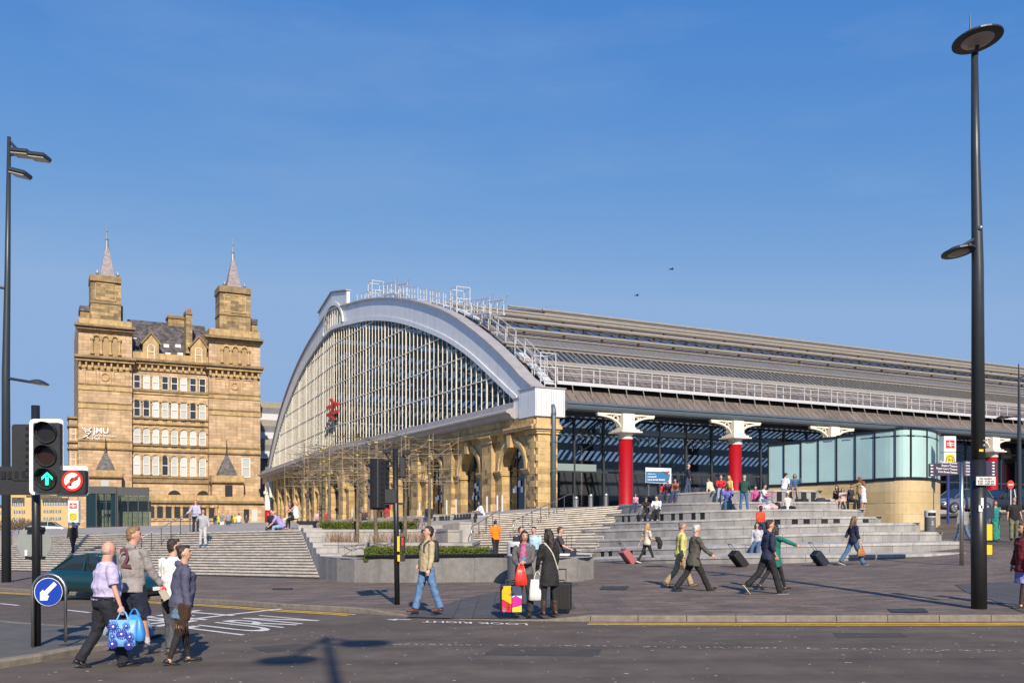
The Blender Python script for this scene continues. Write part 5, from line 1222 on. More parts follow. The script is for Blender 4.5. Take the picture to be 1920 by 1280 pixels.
# plate on the lamp, and the crossing unit behind it
pc = V((base.x + .03, Y - .19, zz(902))); sgn = thing('parking_plate', 'grey No loading times plate on the black lamp column', 'sign', pc)
MB().box((0, 0, 0), (.375, .02, .165)).obj('plate', mat('plate_grey', (.60, .60, .58), .5), sgn, bevel=.004)
M_TXTK = mat('black_lettering', (.02, .02, .022), .6); M_TXTW = mat('white_lettering', (.8, .8, .8), .6)
for s, dz, w_ in (('No loading', .03, .24), ('8.30 - 9.30 am', -.022, .31), ('4.30 - 6.00 pm', -.068, .31)): text_on('lettering', s, M_TXTK, sgn, (0, -.014, dz), (1, 0, 0), (0, 0, 1), .036, .5, w_)
M_YEL = mat('signal_yellow', (.80, .50, .015), .5)
cu = thing('crossing_button_box', 'yellow pedestrian push button boxes beside the big black lamp column', 'push button', base + V((.3, .5, 0)))
for py0, py1 in ((982, 1013), (1021, 1040)):
    c = P(1853, (py0 + py1) / 2, Y + .25); MB().box(c, (.12, .1, (py1 - py0) / F * Y)).obj('yellow_box', M_YEL, cu, world=True, bevel=.01); MB().box(c + V((.065, .03, 0)), (.03, .12, (py1 - py0) / F * Y * 1.05)).obj('black_face', M_BLACK, cu, world=True)
MB().box(P(1852, 962, Y + .3), (.16, .18, .22)).obj('signal_hood', mat('navy_housing', (.015, .018, .05), .5), cu, world=True)

Y = 37.5; base = G(12, 1091); Y = base.y; ll = thing('street_lamp', 'very tall grey lamp mast with floodlights at the left edge', 'street lamp', base); zz = lambda py: CZ - (py - HOR) / F * Y; k_ = Y / F
tp = V((base.x + 5 * k_, Y, zz(257)))
MB().tube([base - V((0, 0, .3)), V((base.x - 1 * k_, Y, zz(700))), V((base.x + 2 * k_, Y, zz(520))), tp], [.19, .16, .12, .075], 16).obj('shaft', M_LAMP, ll, world=True, smooth=True)
def flood(px, py, w, tilt, bright=0):
    c = P(px, py, Y - .4); d = V((1, 0, -tilt)).normalized(); u_ = V((tilt, 0, 1)).normalized()
    MB().box(c, (w, .7, .2), (d, V((0, 1, 0)), u_)).obj('floodlight', M_LAMP, ll, world=True, bevel=.06); MB().box(c - u_ * .11, (w * .85, .6, .03), (d, V((0, 1, 0)), u_)).obj('flood_lens', M_LENS, ll, world=True)
flood(74, 294, .75, .12); flood(38, 325, .75, .25); flood(42, 287, .8, .1)
for a, b in (((17, 290), (60, 291)), ((17, 264), (36, 284)), ((18, 318), (28, 322))): MB().tube([P(*a, Y), P(*b, Y - .3)], .06, 8).obj('arm', M_LAMP, ll, world=True)
for a, b in (((10, 708), (58, 716)), ((8, 540), (-30, 534))): MB().tube([P(*a, Y), P(*b, Y - .3)], .06, 8).obj('arm', M_LAMP, ll, world=True)
dish(ll, P(72, 719, Y - .3), .42, (.1, .06, 1)); dish(ll, P(-40, 533, Y - .3), .42, (.1, .06, 1))
# lamp on the near side: behind the viewpoint, its shadow lies on the road
tipS = G(612, 1196, ROAD); hgt = 13.5; ls = hgt / math.tan(SUN_EL); hd_ = V((TO_SUN.x, TO_SUN.y, 0)).normalized(); nb_ = V((tipS.x + hd_.x * ls, tipS.y + hd_.y * ls, 0)); nb_.z = gz(nb_.x, nb_.y) + ROAD
nl = thing('street_lamp', 'lamp with two saucer heads whose shadow falls on the road', 'street lamp', nb_)
MB().tube([(0, 0, 0), (0, 0, 5), (0, 0, hgt + .1)], [.12, .1, .07], 12).obj('shaft', M_LAMP, nl)
sx = V((-hd_.y, hd_.x, 0))
for px, py in ((540, 1237), (682, 1206)):
    g = G(px, py, ROAD); hh = hgt + (.05 if px < 600 else .15); q = V((g.x + hd_.x * hh / math.tan(SUN_EL), g.y + hd_.y * hh / math.tan(SUN_EL), g.z + hh)); dish(nl, q, .46, (0, 0, 1)); MB().tube([nb_ + V((0, 0, hgt)), q + V((0, 0, .1))], .05, 8).obj('arm', M_LAMP, nl, world=True)
# slim lamp far right
base = P(1911, 962, 52); fl = thing('street_lamp', 'slim dark lamp post in front of the station at the right edge', 'street lamp', base); k_ = 52 / F
MB().tube([base - V((0, 0, 1)), P(1911, 800, 52), P(1910, 682, 52)], [.14, .1, .03], 10).obj('shaft', M_LAMP, fl, world=True); MB().tube([P(1910, 779, 52), P(1888, 783, 51.8)], .04, 6).obj('arm', M_LAMP, fl, world=True)
dish(fl, P(1880, 783, 51.8), .32, (.0, .15, 1)); MB().tube([P(1910, 708, 52), P(1925, 704, 51.8)], .04, 6).obj('arm', M_LAMP, fl, world=True)

M_HOUS = mat('signal_housing', (.022, .022, .024), .5, var=.2, vs=8)
M_WB = mat('white_backing_edge', (.82, .82, .82), .45)
def head(par, c, face, w, h, n=3, lit=None, back_edge=True, k='rear'):
    """traffic signal head: housing with hooded lamps; face = direction it looks"""
    f = V(face).normalized(); r = V((0, 0, 1)).cross(f).normalized(); z = V((0, 0, 1)); c = V(c)
    MB().box(c - f * .08, (w, .16, h), (r, f, z)).obj('housing', M_HOUS, par, world=True, bevel=.02)
    for i in range(n):
        lc_ = c + z * (h * (.5 - (i + .5) / n)); R_ = min(w, h / n) * .36
        ring = [[lc_ + (r * math.cos(a) + z * math.sin(a)) * R_ * q + f * d for a in [2 * math.pi * j / 20 for j in range(20)]] for q, d in ((1.05, .0), (1.05, .05), (.95, .05), (.93, .01))]
        MB().loft(ring, cap=False).obj('lamp_rim', M_HOUS, par, world=True)
        MB().add([lc_ + (r * math.cos(a) + z * math.sin(a)) * R_ + f * .012 for a in [2 * math.pi * j / 20 for j in range(20)]], [range(20)]).obj('lens', mat('dark_lens', (.03, .016, .012), .3), par, world=True)
        hood = [[lc_ + (r * math.cos(a) + z * math.sin(a)) * R_ * 1.08 + f * d * (.45 + .55 * math.sin(a)) for a in [math.pi * (j / 14 * 1.3 - .15) for j in range(15)]] for d in (.0, .2)]
        MB().loft(hood, closed=False).obj('hood', M_HOUS, par, world=True, fix=False)
# left signal on the island, facing us
base = G(69, 1210, ROAD + .11); Y = base.y; k_ = Y / F; zz = lambda py: CZ - (py - HOR) / F * Y
ts_ = thing('traffic_signal', 'traffic signal showing a green ahead arrow on the near island', 'traffic light', base)
MB().tube([base - V((0, 0, .2)), V((base.x - .02 * 1, Y, zz(760)))], .062, 16).obj('pole', M_BLACK, ts_, world=True, smooth=True)
def rpoly(x0, y0, x1, y1, r, dY):     # rounded rectangle in the plane facing us
    out = []
    for cx, cy, a0 in ((x1 - r, y0 + r, -90), (x1 - r, y1 - r, 0), (x0 + r, y1 - r, 90), (x0 + r, y0 + r, 180)):
        for j in range(6): a = R(a0 + 18 * j); out.append(P(cx + r * math.cos(a), cy + r * math.sin(a), Y + dY))
    return out
MB().prism(rpoly(55, 785, 118.5, 927, 8, -.24), (0, .025, 0)).prism(rpoly(105, 873, 165, 930.5, 7, -.238), (0, .025, 0)).obj('backing_board', M_WB, ts_, world=True)
MB().prism(rpoly(62, 792, 112, 922, 4, -.34), (0, .12, 0)).obj('housing', M_HOUS, ts_, world=True); MB().prism(rpoly(111, 881, 160, 924.5, 3, -.33), (0, .1, 0)).obj('sign_box', M_HOUS, ts_, world=True)
def disc(px, py, rad, dY, nm, m, n=28, r0=0):
    c = P(px, py, Y + dY); q = rad * k_
    pts = [c + V((math.cos(2 * math.pi * i / n) * q, 0, math.sin(2 * math.pi * i / n) * q)) for i in range(n)]
    return MB().prism(pts, (0, .008, 0)).obj(nm, m, ts_, world=True)
def hood(px, py, rad, dY, d):
    c = P(px, py, Y + dY); q = rad * k_
    MB().loft([[c + V((math.cos(a) * q, -dd * (.5 + .5 * math.sin(a)), math.sin(a) * q)) for a in [math.pi * (j / 18 * 1.3 - .15) for j in range(19)]] for dd in (0, d)], closed=False).obj('hood', M_HOUS, ts_, world=True, fix=False)
    MB().loft([[c + V((math.cos(a) * q * f, -d2, math.sin(a) * q * f)) for a in [2 * math.pi * j / 24 for j in range(24)]] for f, d2 in ((1.0, 0), (1.0, .03), (.9, .03), (.88, 0))], cap=False).obj('lamp_rim', M_HOUS, ts_, world=True)
for py, cl in ((811, (.012, .01, .01)), (854.5, (.022, .007, .003)), (897.5, (.01, .012, .012))):
    disc(88, py, 17, -.352, 'lens', mat('lens_%d' % py, cl, .35)); hood(88, py, 19, -.345, .16)
M_GRN = mat('green_arrow_light', (.02, .9, .42), .5, emit=1.6)
ga = MB(); ff = -.366
for pts in ([(78, 894), (88, 884.5), (98, 894), (98, 899), (88, 890), (78, 899)], [(85, 893.5), (90.5, 893.5), (90.5, 908.5), (85, 908.5)]): ga.prism([P(x, y, Y + ff) for x, y in pts], (0, .006, 0))
ga.obj('green_arrow', M_GRN, ts_, world=True)
M_SR = mat('prohibition_red', (.62, .025, .01), .45); M_SW = mat('sign_white', (.78, .76, .74), .5)
disc(135.5, 901, 19.3, -.352, 'sign_ring', M_SR); disc(135.5, 901, 14.8, -.358, 'sign_face', M_SW)
na = MB()
for pts in ([(130.5, 910.5), (134, 910.5), (134, 901), (135.5, 898.6), (140, 898.6), (140, 901.5), (147, 897), (140, 892.3), (140, 895.1), (134.5, 895.1), (130.5, 899.5)],): na.prism([P(x, y, Y - .362) for x, y in pts], (0, .004, 0))
na.obj('turn_arrow', M_TXTK, ts_, world=True)
MB().prism([P(x, y, Y - .368) for x, y in ((122.8, 909.6), (125.4, 912.2), (148.2, 892.4), (145.6, 889.8))], (0, .004, 0)).obj('sign_slash', M_SR, ts_, world=True)
# rear-facing heads on the same pole, and the round sign seen from behind
MB().prism(rpoly(22, 795, 58, 900, 5, .1), (0, .14, 0)).obj('rear_housing', M_HOUS, ts_, world=True); MB().prism(rpoly(-40, 874, 56, 927, 4, .12), (0, .14, 0)).obj('rear_sign_box', M_HOUS, ts_, world=True)
for i in range(8): MB().box(P(50, 802 + i * 13, Y + .09), (.035, .02, .04)).obj('latch', M_BLACK, ts_, world=True)
for i in range(4): MB().box(P(6 + i * 13, 890, Y + .11), (.07, .02, .12)).obj('latch', M_BLACK, ts_, world=True)
rs_ = thing('round_sign_back', 'plain grey back of a round sign on the signal pole', 'sign', V((base.x, Y, zz(1046))))
c = P(64, 1017, Y + .12); q = 33.5 * k_; MB().prism([c + V((math.cos(2 * math.pi * i / 32) * q, 0, math.sin(2 * math.pi * i / 32) * q)) for i in range(32)], (0, .01, 0)).obj('plate', mat('bare_alloy_grey', (.235, .255, .25), .6, var=.08, vs=4), rs_, world=True)
for py in (990, 1045): MB().box(P(66, py, Y + .06), (.27, .1, .045)).obj('bracket', M_BLACK, rs_, world=True)
MB().box(P(49, 1036, Y + .105), (.04, .01, .09)).obj('maker_plate', M_SW, rs_, world=True)
# steel hoop with blue keep-left disc
hb = G(93, 1206, ROAD + .11); Yh = base.y - .2; kl = thing('keep_left_hoop', 'steel hoop guarding the pole with a blue keep left arrow disc', 'traffic sign', hb)
hp_ = lambda px, py, d=0: P(px, py, Yh + d)
pts = [hp_(61, 1211), hp_(61, 1110)] + [hp_(92 - 31 * math.cos(math.pi * i / 14), 1107 - 31 * math.sin(math.pi * i / 14)) for i in range(15)] + [hp_(123, 1110), hp_(123, 1203)]
MB().tube(pts, .024, 10).obj('hoop', M_STEEL, kl, world=True, smooth=True)
def hdisc(rad, d, m, nm):
    c = hp_(90.5, 1109, d); q = rad * Yh / F; return MB().prism([c + V((math.cos(2 * math.pi * i / 36) * q, 0, math.sin(2 * math.pi * i / 36) * q)) for i in range(36)], (0, .008, 0)).obj(nm, m, kl, world=True)
hdisc(26.5, -.05, M_SW, 'disc_rim'); hdisc(25.3, -.058, mat('sign_blue', (.008, .045, .36), .4), 'blue_disc'); hdisc(28, -.03, M_BLACK, 'disc_back')
MB().prism([hp_(x, y, -.066) for x, y in ((75, 1125), (75, 1110), (80.5, 1104.5), (82, 1108.5), (101, 1090), (106.5, 1095.5), (88, 1114.5), (92, 1116.5), (88.5, 1125))], (0, .005, 0)).obj('white_arrow', M_SW, kl, world=True)
MB().lathe(G(137, 1208, ROAD + .11) + V((0, 0, .002)), [(.2, 0), (.2, .006), (.01, .006)], 20).obj('manhole_cover', M_IRON, island, world=True)

# centre signal by the crossing, seen from behind
base = G(745, 1133); Y = base.y; k_ = Y / F; zz = lambda py: CZ - (py - HOR) / F * Y
cs = thing('traffic_signal', 'black crossing signal pole with heads seen from behind', 'traffic light', base)
MB().tube([base - V((0, 0, .2)), V((base.x - .05, Y, zz(841)))], .062, 16).obj('pole', M_BLACK, cs, world=True, smooth=True)
fwd = V((-.8, .6, 0)).normalized(); rt = V((0, 0, 1)).cross(fwd)
c = P(714, 907, Y); ax_ = (rt, fwd, V((0, 0, 1)))
MB().box(c, (.40, .2, 1.12), ax_).obj('signal_housing', M_HOUS, cs, world=True, bevel=.02); MB().box(c + fwd * .11, (.46, .02, 1.18), ax_).obj('backing_board', M_HOUS, cs, world=True)
for i in range(3):
    z = .36 - .36 * i; lc_ = c + V((0, 0, z)) + fwd * .12
    MB().loft([[lc_ + (rt * math.cos(a) + V((0, 0, 1)) * math.sin(a)) * .125 + fwd * d * (.4 + .6 * math.sin(a)) for a in [math.pi * (j / 14 * 1.3 - .15) for j in range(15)]] for d in (0, .27)], closed=False).obj('hood', mat('navy_hood', (.015, .017, .04), .4), cs, world=True, fix=False)
for r_ in range(9):
    for s in (-.09, .06): MB().box(c - fwd * .105 + rt * s + V((0, 0, .48 - .12 * r_)), (.05, .012, .045), ax_).obj('housing_detail', M_BLACK, cs, world=True)
MB().box(P(733, 930, Y), (.3, .14, .34)).obj('side_box', M_HOUS, cs, world=True, bevel=.02); MB().box(P(755, 875, Y + .05), (.14, .12, .5)).obj('side_signal', M_HOUS, cs, world=True, bevel=.02)
MB().box(P(737, 944, Y), (.5, .08, .05)).obj('bracket', M_HOUS, cs, world=True); MB().box(P(736, 873, Y), (.2, .06, .05)).obj('bracket', M_HOUS, cs, world=True)
for px, py in ((725, 846), (762, 848)): MB().box(P(px, py, Y), (.17, .2, .1), (V((.95, .3, .1)).normalized(), V((-.3, .95, 0)).normalized(), V((0, 0, 1)))).obj('detector', M_BLACK, cs, world=True, bevel=.01); 
MB().tube([P(722, 848, Y), P(728, 858, Y), P(737, 872, Y)], .02, 6).obj('detector_arm', M_BLACK, cs, world=True)
for py0, py1, px in ((1005, 1033, 747.5), (1039.5, 1051.5, 748)): MB().box(P(px, (py0 + py1) / 2, Y - .1), (.055, .1, (py1 - py0) * k_)).obj('yellow_side', M_YEL, cs, world=True)
for py0, py1, px in ((1005, 1033, 755), (1039.5, 1051.5, 755)): MB().box(P(px, (py0 + py1) / 2, Y - .1), (.11, .12, (py1 - py0) * k_)).obj('pedestrian_unit', M_HOUS, cs, world=True, bevel=.008)
rm = MB()
for dx, dy, w_, h_ in ((0, 0, .02, .1), (0, -5, .03, .03), (.6, 4.4, .012, .08), (-.6, 4.4, .012, .08)): rm.box(P(754.6 + dx, 1014 + dy, Y - .168), (w_, .005, h_))
rm.obj('red_figure', mat('red_figure_light', (.9, .03, .04), .5, emit=.5), cs, world=True)

# ============================================================ signs, bins, bollards
def bin_(label, base, s=1.0, text=True):
    t = thing('litter_bin', label, 'litter bin', base)
    MB().lathe((0, 0, 0), [(.30 * s, 0), (.31 * s, .03), (.31 * s, .82 * s), (.3 * s, .84 * s)], 24).obj('body', mat('bin_grey', (.11, .115, .125), .5), t, smooth=False)
    M_BT = mat('bin_hood_pale', (.55, .57, .58), .4)
    n = 24; rg = lambda r, z: [V((r * math.cos(2 * math.pi * k / n), r * math.sin(2 * math.pi * k / n), z)) for k in range(n)]
    up = MB()
    for k in range(n):
        a0, a1 = 2 * math.pi * k / n, 2 * math.pi * (k + 1) / n; mid_ = math.degrees((a0 + a1) / 2) % 180
        q = lambda a, z: V((.325 * s * math.cos(a), .325 * s * math.sin(a), z))
        if 45 < mid_ < 135:
            up.quad(q(a0, .84 * s), q(a1, .84 * s), q(a1, .90 * s), q(a0, .90 * s)); up.quad(q(a0, 1.1 * s), q(a1, 1.1 * s), q(a1, 1.2 * s), q(a0, 1.2 * s))
        else: up.quad(q(a0, .84 * s), q(a1, .84 * s), q(a1, 1.2 * s), q(a0, 1.2 * s))
    up.obj('hood', M_BT, t, fix=False); MB().loft([rg(.325 * s, 1.2 * s), rg(.31 * s, 1.235 * s), rg(.05, 1.24 * s)]).obj('lid', M_BT, t)
    MB().lathe((0, 0, .84 * s), [(.27 * s, 0), (.27 * s, .36 * s)], 16).obj('liner', M_BLACK, t)
    if text:
        e = MB()
        for k, (z, w_) in enumerate(((.62, .10), (.57, .14), (.52, .11), (.44, .16), (.40, .16))): e.box((0, -.314 * s, z * s), (w_ * s, .01, .022 * s))
        e.obj('emblem', M_BT, t)
bin_('round grey bin with a pale hood behind the two women', GX(972, 26.7), 1.02, False)
bin_('grey bin with pale hood against the cream stone wall', P(1744, 996, 44.5), .82)
# white carrier bag on the first bin
def totem(label, px, py0, py1, Y, w, pole_px, foot, k):
    """station totem: stacked sign boxes with rail and metro emblems on a post"""
    a = P(px, py0, Y); b = P(px, py1, Y); t = thing('station_totem', label, 'sign', P(pole_px, foot, Y)); H_ = (a.z - b.z); h = H_ * .43; rot = (V((1, .12, 0)).normalized(), V((-.12, 1, 0)).normalized(), V((0, 0, 1)))
    for i in range(2):
        c = V((a.x, a.y, a.z - h * (i + .5) - i * .03)); bx = MB().box(c, (w, w * .7, h), rot).obj('sign_box', M_WHITE, t, world=True, bevel=.015)
        f = c - rot[1] * (w * .35 + .006)
        if i == 0:
            MB().box(f, (w * .72, .01, h * .5), rot).obj('red_panel', M_SR, bx, world=True); arrows(bx, f - rot[1] * .008, rot[0], V((0, 0, 1)), w * .56, h * .34, M_SW, -.004, world=True)
        else:
            MB().box(f, (w * .74, .01, h * .76), rot).obj('yellow_panel', mat('metro_yellow', (.80, .55, .01), .5), bx, world=True); r_ = h * .29; cc = f - rot[1] * .012
            MB().loft([[cc + (rot[0] * math.cos(q) + V((0, 0, 1)) * math.sin(q)) * r_ * s for s in (.86, 1.08)] for q in [2 * math.pi * j / 24 for j in range(25)]], closed=False).obj('ring', mat('metro_grey', (.16, .16, .14), .5), bx, world=True, fix=False)
            m_ = MB()
            for q0, q1 in (((-.55, -.5), (-.4, .5)), ((-.4, .5), (0, -.1)), ((0, -.1), (.4, .5)), ((.4, .5), (.55, -.5))): m_.bar(cc - rot[1] * .004 + (rot[0] * q0[0] + V((0, 0, 1)) * q0[1]) * r_, cc - rot[1] * .004 + (rot[0] * q1[0] + V((0, 0, 1)) * q1[1]) * r_, .004, r_ * .26, up=rot[1])
            m_.obj('metro_letter', MATS['metro_grey'], bx, world=True)
    MB().box(V((a.x, a.y, b.z + H_ * .05)), (w * .9, w * .66, H_ * .1), rot).obj('blue_box', mat('totem_blue', (.02, .13, .25), .5), t, world=True)
    p = P(pole_px, foot, Y); MB().tube([p - V((0, 0, .5)), V((p.x, p.y, b.z + .05))], k, 12).obj('post', mat('post_blue', (.02, .035, .20), .45), t, world=True)
totem('white and yellow station totem on a blue post by the curved shelter', 1776.5, 818, 887, 47.5, .66, 1777.5, 963, .07)
totem('white and yellow station totem beside the glass entrance box', 139.5, 938, 984, 62, .65, 141, 1002, .16)
# finger post
base = G(1803, 1059); Y = base.y; fpst = thing('finger_post', 'steel finger post with dark purple direction boards', 'signpost', base); zz = lambda py: CZ - (py - HOR) / F * Y; k_ = Y / F
MB().tube([base - V((0, 0, .2)), V((base.x, Y, zz(866)))], .062, 14).obj('post', M_STEEL, fpst, world=True, smooth=True)
M_PURP = mat('dark_purple_board', (.028, .016, .055), .5)
def board(x0, x1, y0, y1, slope, rows, right):
    a, b, c, d = P(x0, y0 + slope, Y - .08), P(x1, y0, Y - .08), P(x1, y1, Y - .08), P(x0, y1 + slope, Y - .08); bd = MB().prism([a, b, c, d], (0, .05, 0)).obj('board', M_PURP, fpst, world=True)
    n_ = len(rows)
    for i, s in enumerate(rows):
        yy = lerp(y0, y1, (i + .75) / n_); h = (y1 - y0) / n_ * k_ * .62; wd = TXT[s][2] * h / .72 * .9
        if right: text_on('lettering', s, M_TXTW, bd, P(x0 + 5, yy + slope, Y - .09), (1, 0, slope / (x1 - x0)), (0, 0, 1), h, 0, wd, world=True)
        else: text_on('lettering', s, M_TXTW, bd, P(x1 - 5, yy, Y - .09), (1, 0, -slope / (x1 - x0)), (0, 0, 1), h, 1, wd, world=True)
        xx = (x1 - 6) if right else (x0 + 5); yq = yy - 1.6 + (0 if right else slope); sg = 1 if right else -1
        MB().prism([P(xx + sg * u_, yq + v_, Y - .088) for u_, v_ in ((-3, -.8), (0, -.8), (0, -2), (2.6, 0), (0, 2), (0, .8), (-3, .8))], (0, .004, 0)).obj('arrow', M_TXTW, bd, world=True)
board(1742, 1800, 865, 889, 4, ['Cultural Quarter', 'Empire Theatre', 'Royal Court Theatre', 'Lime Street Station'], False)
board(1806, 1869, 864, 892, 0, ['China Town', 'Hope Street', 'Cathedrals', 'Philharmonic', 'University'], True)
# welcome board by the columns
Yw = 60.; wb = thing('welcome_board', 'blue and white Welcome to Liverpool Lime Street Station board', 'sign', P(1235, 918, Yw))
MB().prism([P(1210.5, 876, Yw), P(1258.5, 877.5, Yw + .3), P(1258.5, 906.5, Yw + .3), P(1210.5, 904, Yw)], (0, .08, 0)).obj('panel', M_WHITE, wb, world=True)
MB().prism([P(1211.3, 883, Yw - .02), P(1243, 883.5, Yw + .15), P(1257, 889, Yw + .27), P(1253.5, 905, Yw + .25), P(1211.3, 903, Yw - .02)], (0, .01, 0)).obj('blue_field', mat('network_blue', (.02, .15, .32), .5), wb, world=True)
for s, py, h, w_ in (('Welcome to', 888.8, .07, .5), ('Liverpool', 894.6, .12, .55), ('Lime Street Station', 900.2, .12, 1.12)): text_on('lettering', s, M_TXTW, wb, P(1214.5, py, Yw - .04), (1, 0, 0), (0, 0, 1), h, 0, w_, world=True)
text_on('lettering', 'Network Rail', mat('network_ink', (.02, .05, .2), .5), wb, P(1241, 882, Yw + .1), (1, 0, 0), (0, 0, 1), .06, 0, .5, world=True)
MB().prism([P(1243, 883.5, Yw + .1), P(1257, 883, Yw + .22), P(1252, 887.5, Yw + .18)], (0, .01, 0)).obj('red_flash', M_SR, wb, world=True)
for px in (1216, 1253): MB().bar(P(px, 905, Yw + .3), P(px, 945, Yw + .3), .1).obj('leg', M_DGREY, wb, world=True)
# steel bollards and posts before the doors
pos_b = [(1080, 958, 61, .95, 'beside the yellow barriers'), (1107.5, 952, 61.5, .9, 'in the middle by the glass doors'), (1136, 949, 62, .85, 'nearest the first red column')]
for i, (px, py, Y, h, w_) in enumerate(pos_b):
    t = thing('bollard', 'wide steel bollard ' + w_, 'bollard', P(px, py, Y), 0, 'steel bollards by the glass doors'); MB().lathe((0, 0, -.2), [(.16, 0), (.16, h + .12), (.14, h + .2), (.02, h + .2)], 16).obj('post', M_STEEL, t); MB().lathe((0, 0, h * .8), [(.166, 0), (.166, .05)], 16).obj('band', M_DGREY, t)
for i, (px, lb_) in enumerate(((951, 'left of the first arch'), (971, 'centred in the first arch'), (980.5, 'right of the first arch'), (873, 'left of the second arch'), (891, 'right of the second arch'), (820.5, 'in the third arch'), (758, 'seen just right of the black signal pole'), (708, 'seen left of the signal pole'), (689, 'seen between two bare tree trunks'))):
    t_, z = fac(px, 960); q = fp(t_, zb_(t_) + .1, 1.6); t = thing('slim_bollard', 'slim white bollard before the arcade, ' + lb_, 'bollard', q, 0, 'slim bollards along the arcade'); t.location = (Matrix.Translation(C0) @ Matrix.Rotation(UA, 4, 'Z')) @ q
    MB().lathe((0, 0, -.2), [(.07, 0), (.07, 1.15), (.02, 1.2)], 10).obj('post', M_GALV, t)
# no-entry sign and parked cars at the right
ne = thing('no_entry_sign', 'round red no entry sign on a grey post at the right', 'traffic sign', P(1895, 962, 58)); q = P(1895, 908, 58)
MB().prism([q + V((math.cos(2 * math.pi * i / 24) * .22, 0, math.sin(2 * math.pi * i / 24) * .27)) for i in range(24)], (0, .02, 0)).obj('disc', M_SR, ne, world=True); MB().box(q - V((0, .02, 0)), (.3, .02, .08)).obj('white_bar', M_SW, ne, world=True); MB().tube([P(1895, 970, 58.1), P(1895, 900, 58.1)], .04, 8).obj('post', M_GALV, ne, world=True)

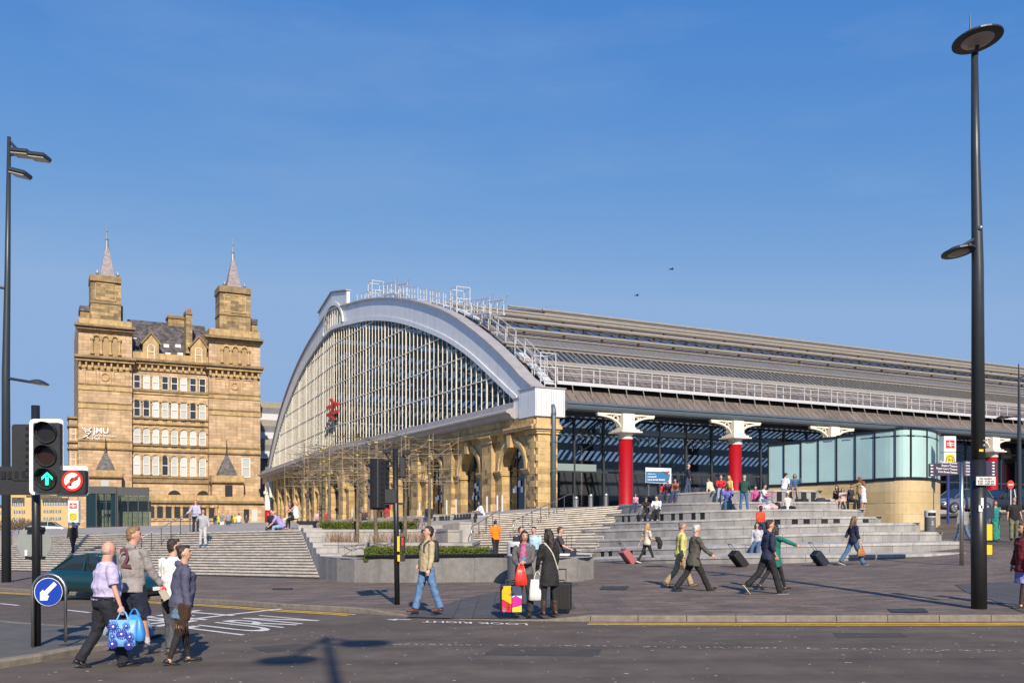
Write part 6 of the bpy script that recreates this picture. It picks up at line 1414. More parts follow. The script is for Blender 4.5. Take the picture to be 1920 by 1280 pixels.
# ------------------------------------------------------------ cars
M_TYRE = mat('tyre_rubber', (.015, .015, .016), .8); M_RIM = mat('alloy_rim', (.45, .46, .47), .3, metal=.8); M_CGL = mat('car_glass', (.02, .028, .03), .06, spec=.8)
def car(label, loc, rz, col, L=4.3, Wd=1.72, Hh=1.38, coupe=True, group=None):
    """car body lofted from side stations; local +x forward"""
    t = thing('parked_car' if not coupe else 'car', label, 'car', loc, rz, group); pm_ = mat('car_paint_%d' % int(col[2] * 1000), col, .28, metal=.35, spec=.6, coat=.8)
    prof = [(-.5, .38, .62, .70), (-.485, .30, .78, .88), (-.44, .24, .90, .97), (-.34, .22, .96, 1.0), (-.15, .2, .93, 1.0), (.05, .2, .92, 1.0), (.2, .2, .90, 1.0), (.34, .22, .82, .98), (.44, .25, .70, .92), (.485, .3, .58, .82), (.5, .36, .50, .70)]
    rings = []
    for f, zb3, zt3, wf in prof:
        x, hw = f * L, Wd / 2 * wf; zt3 *= Hh / 1.38
        rings.append([V((x, -hw * .86, zb3)), V((x, -hw, zb3 + .12)), V((x, -hw, lerp(zb3, zt3, .62))), V((x, -hw * .93, zt3 - .05)), V((x, -hw * .7, zt3)), V((x, 0, zt3 + .03)), V((x, hw * .7, zt3)), V((x, hw * .93, zt3 - .05)), V((x, hw, lerp(zb3, zt3, .62))), V((x, hw, zb3 + .12)), V((x, hw * .86, zb3))])
    o = MB().loft(rings).obj('body', pm_, t, smooth=True); m_ = o.modifiers.new('s', 'SUBSURF'); m_.levels = m_.render_levels = 2
    zs = .86 * Hh / 1.38; cab = [(-.40, zs, .84), (-.24, Hh - .06, .70), (-.10, Hh, .66), (.04, Hh - .05, .68), (.24, zs, .84)] if coupe else [(-.46, zs, .86), (-.40, Hh - .05, .74), (-.1, Hh, .7), (.08, Hh - .04, .72), (.28, zs, .84)]
    def cabin(k, dz, nm, m, lift=0):
        rg = []
        for f, z, wf in cab:
            hw = Wd / 2 * wf; rg.append([V((f * L * k, -hw * k, zs - .05)), V((f * L * k, -hw * lerp(1, .98, .5) * k, lerp(zs, z, .5) + dz)), V((f * L * k, -hw * .86 * k if z > zs + .1 else -hw * k, z + dz)), V((f * L * k, hw * .86 * k if z > zs + .1 else hw * k, z + dz)), V((f * L * k, hw * .98 * k, lerp(zs, z, .5) + dz)), V((f * L * k, hw * k, zs - .05))])
        return MB().loft(rg, closed=True, cap=True).obj(nm, m, t, smooth=False)
    cabin(1, 0, 'windows', M_CGL)
    rf = MB(); cs_ = [c for c in cab[1:-1]]
    rf.loft([[V((f * L, -Wd / 2 * wf * .87, z - .02)), V((f * L, -Wd / 2 * wf * .8, z + .025)), V((f * L, Wd / 2 * wf * .8, z + .025)), V((f * L, Wd / 2 * wf * .87, z - .02))] for f, z, wf in cs_]); rf.obj('roof', pm_, t, smooth=True)
    for s in (-1, 1):
        for (f0, z0, w0), (f1, z1, w1), kk in ((cab[0], cab[1], .98), (cab[3], cab[4], .98)):
            MB().bar((f0 * L, s * Wd / 2 * w0 * kk, z0), (f1 * L, s * Wd / 2 * w1 * (.88 if z1 > zs + .1 else kk) * 1.0, z1), .07, .05).obj('pillar', pm_, t)
        MB().bar((-.07 * L, s * Wd / 2 * .84, zs), (-.09 * L, s * Wd / 2 * .62, Hh - .02), .06, .04).obj('pillar', pm_, t)
        MB().ball((.17 * L, s * Wd / 2 * .99, zs + .06), (.11, .1, .07)).obj('mirror', pm_, t, smooth=True)
        for fx in (-.30, .315):
            w = MB().loft([[V((fx * L + math.cos(a) * r, s * (Wd / 2 - .02) + s * y, .31 + math.sin(a) * r)) for a in [2 * math.pi * k / 24 for k in range(24)]] for r, y in ((.29, -.2), (.31, -.16), (.31, -.02), (.28, .0), (.2, .0))]).obj('wheel', M_TYRE, t)
            MB().loft([[V((fx * L + math.cos(a) * r, s * (Wd / 2 - .02) + s * y, .31 + math.sin(a) * r)) for a in [2 * math.pi * k / 24 for k in range(24)]] for r, y in ((.21, .006), (.19, .014), (.1, -.01), (.04, .012))]).obj('rim', M_RIM, w)
            for k in range(5):
                a = 2 * math.pi * k / 5; MB().bar((fx * L, s * (Wd / 2), .31), (fx * L + math.cos(a) * .19, s * (Wd / 2), .31 + math.sin(a) * .19), .02, .05, up=(0, 1, 0)).obj('spoke', M_RIM, w)
            MB().loft([[V((fx * L + math.cos(a) * r, s * (Wd / 2 + .006 - .01 * (r > .35)), .31 + math.sin(a) * r)) for a in [math.pi * k / 14 for k in range(15)]] for r in (.32, .37)], closed=False).obj('wheel_arch', M_BLACK, t, fix=False)
        MB().ball((.455 * L, s * Wd * .33, .60 * Hh / 1.38), (.12, .2, .06)).obj('headlight', mat('headlight_glass', (.5, .52, .5), .15), t, smooth=True); MB().ball((-.475 * L, s * Wd * .34, .74 * Hh / 1.38), (.06, .16, .07)).obj('tail_light', mat('tail_light_red', (.3, .01, .01), .2), t, smooth=True)
    MB().box((.5 * L + .005, 0, .40), (.03, .52, .11)).obj('number_plate', M_SW, t); MB().box((.487 * L, 0, .29), (.1, Wd * .55, .1)).obj('grille', M_BLACK, t); MB().box((-.5 * L, 0, .55), (.03, .52, .11)).obj('number_plate', M_YEL, t)
    return t
cl = G(206, 1122, ROAD); car('teal blue coupe driving past the foot of the wide steps', cl, R(-27), (.006, .05, .06))
g1 = P(1800, 962, 57); car('silver grey hatchback parked beside the blue totem post', g1, R(200), (.16, .16, .18), 4.1, 1.7, 1.5, False, 'cars parked by the station')
g2 = P(1880, 961, 59); car('dark car parked behind the couple at the right edge', g2, R(195), (.02, .02, .03), 4.3, 1.75, 1.5, False, 'cars parked by the station')
g3 = P(97, 1001, 140); car('white van-like car far off beyond the wide steps', g3, R(10), (.6, .6, .6), 4.8, 1.9, 1.9, False)
# two birds
for lab, px, py, Y in (('right hand of two small dark birds in the sky', 1259, 505, 70), ('left hand lower small dark bird in the sky', 1194, 554, 75)):
    t = thing('bird', lab, 'bird', P(px, py, Y), .4, 'birds above the roof'); MB().tube([(-.17, 0, 0), (-.06, 0, .01), (.08, 0, .01), (.17, 0, .03), (.2, 0, .03)], [.02, .05, .05, .03, .01], 8).obj('body', M_BLACK, t, smooth=True)
    for s in (-1, 1): MB().add([V((-.05, 0, .02)), V((.07, 0, .02)), V((.02, s * .25, .1)), V((-.08, s * .36, .05)), V((-.07, s * .2, .08))], [range(5)]).obj('wing', M_BLACK, t)
# ============================================================ people
SKIN = {'a': (.52, .30, .21), 'b': (.45, .25, .17), 'd': (.06, .032, .02), 'r': (.55, .29, .21), 'm': (.42, .24, .16)}
def cm(c, rough=.85):
    """cloth colour with soft folds"""
    k = 'cloth_%d_%d_%d' % tuple(int(x * 999) for x in c)
    if k in MATS: return MATS[k]
    m = mat(k, c, rough, var=.16, vs=6, bump=1.0, bs=7); return m
def skm(k): return mat('skin_' + k, SKIN[k], .55, var=.05, vs=8)
def hairm(c): return mat('hair_%d_%d' % (int(c[0] * 999), int(c[2] * 999)), c, .55, var=.3, vs=14, bump=.5, bs=40)
def rotv(v, ax, a): return Matrix.Rotation(a, 3, ax) @ v
def remesh(mb, name, m, par, vox, sm_=4):
    me = mb.mesh(name); o = put(name, me, m, par)
    r = o.modifiers.new('skin', 'REMESH'); r.mode = 'VOXEL'; r.voxel_size = vox; r.use_smooth_shade = True
    s = o.modifiers.new('soft', 'SMOOTH'); s.factor = .5; s.iterations = sm_
    if name in FOLD:      # creases in cloth, locks in hair
        d = o.modifiers.new('folds', 'DISPLACE'); d.texture = FOLD[name][0]; d.strength = FOLD[name][1]; d.mid_level = .5; d.texture_coords = 'LOCAL'
    return o
def ctex(nm, size, depth):
    t_ = bpy.data.textures.new(nm, 'CLOUDS'); t_.noise_scale = size; t_.noise_depth = depth; return t_
TX1, TX2 = ctex('cloth_folds', .11, 2), ctex('hair_locks', .035, 2)
FOLD = {'top': (TX1, .03), 'coat': (TX1, .035), 'trousers': (TX1, .035), 'shorts': (TX1, .045), 'skirt': (TX1, .05), 'hair': (TX2, .03), 'scarf': (TX2, .03), 'cloth': (TX1, .06), 'garment': (TX1, .08)}
def person(label, at, face=0, h=1.72, lean=0, side=0, la=(5, 8, 10, 0), ra=(5, 8, 10, 0), ll=(0, 3, 0), rl=(0, 3, 0), feet=(0, 0), head=(0, 0), top=((.2, .2, .2), 1.0), bot=('trousers', (.05, .05, .06)), shoe=(.03, .03, .03), hair=('short', (.05, .035, .025)), skin='a', fat=1.12, fem=False, sit=None, extra=(), vox=None, group=None, coat=0., hood=False, sock=None):
    """one figure built from a posed skeleton.  arms: (forward, out, elbow, inward); legs: (forward, out, knee); angles in degrees.
    face: 0 looks away from the viewer, 180 towards, 90 left, -90 right.  sit: seat height above the feet"""
    at = V(at); dist = at.y; vox = vox or clamp(.0042 + .00052 * dist, .0085, .024)
    near = dist < 26
    t = thing('person', label, 'person', at, R(face), group); k = h / 1.75
    X, Yv, Z = V((1, 0, 0)), V((0, 1, 0)), V((0, 0, 1))
    hipz = .92 * k; sw = (.165 if fem else .185) * k * (1 + (fat - 1) * .5)
    sp = rotv(rotv(Z, 'X', -R(lean)), 'Y', R(side))     # spine direction
    fw = rotv(Yv, 'X', -R(lean)); pel = V((0, 0, hipz))
    J = {}
    def leg(s, f, o, kn):
        hip = pel + X * s * .085 * k - Z * .02 * k
        d1 = V((s * math.sin(R(o)), math.sin(R(f)), -math.cos(R(f)) * math.cos(R(o)))).normalized(); knee = hip + d1 * .43 * k
        g = f - kn; d2 = V((s * math.sin(R(o)) * .7, math.sin(R(g)), -math.cos(R(g)))).normalized(); ank = knee + d2 * .41 * k
        return hip, knee, ank
    J['L'] = leg(-1, *ll); J['R'] = leg(1, *rl)
    low = min(J['L'][2].z, J['R'][2].z) - .075 * k
    if sit is not None: low = hipz - .1 * k - sit
    off = V((0, 0, -low)); pel = pel + off
    for s in 'LR': J[s] = tuple(p + off for p in J[s])
    chest = pel + sp * .34 * k; neck = pel + sp * .53 * k; sh = pel + sp * .50 * k
    def arm(s, f, o, e, i):
        a = sh + X * s * sw - sp * .025 * k
        d1 = V((s * math.sin(R(o)), math.sin(R(f)) * math.cos(R(o)), -math.cos(R(f)) * math.cos(R(o)))).normalized(); d1 = rotv(d1, 'X', -R(lean) * .5); el = a + d1 * .29 * k
        g = f + e; d2 = V((s * math.sin(R(o) - R(i)), math.sin(R(g)) * math.cos(R(i) * .8), -math.cos(R(g)) * math.cos(R(i) * .5))).normalized(); d2 = rotv(d2, 'X', -R(lean) * .5); wr = el + d2 * .25 * k
        return a, el, wr, d2
    A = {-1: arm(-1, *la), 1: arm(1, *ra)}
    hy, hp_ = R(head[0]), R(head[1])
    hm = Matrix.Rotation(hy, 3, 'Z') @ Matrix.Rotation(-hp_ - R(lean) * .5, 3, 'X')
    hx, hf, hu = hm @ X, hm @ Yv, hm @ Z
    hc = neck + sp * .06 * k + hu * .125 * k + hf * .015 * k
    # ---- skin
    b = MB()
    hs_ = k * (.96 if fem else 1.0)
    b.ball(hc, (.076 * hs_, .094 * hs_, .112 * hs_), (hx, hf, hu), 14, 10)
    b.ball(hc + hf * .022 * k - hu * .055 * k, (.056 * hs_, .066 * hs_, .062 * hs_), (hx, hf, hu), 12, 8)
    b.ball(hc + hf * .098 * hs_ - hu * .022 * k, (.013 * k, .02 * k, .026 * k), (hx, hf, hu), 8, 6)
    for s in (-1, 1): b.ball(hc + hx * s * .078 * hs_ - hu * .015 * k - hf * .008 * k, (.012 * k, .022 * k, .034 * k), (hx, hf, hu), 8, 6)
    nr = (.05 if fem else .058) * k * (1 + (fat - 1) * .6)
    b.tube([neck - sp * .06 * k, neck + sp * .03 * k, hc - hu * .05 * k], [nr * 1.25, nr, nr * .98], 10)
    def ring(c, rx, ry, up=sp, n=14, yo=0.): return [c + fw * yo + X * rx * math.cos(2 * math.pi * i / n) + fw * ry * math.sin(2 * math.pi * i / n) for i in range(n)]
    def torso(mb, g, z0=-.08, z1=.50, belly=0.):
        wst = (.115 if fem else .145) * k * (1 + (fat - 1) * 1.2); hw = (.165 if fem else .158) * k * (1 + (fat - 1) * .8); cw = (.145 if fem else .17) * k * (1 + (fat - 1) * .6)
        rg = []
        for f, rx, ry, yo in ((z0, hw * 1.0, .115 * fat, 0), (.0, hw, .115 * fat, 0), (.10, lerp(wst, hw, .45), .105 * fat, .015 * fat), (.19, wst, .10 * fat + (fat - 1) * .1, .02 * (fat - .6)), (.30, cw * .98, .112 * fat, .012), (.40, cw * 1.03, .108 * fat, .005 if not fem else .018), (.465, cw * .93, .085, -.005), (.505, cw * .55, .06, -.01), (.53, .065 * k, .055, -.005)):
            if f > z1: break
            rg.append(ring(pel + sp * f * k, rx + g, ry * k + g, yo=yo * k))
        mb.loft(rg)
    torso(b, -.012)
    for s in (-1, 1):
        a, el, wr, d2 = A[s]
        b.tube([a, a.lerp(el, .4), el, el.lerp(wr, .3), wr], [.046 * k, .045 * k, .036 * k, .037 * k, .025 * k], 9)
        # hand: palm and five fingers
        u_ = (Z - d2 * Z.dot(d2)); u_ = u_.normalized() if u_.length > .2 else fw; sd = d2.cross(X * s).normalized() if abs(d2.dot(X)) < .9 else fw
        pm = wr + d2 * .05 * k
        b.ball(pm, (.02 * k, .042 * k, .052 * k), (d2.cross(sd).normalized(), sd, d2), 9, 7)
        inw = X * -s
        for q in range(4):
            r0 = pm + d2 * .035 * k + sd * (q - 1.5) * .0195 * k; ln = (.068, .078, .074, .058)[q] * k
            if near: b.tube([r0, r0 + (d2 * .9 + inw * .25).normalized() * ln * .5, r0 + (d2 * .9 + inw * .25).normalized() * ln * .5 + (d2 * .5 + inw * .8).normalized() * ln * .5], [.0093 * k, .0088 * k, .007 * k], 6)
            elif q % 2 == 0: b.tube([r0, r0 + (d2 + inw * .4).normalized() * ln], [.013 * k, .01 * k], 5)
        tb = wr + d2 * .03 * k + sd * .034 * k; b.tube([tb, tb + (d2 + sd * .8).normalized() * .03 * k, tb + (d2 + sd * .35 + inw * .3).normalized() * .062 * k], [.0115 * k, .0105 * k, .008 * k], 6)
    for s in 'LR':
        hp0, kn, an = J[s]; b.tube([hp0 + Z * .04, hp0.lerp(kn, .5), kn, kn.lerp(an, .3), an], [.08 * k * fat, .07 * k * (1 + (fat - 1) * .6), .052 * k, .053 * k, .034 * k], 10)
        b.tube([an, an - Z * .05 * k], [.034 * k, .04 * k], 8)
    body = remesh(b, 'body', skm(skin), t, vox)
    # ---- eyes, brows and mouth on faces that can be read
    if dist < 42:
        fm = mat('eye_dark', (.02, .015, .012), .3)
        for s in (-1, 1):
            e = MB().ball(hc + hf * .083 * hs_ + hx * s * .031 * hs_ + hu * .012 * k, (.012 * k, .008 * k, .006 * k), (hx, hf, hu), 8, 6).obj('eye', fm, t); MB().ball(hc + hf * .085 * hs_ + hx * s * .032 * hs_ + hu * .032 * k, (.02 * k, .008 * k, .004 * k), (hx, hf, hu), 8, 5).obj('eyebrow', hairm(hair[1]), t)
        MB().ball(hc + hf * .083 * hs_ - hu * .068 * k, (.023 * k, .009 * k, .006 * k), (hx, hf, hu), 8, 5).obj('mouth', mat('lips', (.32, .08, .07), .5), t)
    # ---- upper clothing
    tc, slv = top[0], top[1]; g = .022 * k; tuck = len(top) > 2; c = MB(); torso(c, g, .045 if tuck else -.10, .515)
    if coat:
        c.loft([ring(pel + sp * -.06 * k, .17 * k * fat + g, .125 * k * fat + g), ring(pel - Z * (.1 + coat * .5) * k + (J['L'][1] + J['R'][1] - pel * 2) * .12 * coat, .185 * k * fat + g, .15 * k * fat + g), ring(pel - Z * (.1 + coat) * k + (J['L'][1] + J['R'][1] - pel * 2) * .25 * coat, .185 * k * fat + g, .15 * k * fat + g)])
    for s in (-1, 1):
        a, el, wr, d2 = A[s]; pts = [a - X * s * .03 * k + sp * .012 * k, a]; rr = [.062 * k, .068 * k * (1 + (fat - 1) * .4)]
        if slv > .05:
            n_ = 5
            for q in range(1, n_ + 1):
                f = slv * q / n_; p = a.lerp(el, f * 2) if f < .5 else el.lerp(wr, (f - .5) * 2); pts.append(p); rr.append(lerp(.066, .046, f) * k * (1 + (fat - 1) * .4) + (.008 if slv < .5 else 0))
            c.tube(pts, rr, 10)
    if hood:
        c.tube([neck - fw * .05 * k + X * .09 * k, neck - fw * .09 * k + sp * .02 * k, neck - fw * .05 * k - X * .09 * k], [.04 * k, .055 * k, .04 * k], 8); c.tube([neck + X * .085 * k, neck + fw * .055 * k - sp * .02 * k, neck - X * .085 * k], [.032 * k] * 3, 8)
    elif slv > .1: c.tube([neck + sp * -.02 * k, neck + sp * .012 * k], [nr * 1.5, nr * 1.22], 12)
    remesh(c, 'coat' if coat else 'top', cm(tc), t, vox)
    # ---- lower clothing
    kind, bc = bot[0], bot[1]; c = MB(); g = .012 * k
    if kind in ('trousers', 'shorts', 'leggings', 'jeans'):
        c.loft([ring(pel + sp * .06 * k, (.145 if fem else .15) * k * fat + g, .105 * k * fat + g), ring(pel, .16 * k * (1 + (fat - 1) * .8) + g, .112 * k * fat + g), ring(pel - Z * .07 * k, .155 * k * (1 + (fat - 1) * .8) + g, .11 * k * fat + g, Z), ring(pel - Z * .12 * k, .11 * k + g, .085 * k + g, Z)])
        for s in 'LR':
            hp0, kn, an = J[s]; thin = kind == 'leggings'
            if kind == 'shorts':
                e = bot[2] if len(bot) > 2 else .95; c.tube([hp0 + Z * .03 * k, hp0.lerp(kn, e * .5), hp0.lerp(kn, e)], [.1 * k * fat, .1 * k * fat, .105 * k * fat], 12)
            else: c.tube([hp0 + Z * .03 * k, hp0.lerp(kn, .5), kn, kn.lerp(an, .45), an - (an - kn).normalized() * -.015 * k], [.1 * k * fat, (.09 if not thin else .078) * k * (1 + (fat - 1) * .6), (.076 if not thin else .058) * k, (.074 if not thin else .056) * k, (.076 if not thin else .038) * k], 12)
    else:
        ln = bot[2] if len(bot) > 2 else .42; mk = (J['L'][1] + J['R'][1]) / 2 - pel; dr = mk.normalized()
        c.loft([ring(pel + sp * .1 * k, .13 * k + g, .1 * k + g), ring(pel, .165 * k + g, .12 * k + g), ring(pel + dr * ln * .5, .18 * k + g, .15 * k + g, dr), ring(pel + dr * ln, .20 * k + g, .18 * k + g, dr)])
    remesh(c, {'jeans': 'trousers'}.get(kind, kind), cm(bc), t, vox)
    if sock:
        for s in 'LR':
            c = MB(); hp0, kn, an = J[s]; c.tube([hp0.lerp(kn, .3) if sock[1] else kn.lerp(an, .8), kn, kn.lerp(an, .35), an] if sock[1] else [kn.lerp(an, .75), an], ([.078 * k, .056 * k, .057 * k, .038 * k] if sock[1] else [.042 * k, .04 * k]), 10)
            remesh(c, 'stocking' if sock[1] else 'sock', cm(sock[0]), t, vox)
    # ---- shoes
    for i, s in enumerate('LR'):
        hp0, kn, an = J[s]; c = MB(); sd = (an - kn).normalized(); pt = R(feet[i]); fd = V((0, math.cos(pt), math.sin(pt))); fu = V((0, -math.sin(pt), math.cos(pt))); o_ = an - fu * .035 * k
        c.ball(o_ - fd * .02 * k - fu * .005 * k, (.042 * k, .06 * k, .042 * k), (X, fd, fu), 10, 7); c.ball(o_ + fd * .085 * k - fu * .012 * k, (.045 * k, .10 * k, .033 * k), (X, fd, fu), 10, 7); c.ball(o_ + fd * .15 * k - fu * .015 * k, (.04 * k, .055 * k, .026 * k), (X, fd, fu), 10, 7)
        if isinstance(shoe, tuple) and len(shoe) == 4: c.tube([an + (kn - an) * .55, an + (kn - an) * .2, an - fu * .02 * k], [.066 * k, .058 * k, .052 * k], 10)
        remesh(c, 'boot' if len(shoe) == 4 else 'shoe', cm(shoe[:3], .5), t, min(vox, .016), 2)
        so = MB(); so.loft([[o_ + fd * y * k + X * x * k - fu * z * k for x, y in ((-.036, -.075), (.036, -.075), (.048, .09), (.03, .2), (-.03, .2), (-.048, .09))] for z in (.03, .045)]); so.obj('sole', cm(extra[0][1], .6) if extra and extra[0][0] == 'sole' else mat('shoe_sole', (.03, .028, .026), .8), t)
    # ---- hair
    st_, hcol = hair; c = MB()
    if st_ != 'bald':
        c.ball(hc + hu * .03 * k - hf * .028 * k, (.083 * hs_, .086 * hs_, .094 * hs_), (hx, hf, hu), 14, 10)
        c.ball(hc + hu * .085 * k + hf * .03 * k, (.062 * hs_, .05 * hs_, .038 * hs_), (hx, hf, hu), 12, 8)
        c.ball(hc - hf * .045 * k - hu * .025 * k, (.074 * hs_, .062 * hs_, .085 * hs_), (hx, hf, hu), 12, 8)
        if st_ in ('long', 'tail'):
            dn = (-Z * .8 + sp * -.2).normalized(); e = hc - hf * .07 * k
            if st_ == 'long':
                c.tube([hc - hf * .04 * k + hu * .02 * k, e - hu * .08 * k, e + dn * .2 * k - fw * .03 * k, e + dn * .34 * k - fw * .045 * k], [.085 * k, .082 * k, .075 * k, .05 * k], 10)
                for s in (-1, 1): c.tube([hc + hx * s * .07 * k + hu * .04 * k, hc + hx * s * .082 * k - hu * .07 * k, hc + hx * s * .085 * k - hu * .17 * k + hf * .02 * k], [.035 * k, .034 * k, .022 * k], 8)
            else: c.tube([hc - hf * .08 * k + hu * .03 * k, e - hf * .05 * k - hu * .05 * k, e + dn * .2 * k - hf * .03 * k], [.04 * k, .04 * k, .02 * k], 8)
        if st_ == 'bun': c.ball(hc - hf * .08 * k + hu * .075 * k, .048 * k, None, 10, 8)
        # the face side stays clear of hair
        b2_ = c
        remesh(b2_, 'hair', hairm(hcol), t, max(vox, .011), 3)
    elif hcol:
        for sg_ in (-1, 0, 1): c.ball(hc - hf * (.052 if sg_ == 0 else .022) * k + hx * sg_ * .05 * k - hu * .03 * k, (.036 * k if sg_ else .055 * k, .052 * k, .05 * k), (hx, hf, hu), 10, 7)
        remesh(c, 'hair', hairm(hcol), t, max(vox, .011), 3)
    for ex in extra:
        if ex[0] == 'cap':
            q = MB(); q.ball(hc + hu * .045 * k, (.092 * k, .105 * k, .085 * k), (hx, hf, hu), 12, 8); q.ball(hc + hu * .06 * k + hf * .11 * k, (.07 * k, .07 * k, .012 * k), (hx, hf, hu), 10, 6); remesh(q, 'cap', cm(ex[1]), t, .014)
        if ex[0] == 'scarf':
            q = MB(); q.tube([neck + X * .08 * k, neck + fw * .1 * k - sp * .02 * k, neck - X * .08 * k, neck - fw * .07 * k, neck + X * .08 * k], [.05 * k] * 5, 8); q.tube([neck + fw * .1 * k, chest + fw * .15 * k, pel + fw * .16 * k + sp * .1 * k], [.06 * k, .085 * k, .09 * k], 8); remesh(q, 'scarf', ex[1], t, vox)
        if ex[0] == 'strap':
            a = A[ex[2]][0]; q = MB(); pts = [pel + X * -ex[2] * .17 * k + sp * .02 * k, chest + fw * .135 * k - X * ex[2] * .03 * k, a + sp * .075 * k - X * ex[2] * .05 * k, chest - fw * .135 * k, pel + X * -ex[2] * .17 * k - fw * .06 * k]; q.tube(spline(pts, 5), .014 * k, 6); q.obj('bag_strap', cm(ex[1]), t)
        if ex[0] == 'belt': MB().loft([ring(pel + sp * z * k, .162 * k * (1 + (fat - 1) * .9) + .02, .118 * k * fat + .022) for z in (.045, .075)], cap=False).obj('belt', mat('belt_leather', (.02, .015, .012), .4), t)
    return t, J, A, (pel, chest, neck, hc, sp, fw)
def WP(t, v): return MW(t) @ V(v)
def foot(px, py): return G(px, py)
FA = 'passers-by on foot'; SI = 'people sitting on the steps'
# walking leg presets: (forward, out, knee)
WALK_A = dict(ll=(26, 2, 4), rl=(-18, 2, 24), feet=(12, -35)); WALK_B = dict(ll=(-18, 2, 26), rl=(26, 2, 4), feet=(-35, 12)); STAND = dict(ll=(2, 4, 2), rl=(-1, 4, 0))
DN, JEAN, BLK, NAVY = (.02, .022, .03), (.07, .14, .27), (.014, .014, .016), (.018, .026, .06)
# --- the four crossing at the left
q = G(198, 1250, ROAD)
bald, *_b = person('stout balding man in a lilac short-sleeved shirt carrying blue shopping bags', q, -52, 1.74, 2, la=(-8, 12, 8, 0), ra=(6, 12, 10, 0), ll=(-12, 4, 18), rl=(15, 4, 3), feet=(-26, 6), head=(-8, 0), top=((.46, .42, .62), .42, 1), bot=('trousers', (.013, .013, .022)), shoe=(.01, .01, .011), hair=('bald', (.30, .27, .24)), skin='r', fat=1.42, group=FA, extra=(('belt',),))
q = G(246, 1217, ROAD + .1)
hoodie, Jh, Ah, Bh = person('tall fair young man in a grey hoodie with a big 2 and navy shorts', q, -22, 1.84, 3, ra=(14, 14, 22, 0), la=(5, 8, 20, 0), ll=(-8, 4, 10), rl=(14, 3, 2), feet=(-10, 3), head=(-52, 0), top=((.27, .245, .235), 1.0), bot=('shorts', (.012, .016, .04), 1.02), shoe=(.04, .06, .1), hair=('short', (.22, .13, .06)), skin='r', hood=True, fat=1.22, group=FA, sock=((.5, .5, .52), 0))
pelh, chesth = Bh[0], Bh[1]
text_on('shirt_number', '2', mat('faded_maroon_print', (.17, .06, .075), .8), hoodie, V(chesth) + V((-.04, -.178, -.08)), (1, 0, 0), (0, -.12, 1), .29, 0, .19)
q = G(323, 1222, ROAD)
person('dark haired lad in a white printed t-shirt behind the woman in the hoodie', q, -20, 1.74, 2, la=(8, 8, 12, 0), ra=(-4, 8, 8, 0), ll=(8, 3, 2), rl=(-8, 3, 10), head=(-35, 0), top=((.74, .73, .74), .4), bot=('trousers', (.07, .075, .09)), shoe=(.12, .09, .06), hair=('short', (.035, .022, .016)), group=FA)
q = G(340, 1243, ROAD)
wom, Jw, Aw, Bw = person('woman in a blue-grey hoodie, denim shorts and black tights with fringed bag', q, -62, 1.66, 4, la=(-6, 9, 12, 0), ra=(-2, 9, 14, 0), ll=(9, 4, 2), rl=(-7, 4, 12), feet=(4, -18), head=(-22, -6), top=((.075, .075, .125), 1.0), bot=('shorts', (.10, .17, .27), .55), shoe=(.014, .012, .012), hair=('bun', (.03, .022, .02)), skin='a', fem=True, fat=1.32, hood=True, group=FA, sock=((.018, .015, .017), 1), extra=(('strap', (.05, .025, .018), -1),))
q = G(224, 1215, ROAD); q.y += 1.2; q.x -= .35; q.z = gz(q.x, q.y) + ROAD
person('dark haired person in pale denim mostly hidden behind the balding man', q, -50, 1.7, 2, top=((.16, .17, .19), 1), bot=('jeans', (.2, .28, .38)), hair=('short', (.03, .022, .02)), group=FA, **WALK_B)
# --- by the signal
q = foot(800, 1146)
jm, Jj, Aj, Bj = person('man in a beige jumper and blue jeans waiting by the signal pole', q, 118, 1.80, -3, la=(4, 14, 14, 0), ra=(-16, 22, 62, 40), ll=(-14, 5, 4), rl=(13, 6, 2), feet=(0, 0), head=(-12, -8), top=((.42, .34, .2), 1.0), bot=('jeans', (.10, .19, .35)), shoe=(.13, .04, .02), hair=('short', (.02, .014, .012)), skin='a', group=FA)
q = foot(983, 1151)
scarf_m = mat('striped_scarf_knit', (.52, .06, .15), .9, var=.5, vs=14, bump=.5, bs=30, col2=(.10, .22, .34))
w1, J1, A1, B1 = person('smiling dark haired woman in a pink and blue scarf by the colourful suitcase', q, 168, 1.66, 0, la=(22, 6, 60, 35), ra=(18, 6, 55, 38), head=(24, 4), top=((.10, .095, .10), 1.0), bot=('trousers', (.03, .03, .032)), shoe=(.045, .025, .018, 1), hair=('long', (.022, .014, .011)), skin='a', fem=True, group=FA, extra=(('scarf', scarf_m),), **STAND)
q = foot(1030, 1152)
w2_, J2, A2, B2 = person('woman in a long black coat and brown boots with her back turned', q, 28, 1.68, 3, la=(10, 10, 30, 20), ra=(6, 10, 30, 10), head=(20, 0), top=(BLK, 1.0), coat=.2, bot=('leggings', (.016, .017, .02)), shoe=(.055, .03, .02, 1), hair=('long', (.022, .013, .01)), skin='m', fem=True, fat=1.0, group=FA, extra=(('strap', (.62, .58, .48), -1),), **STAND)
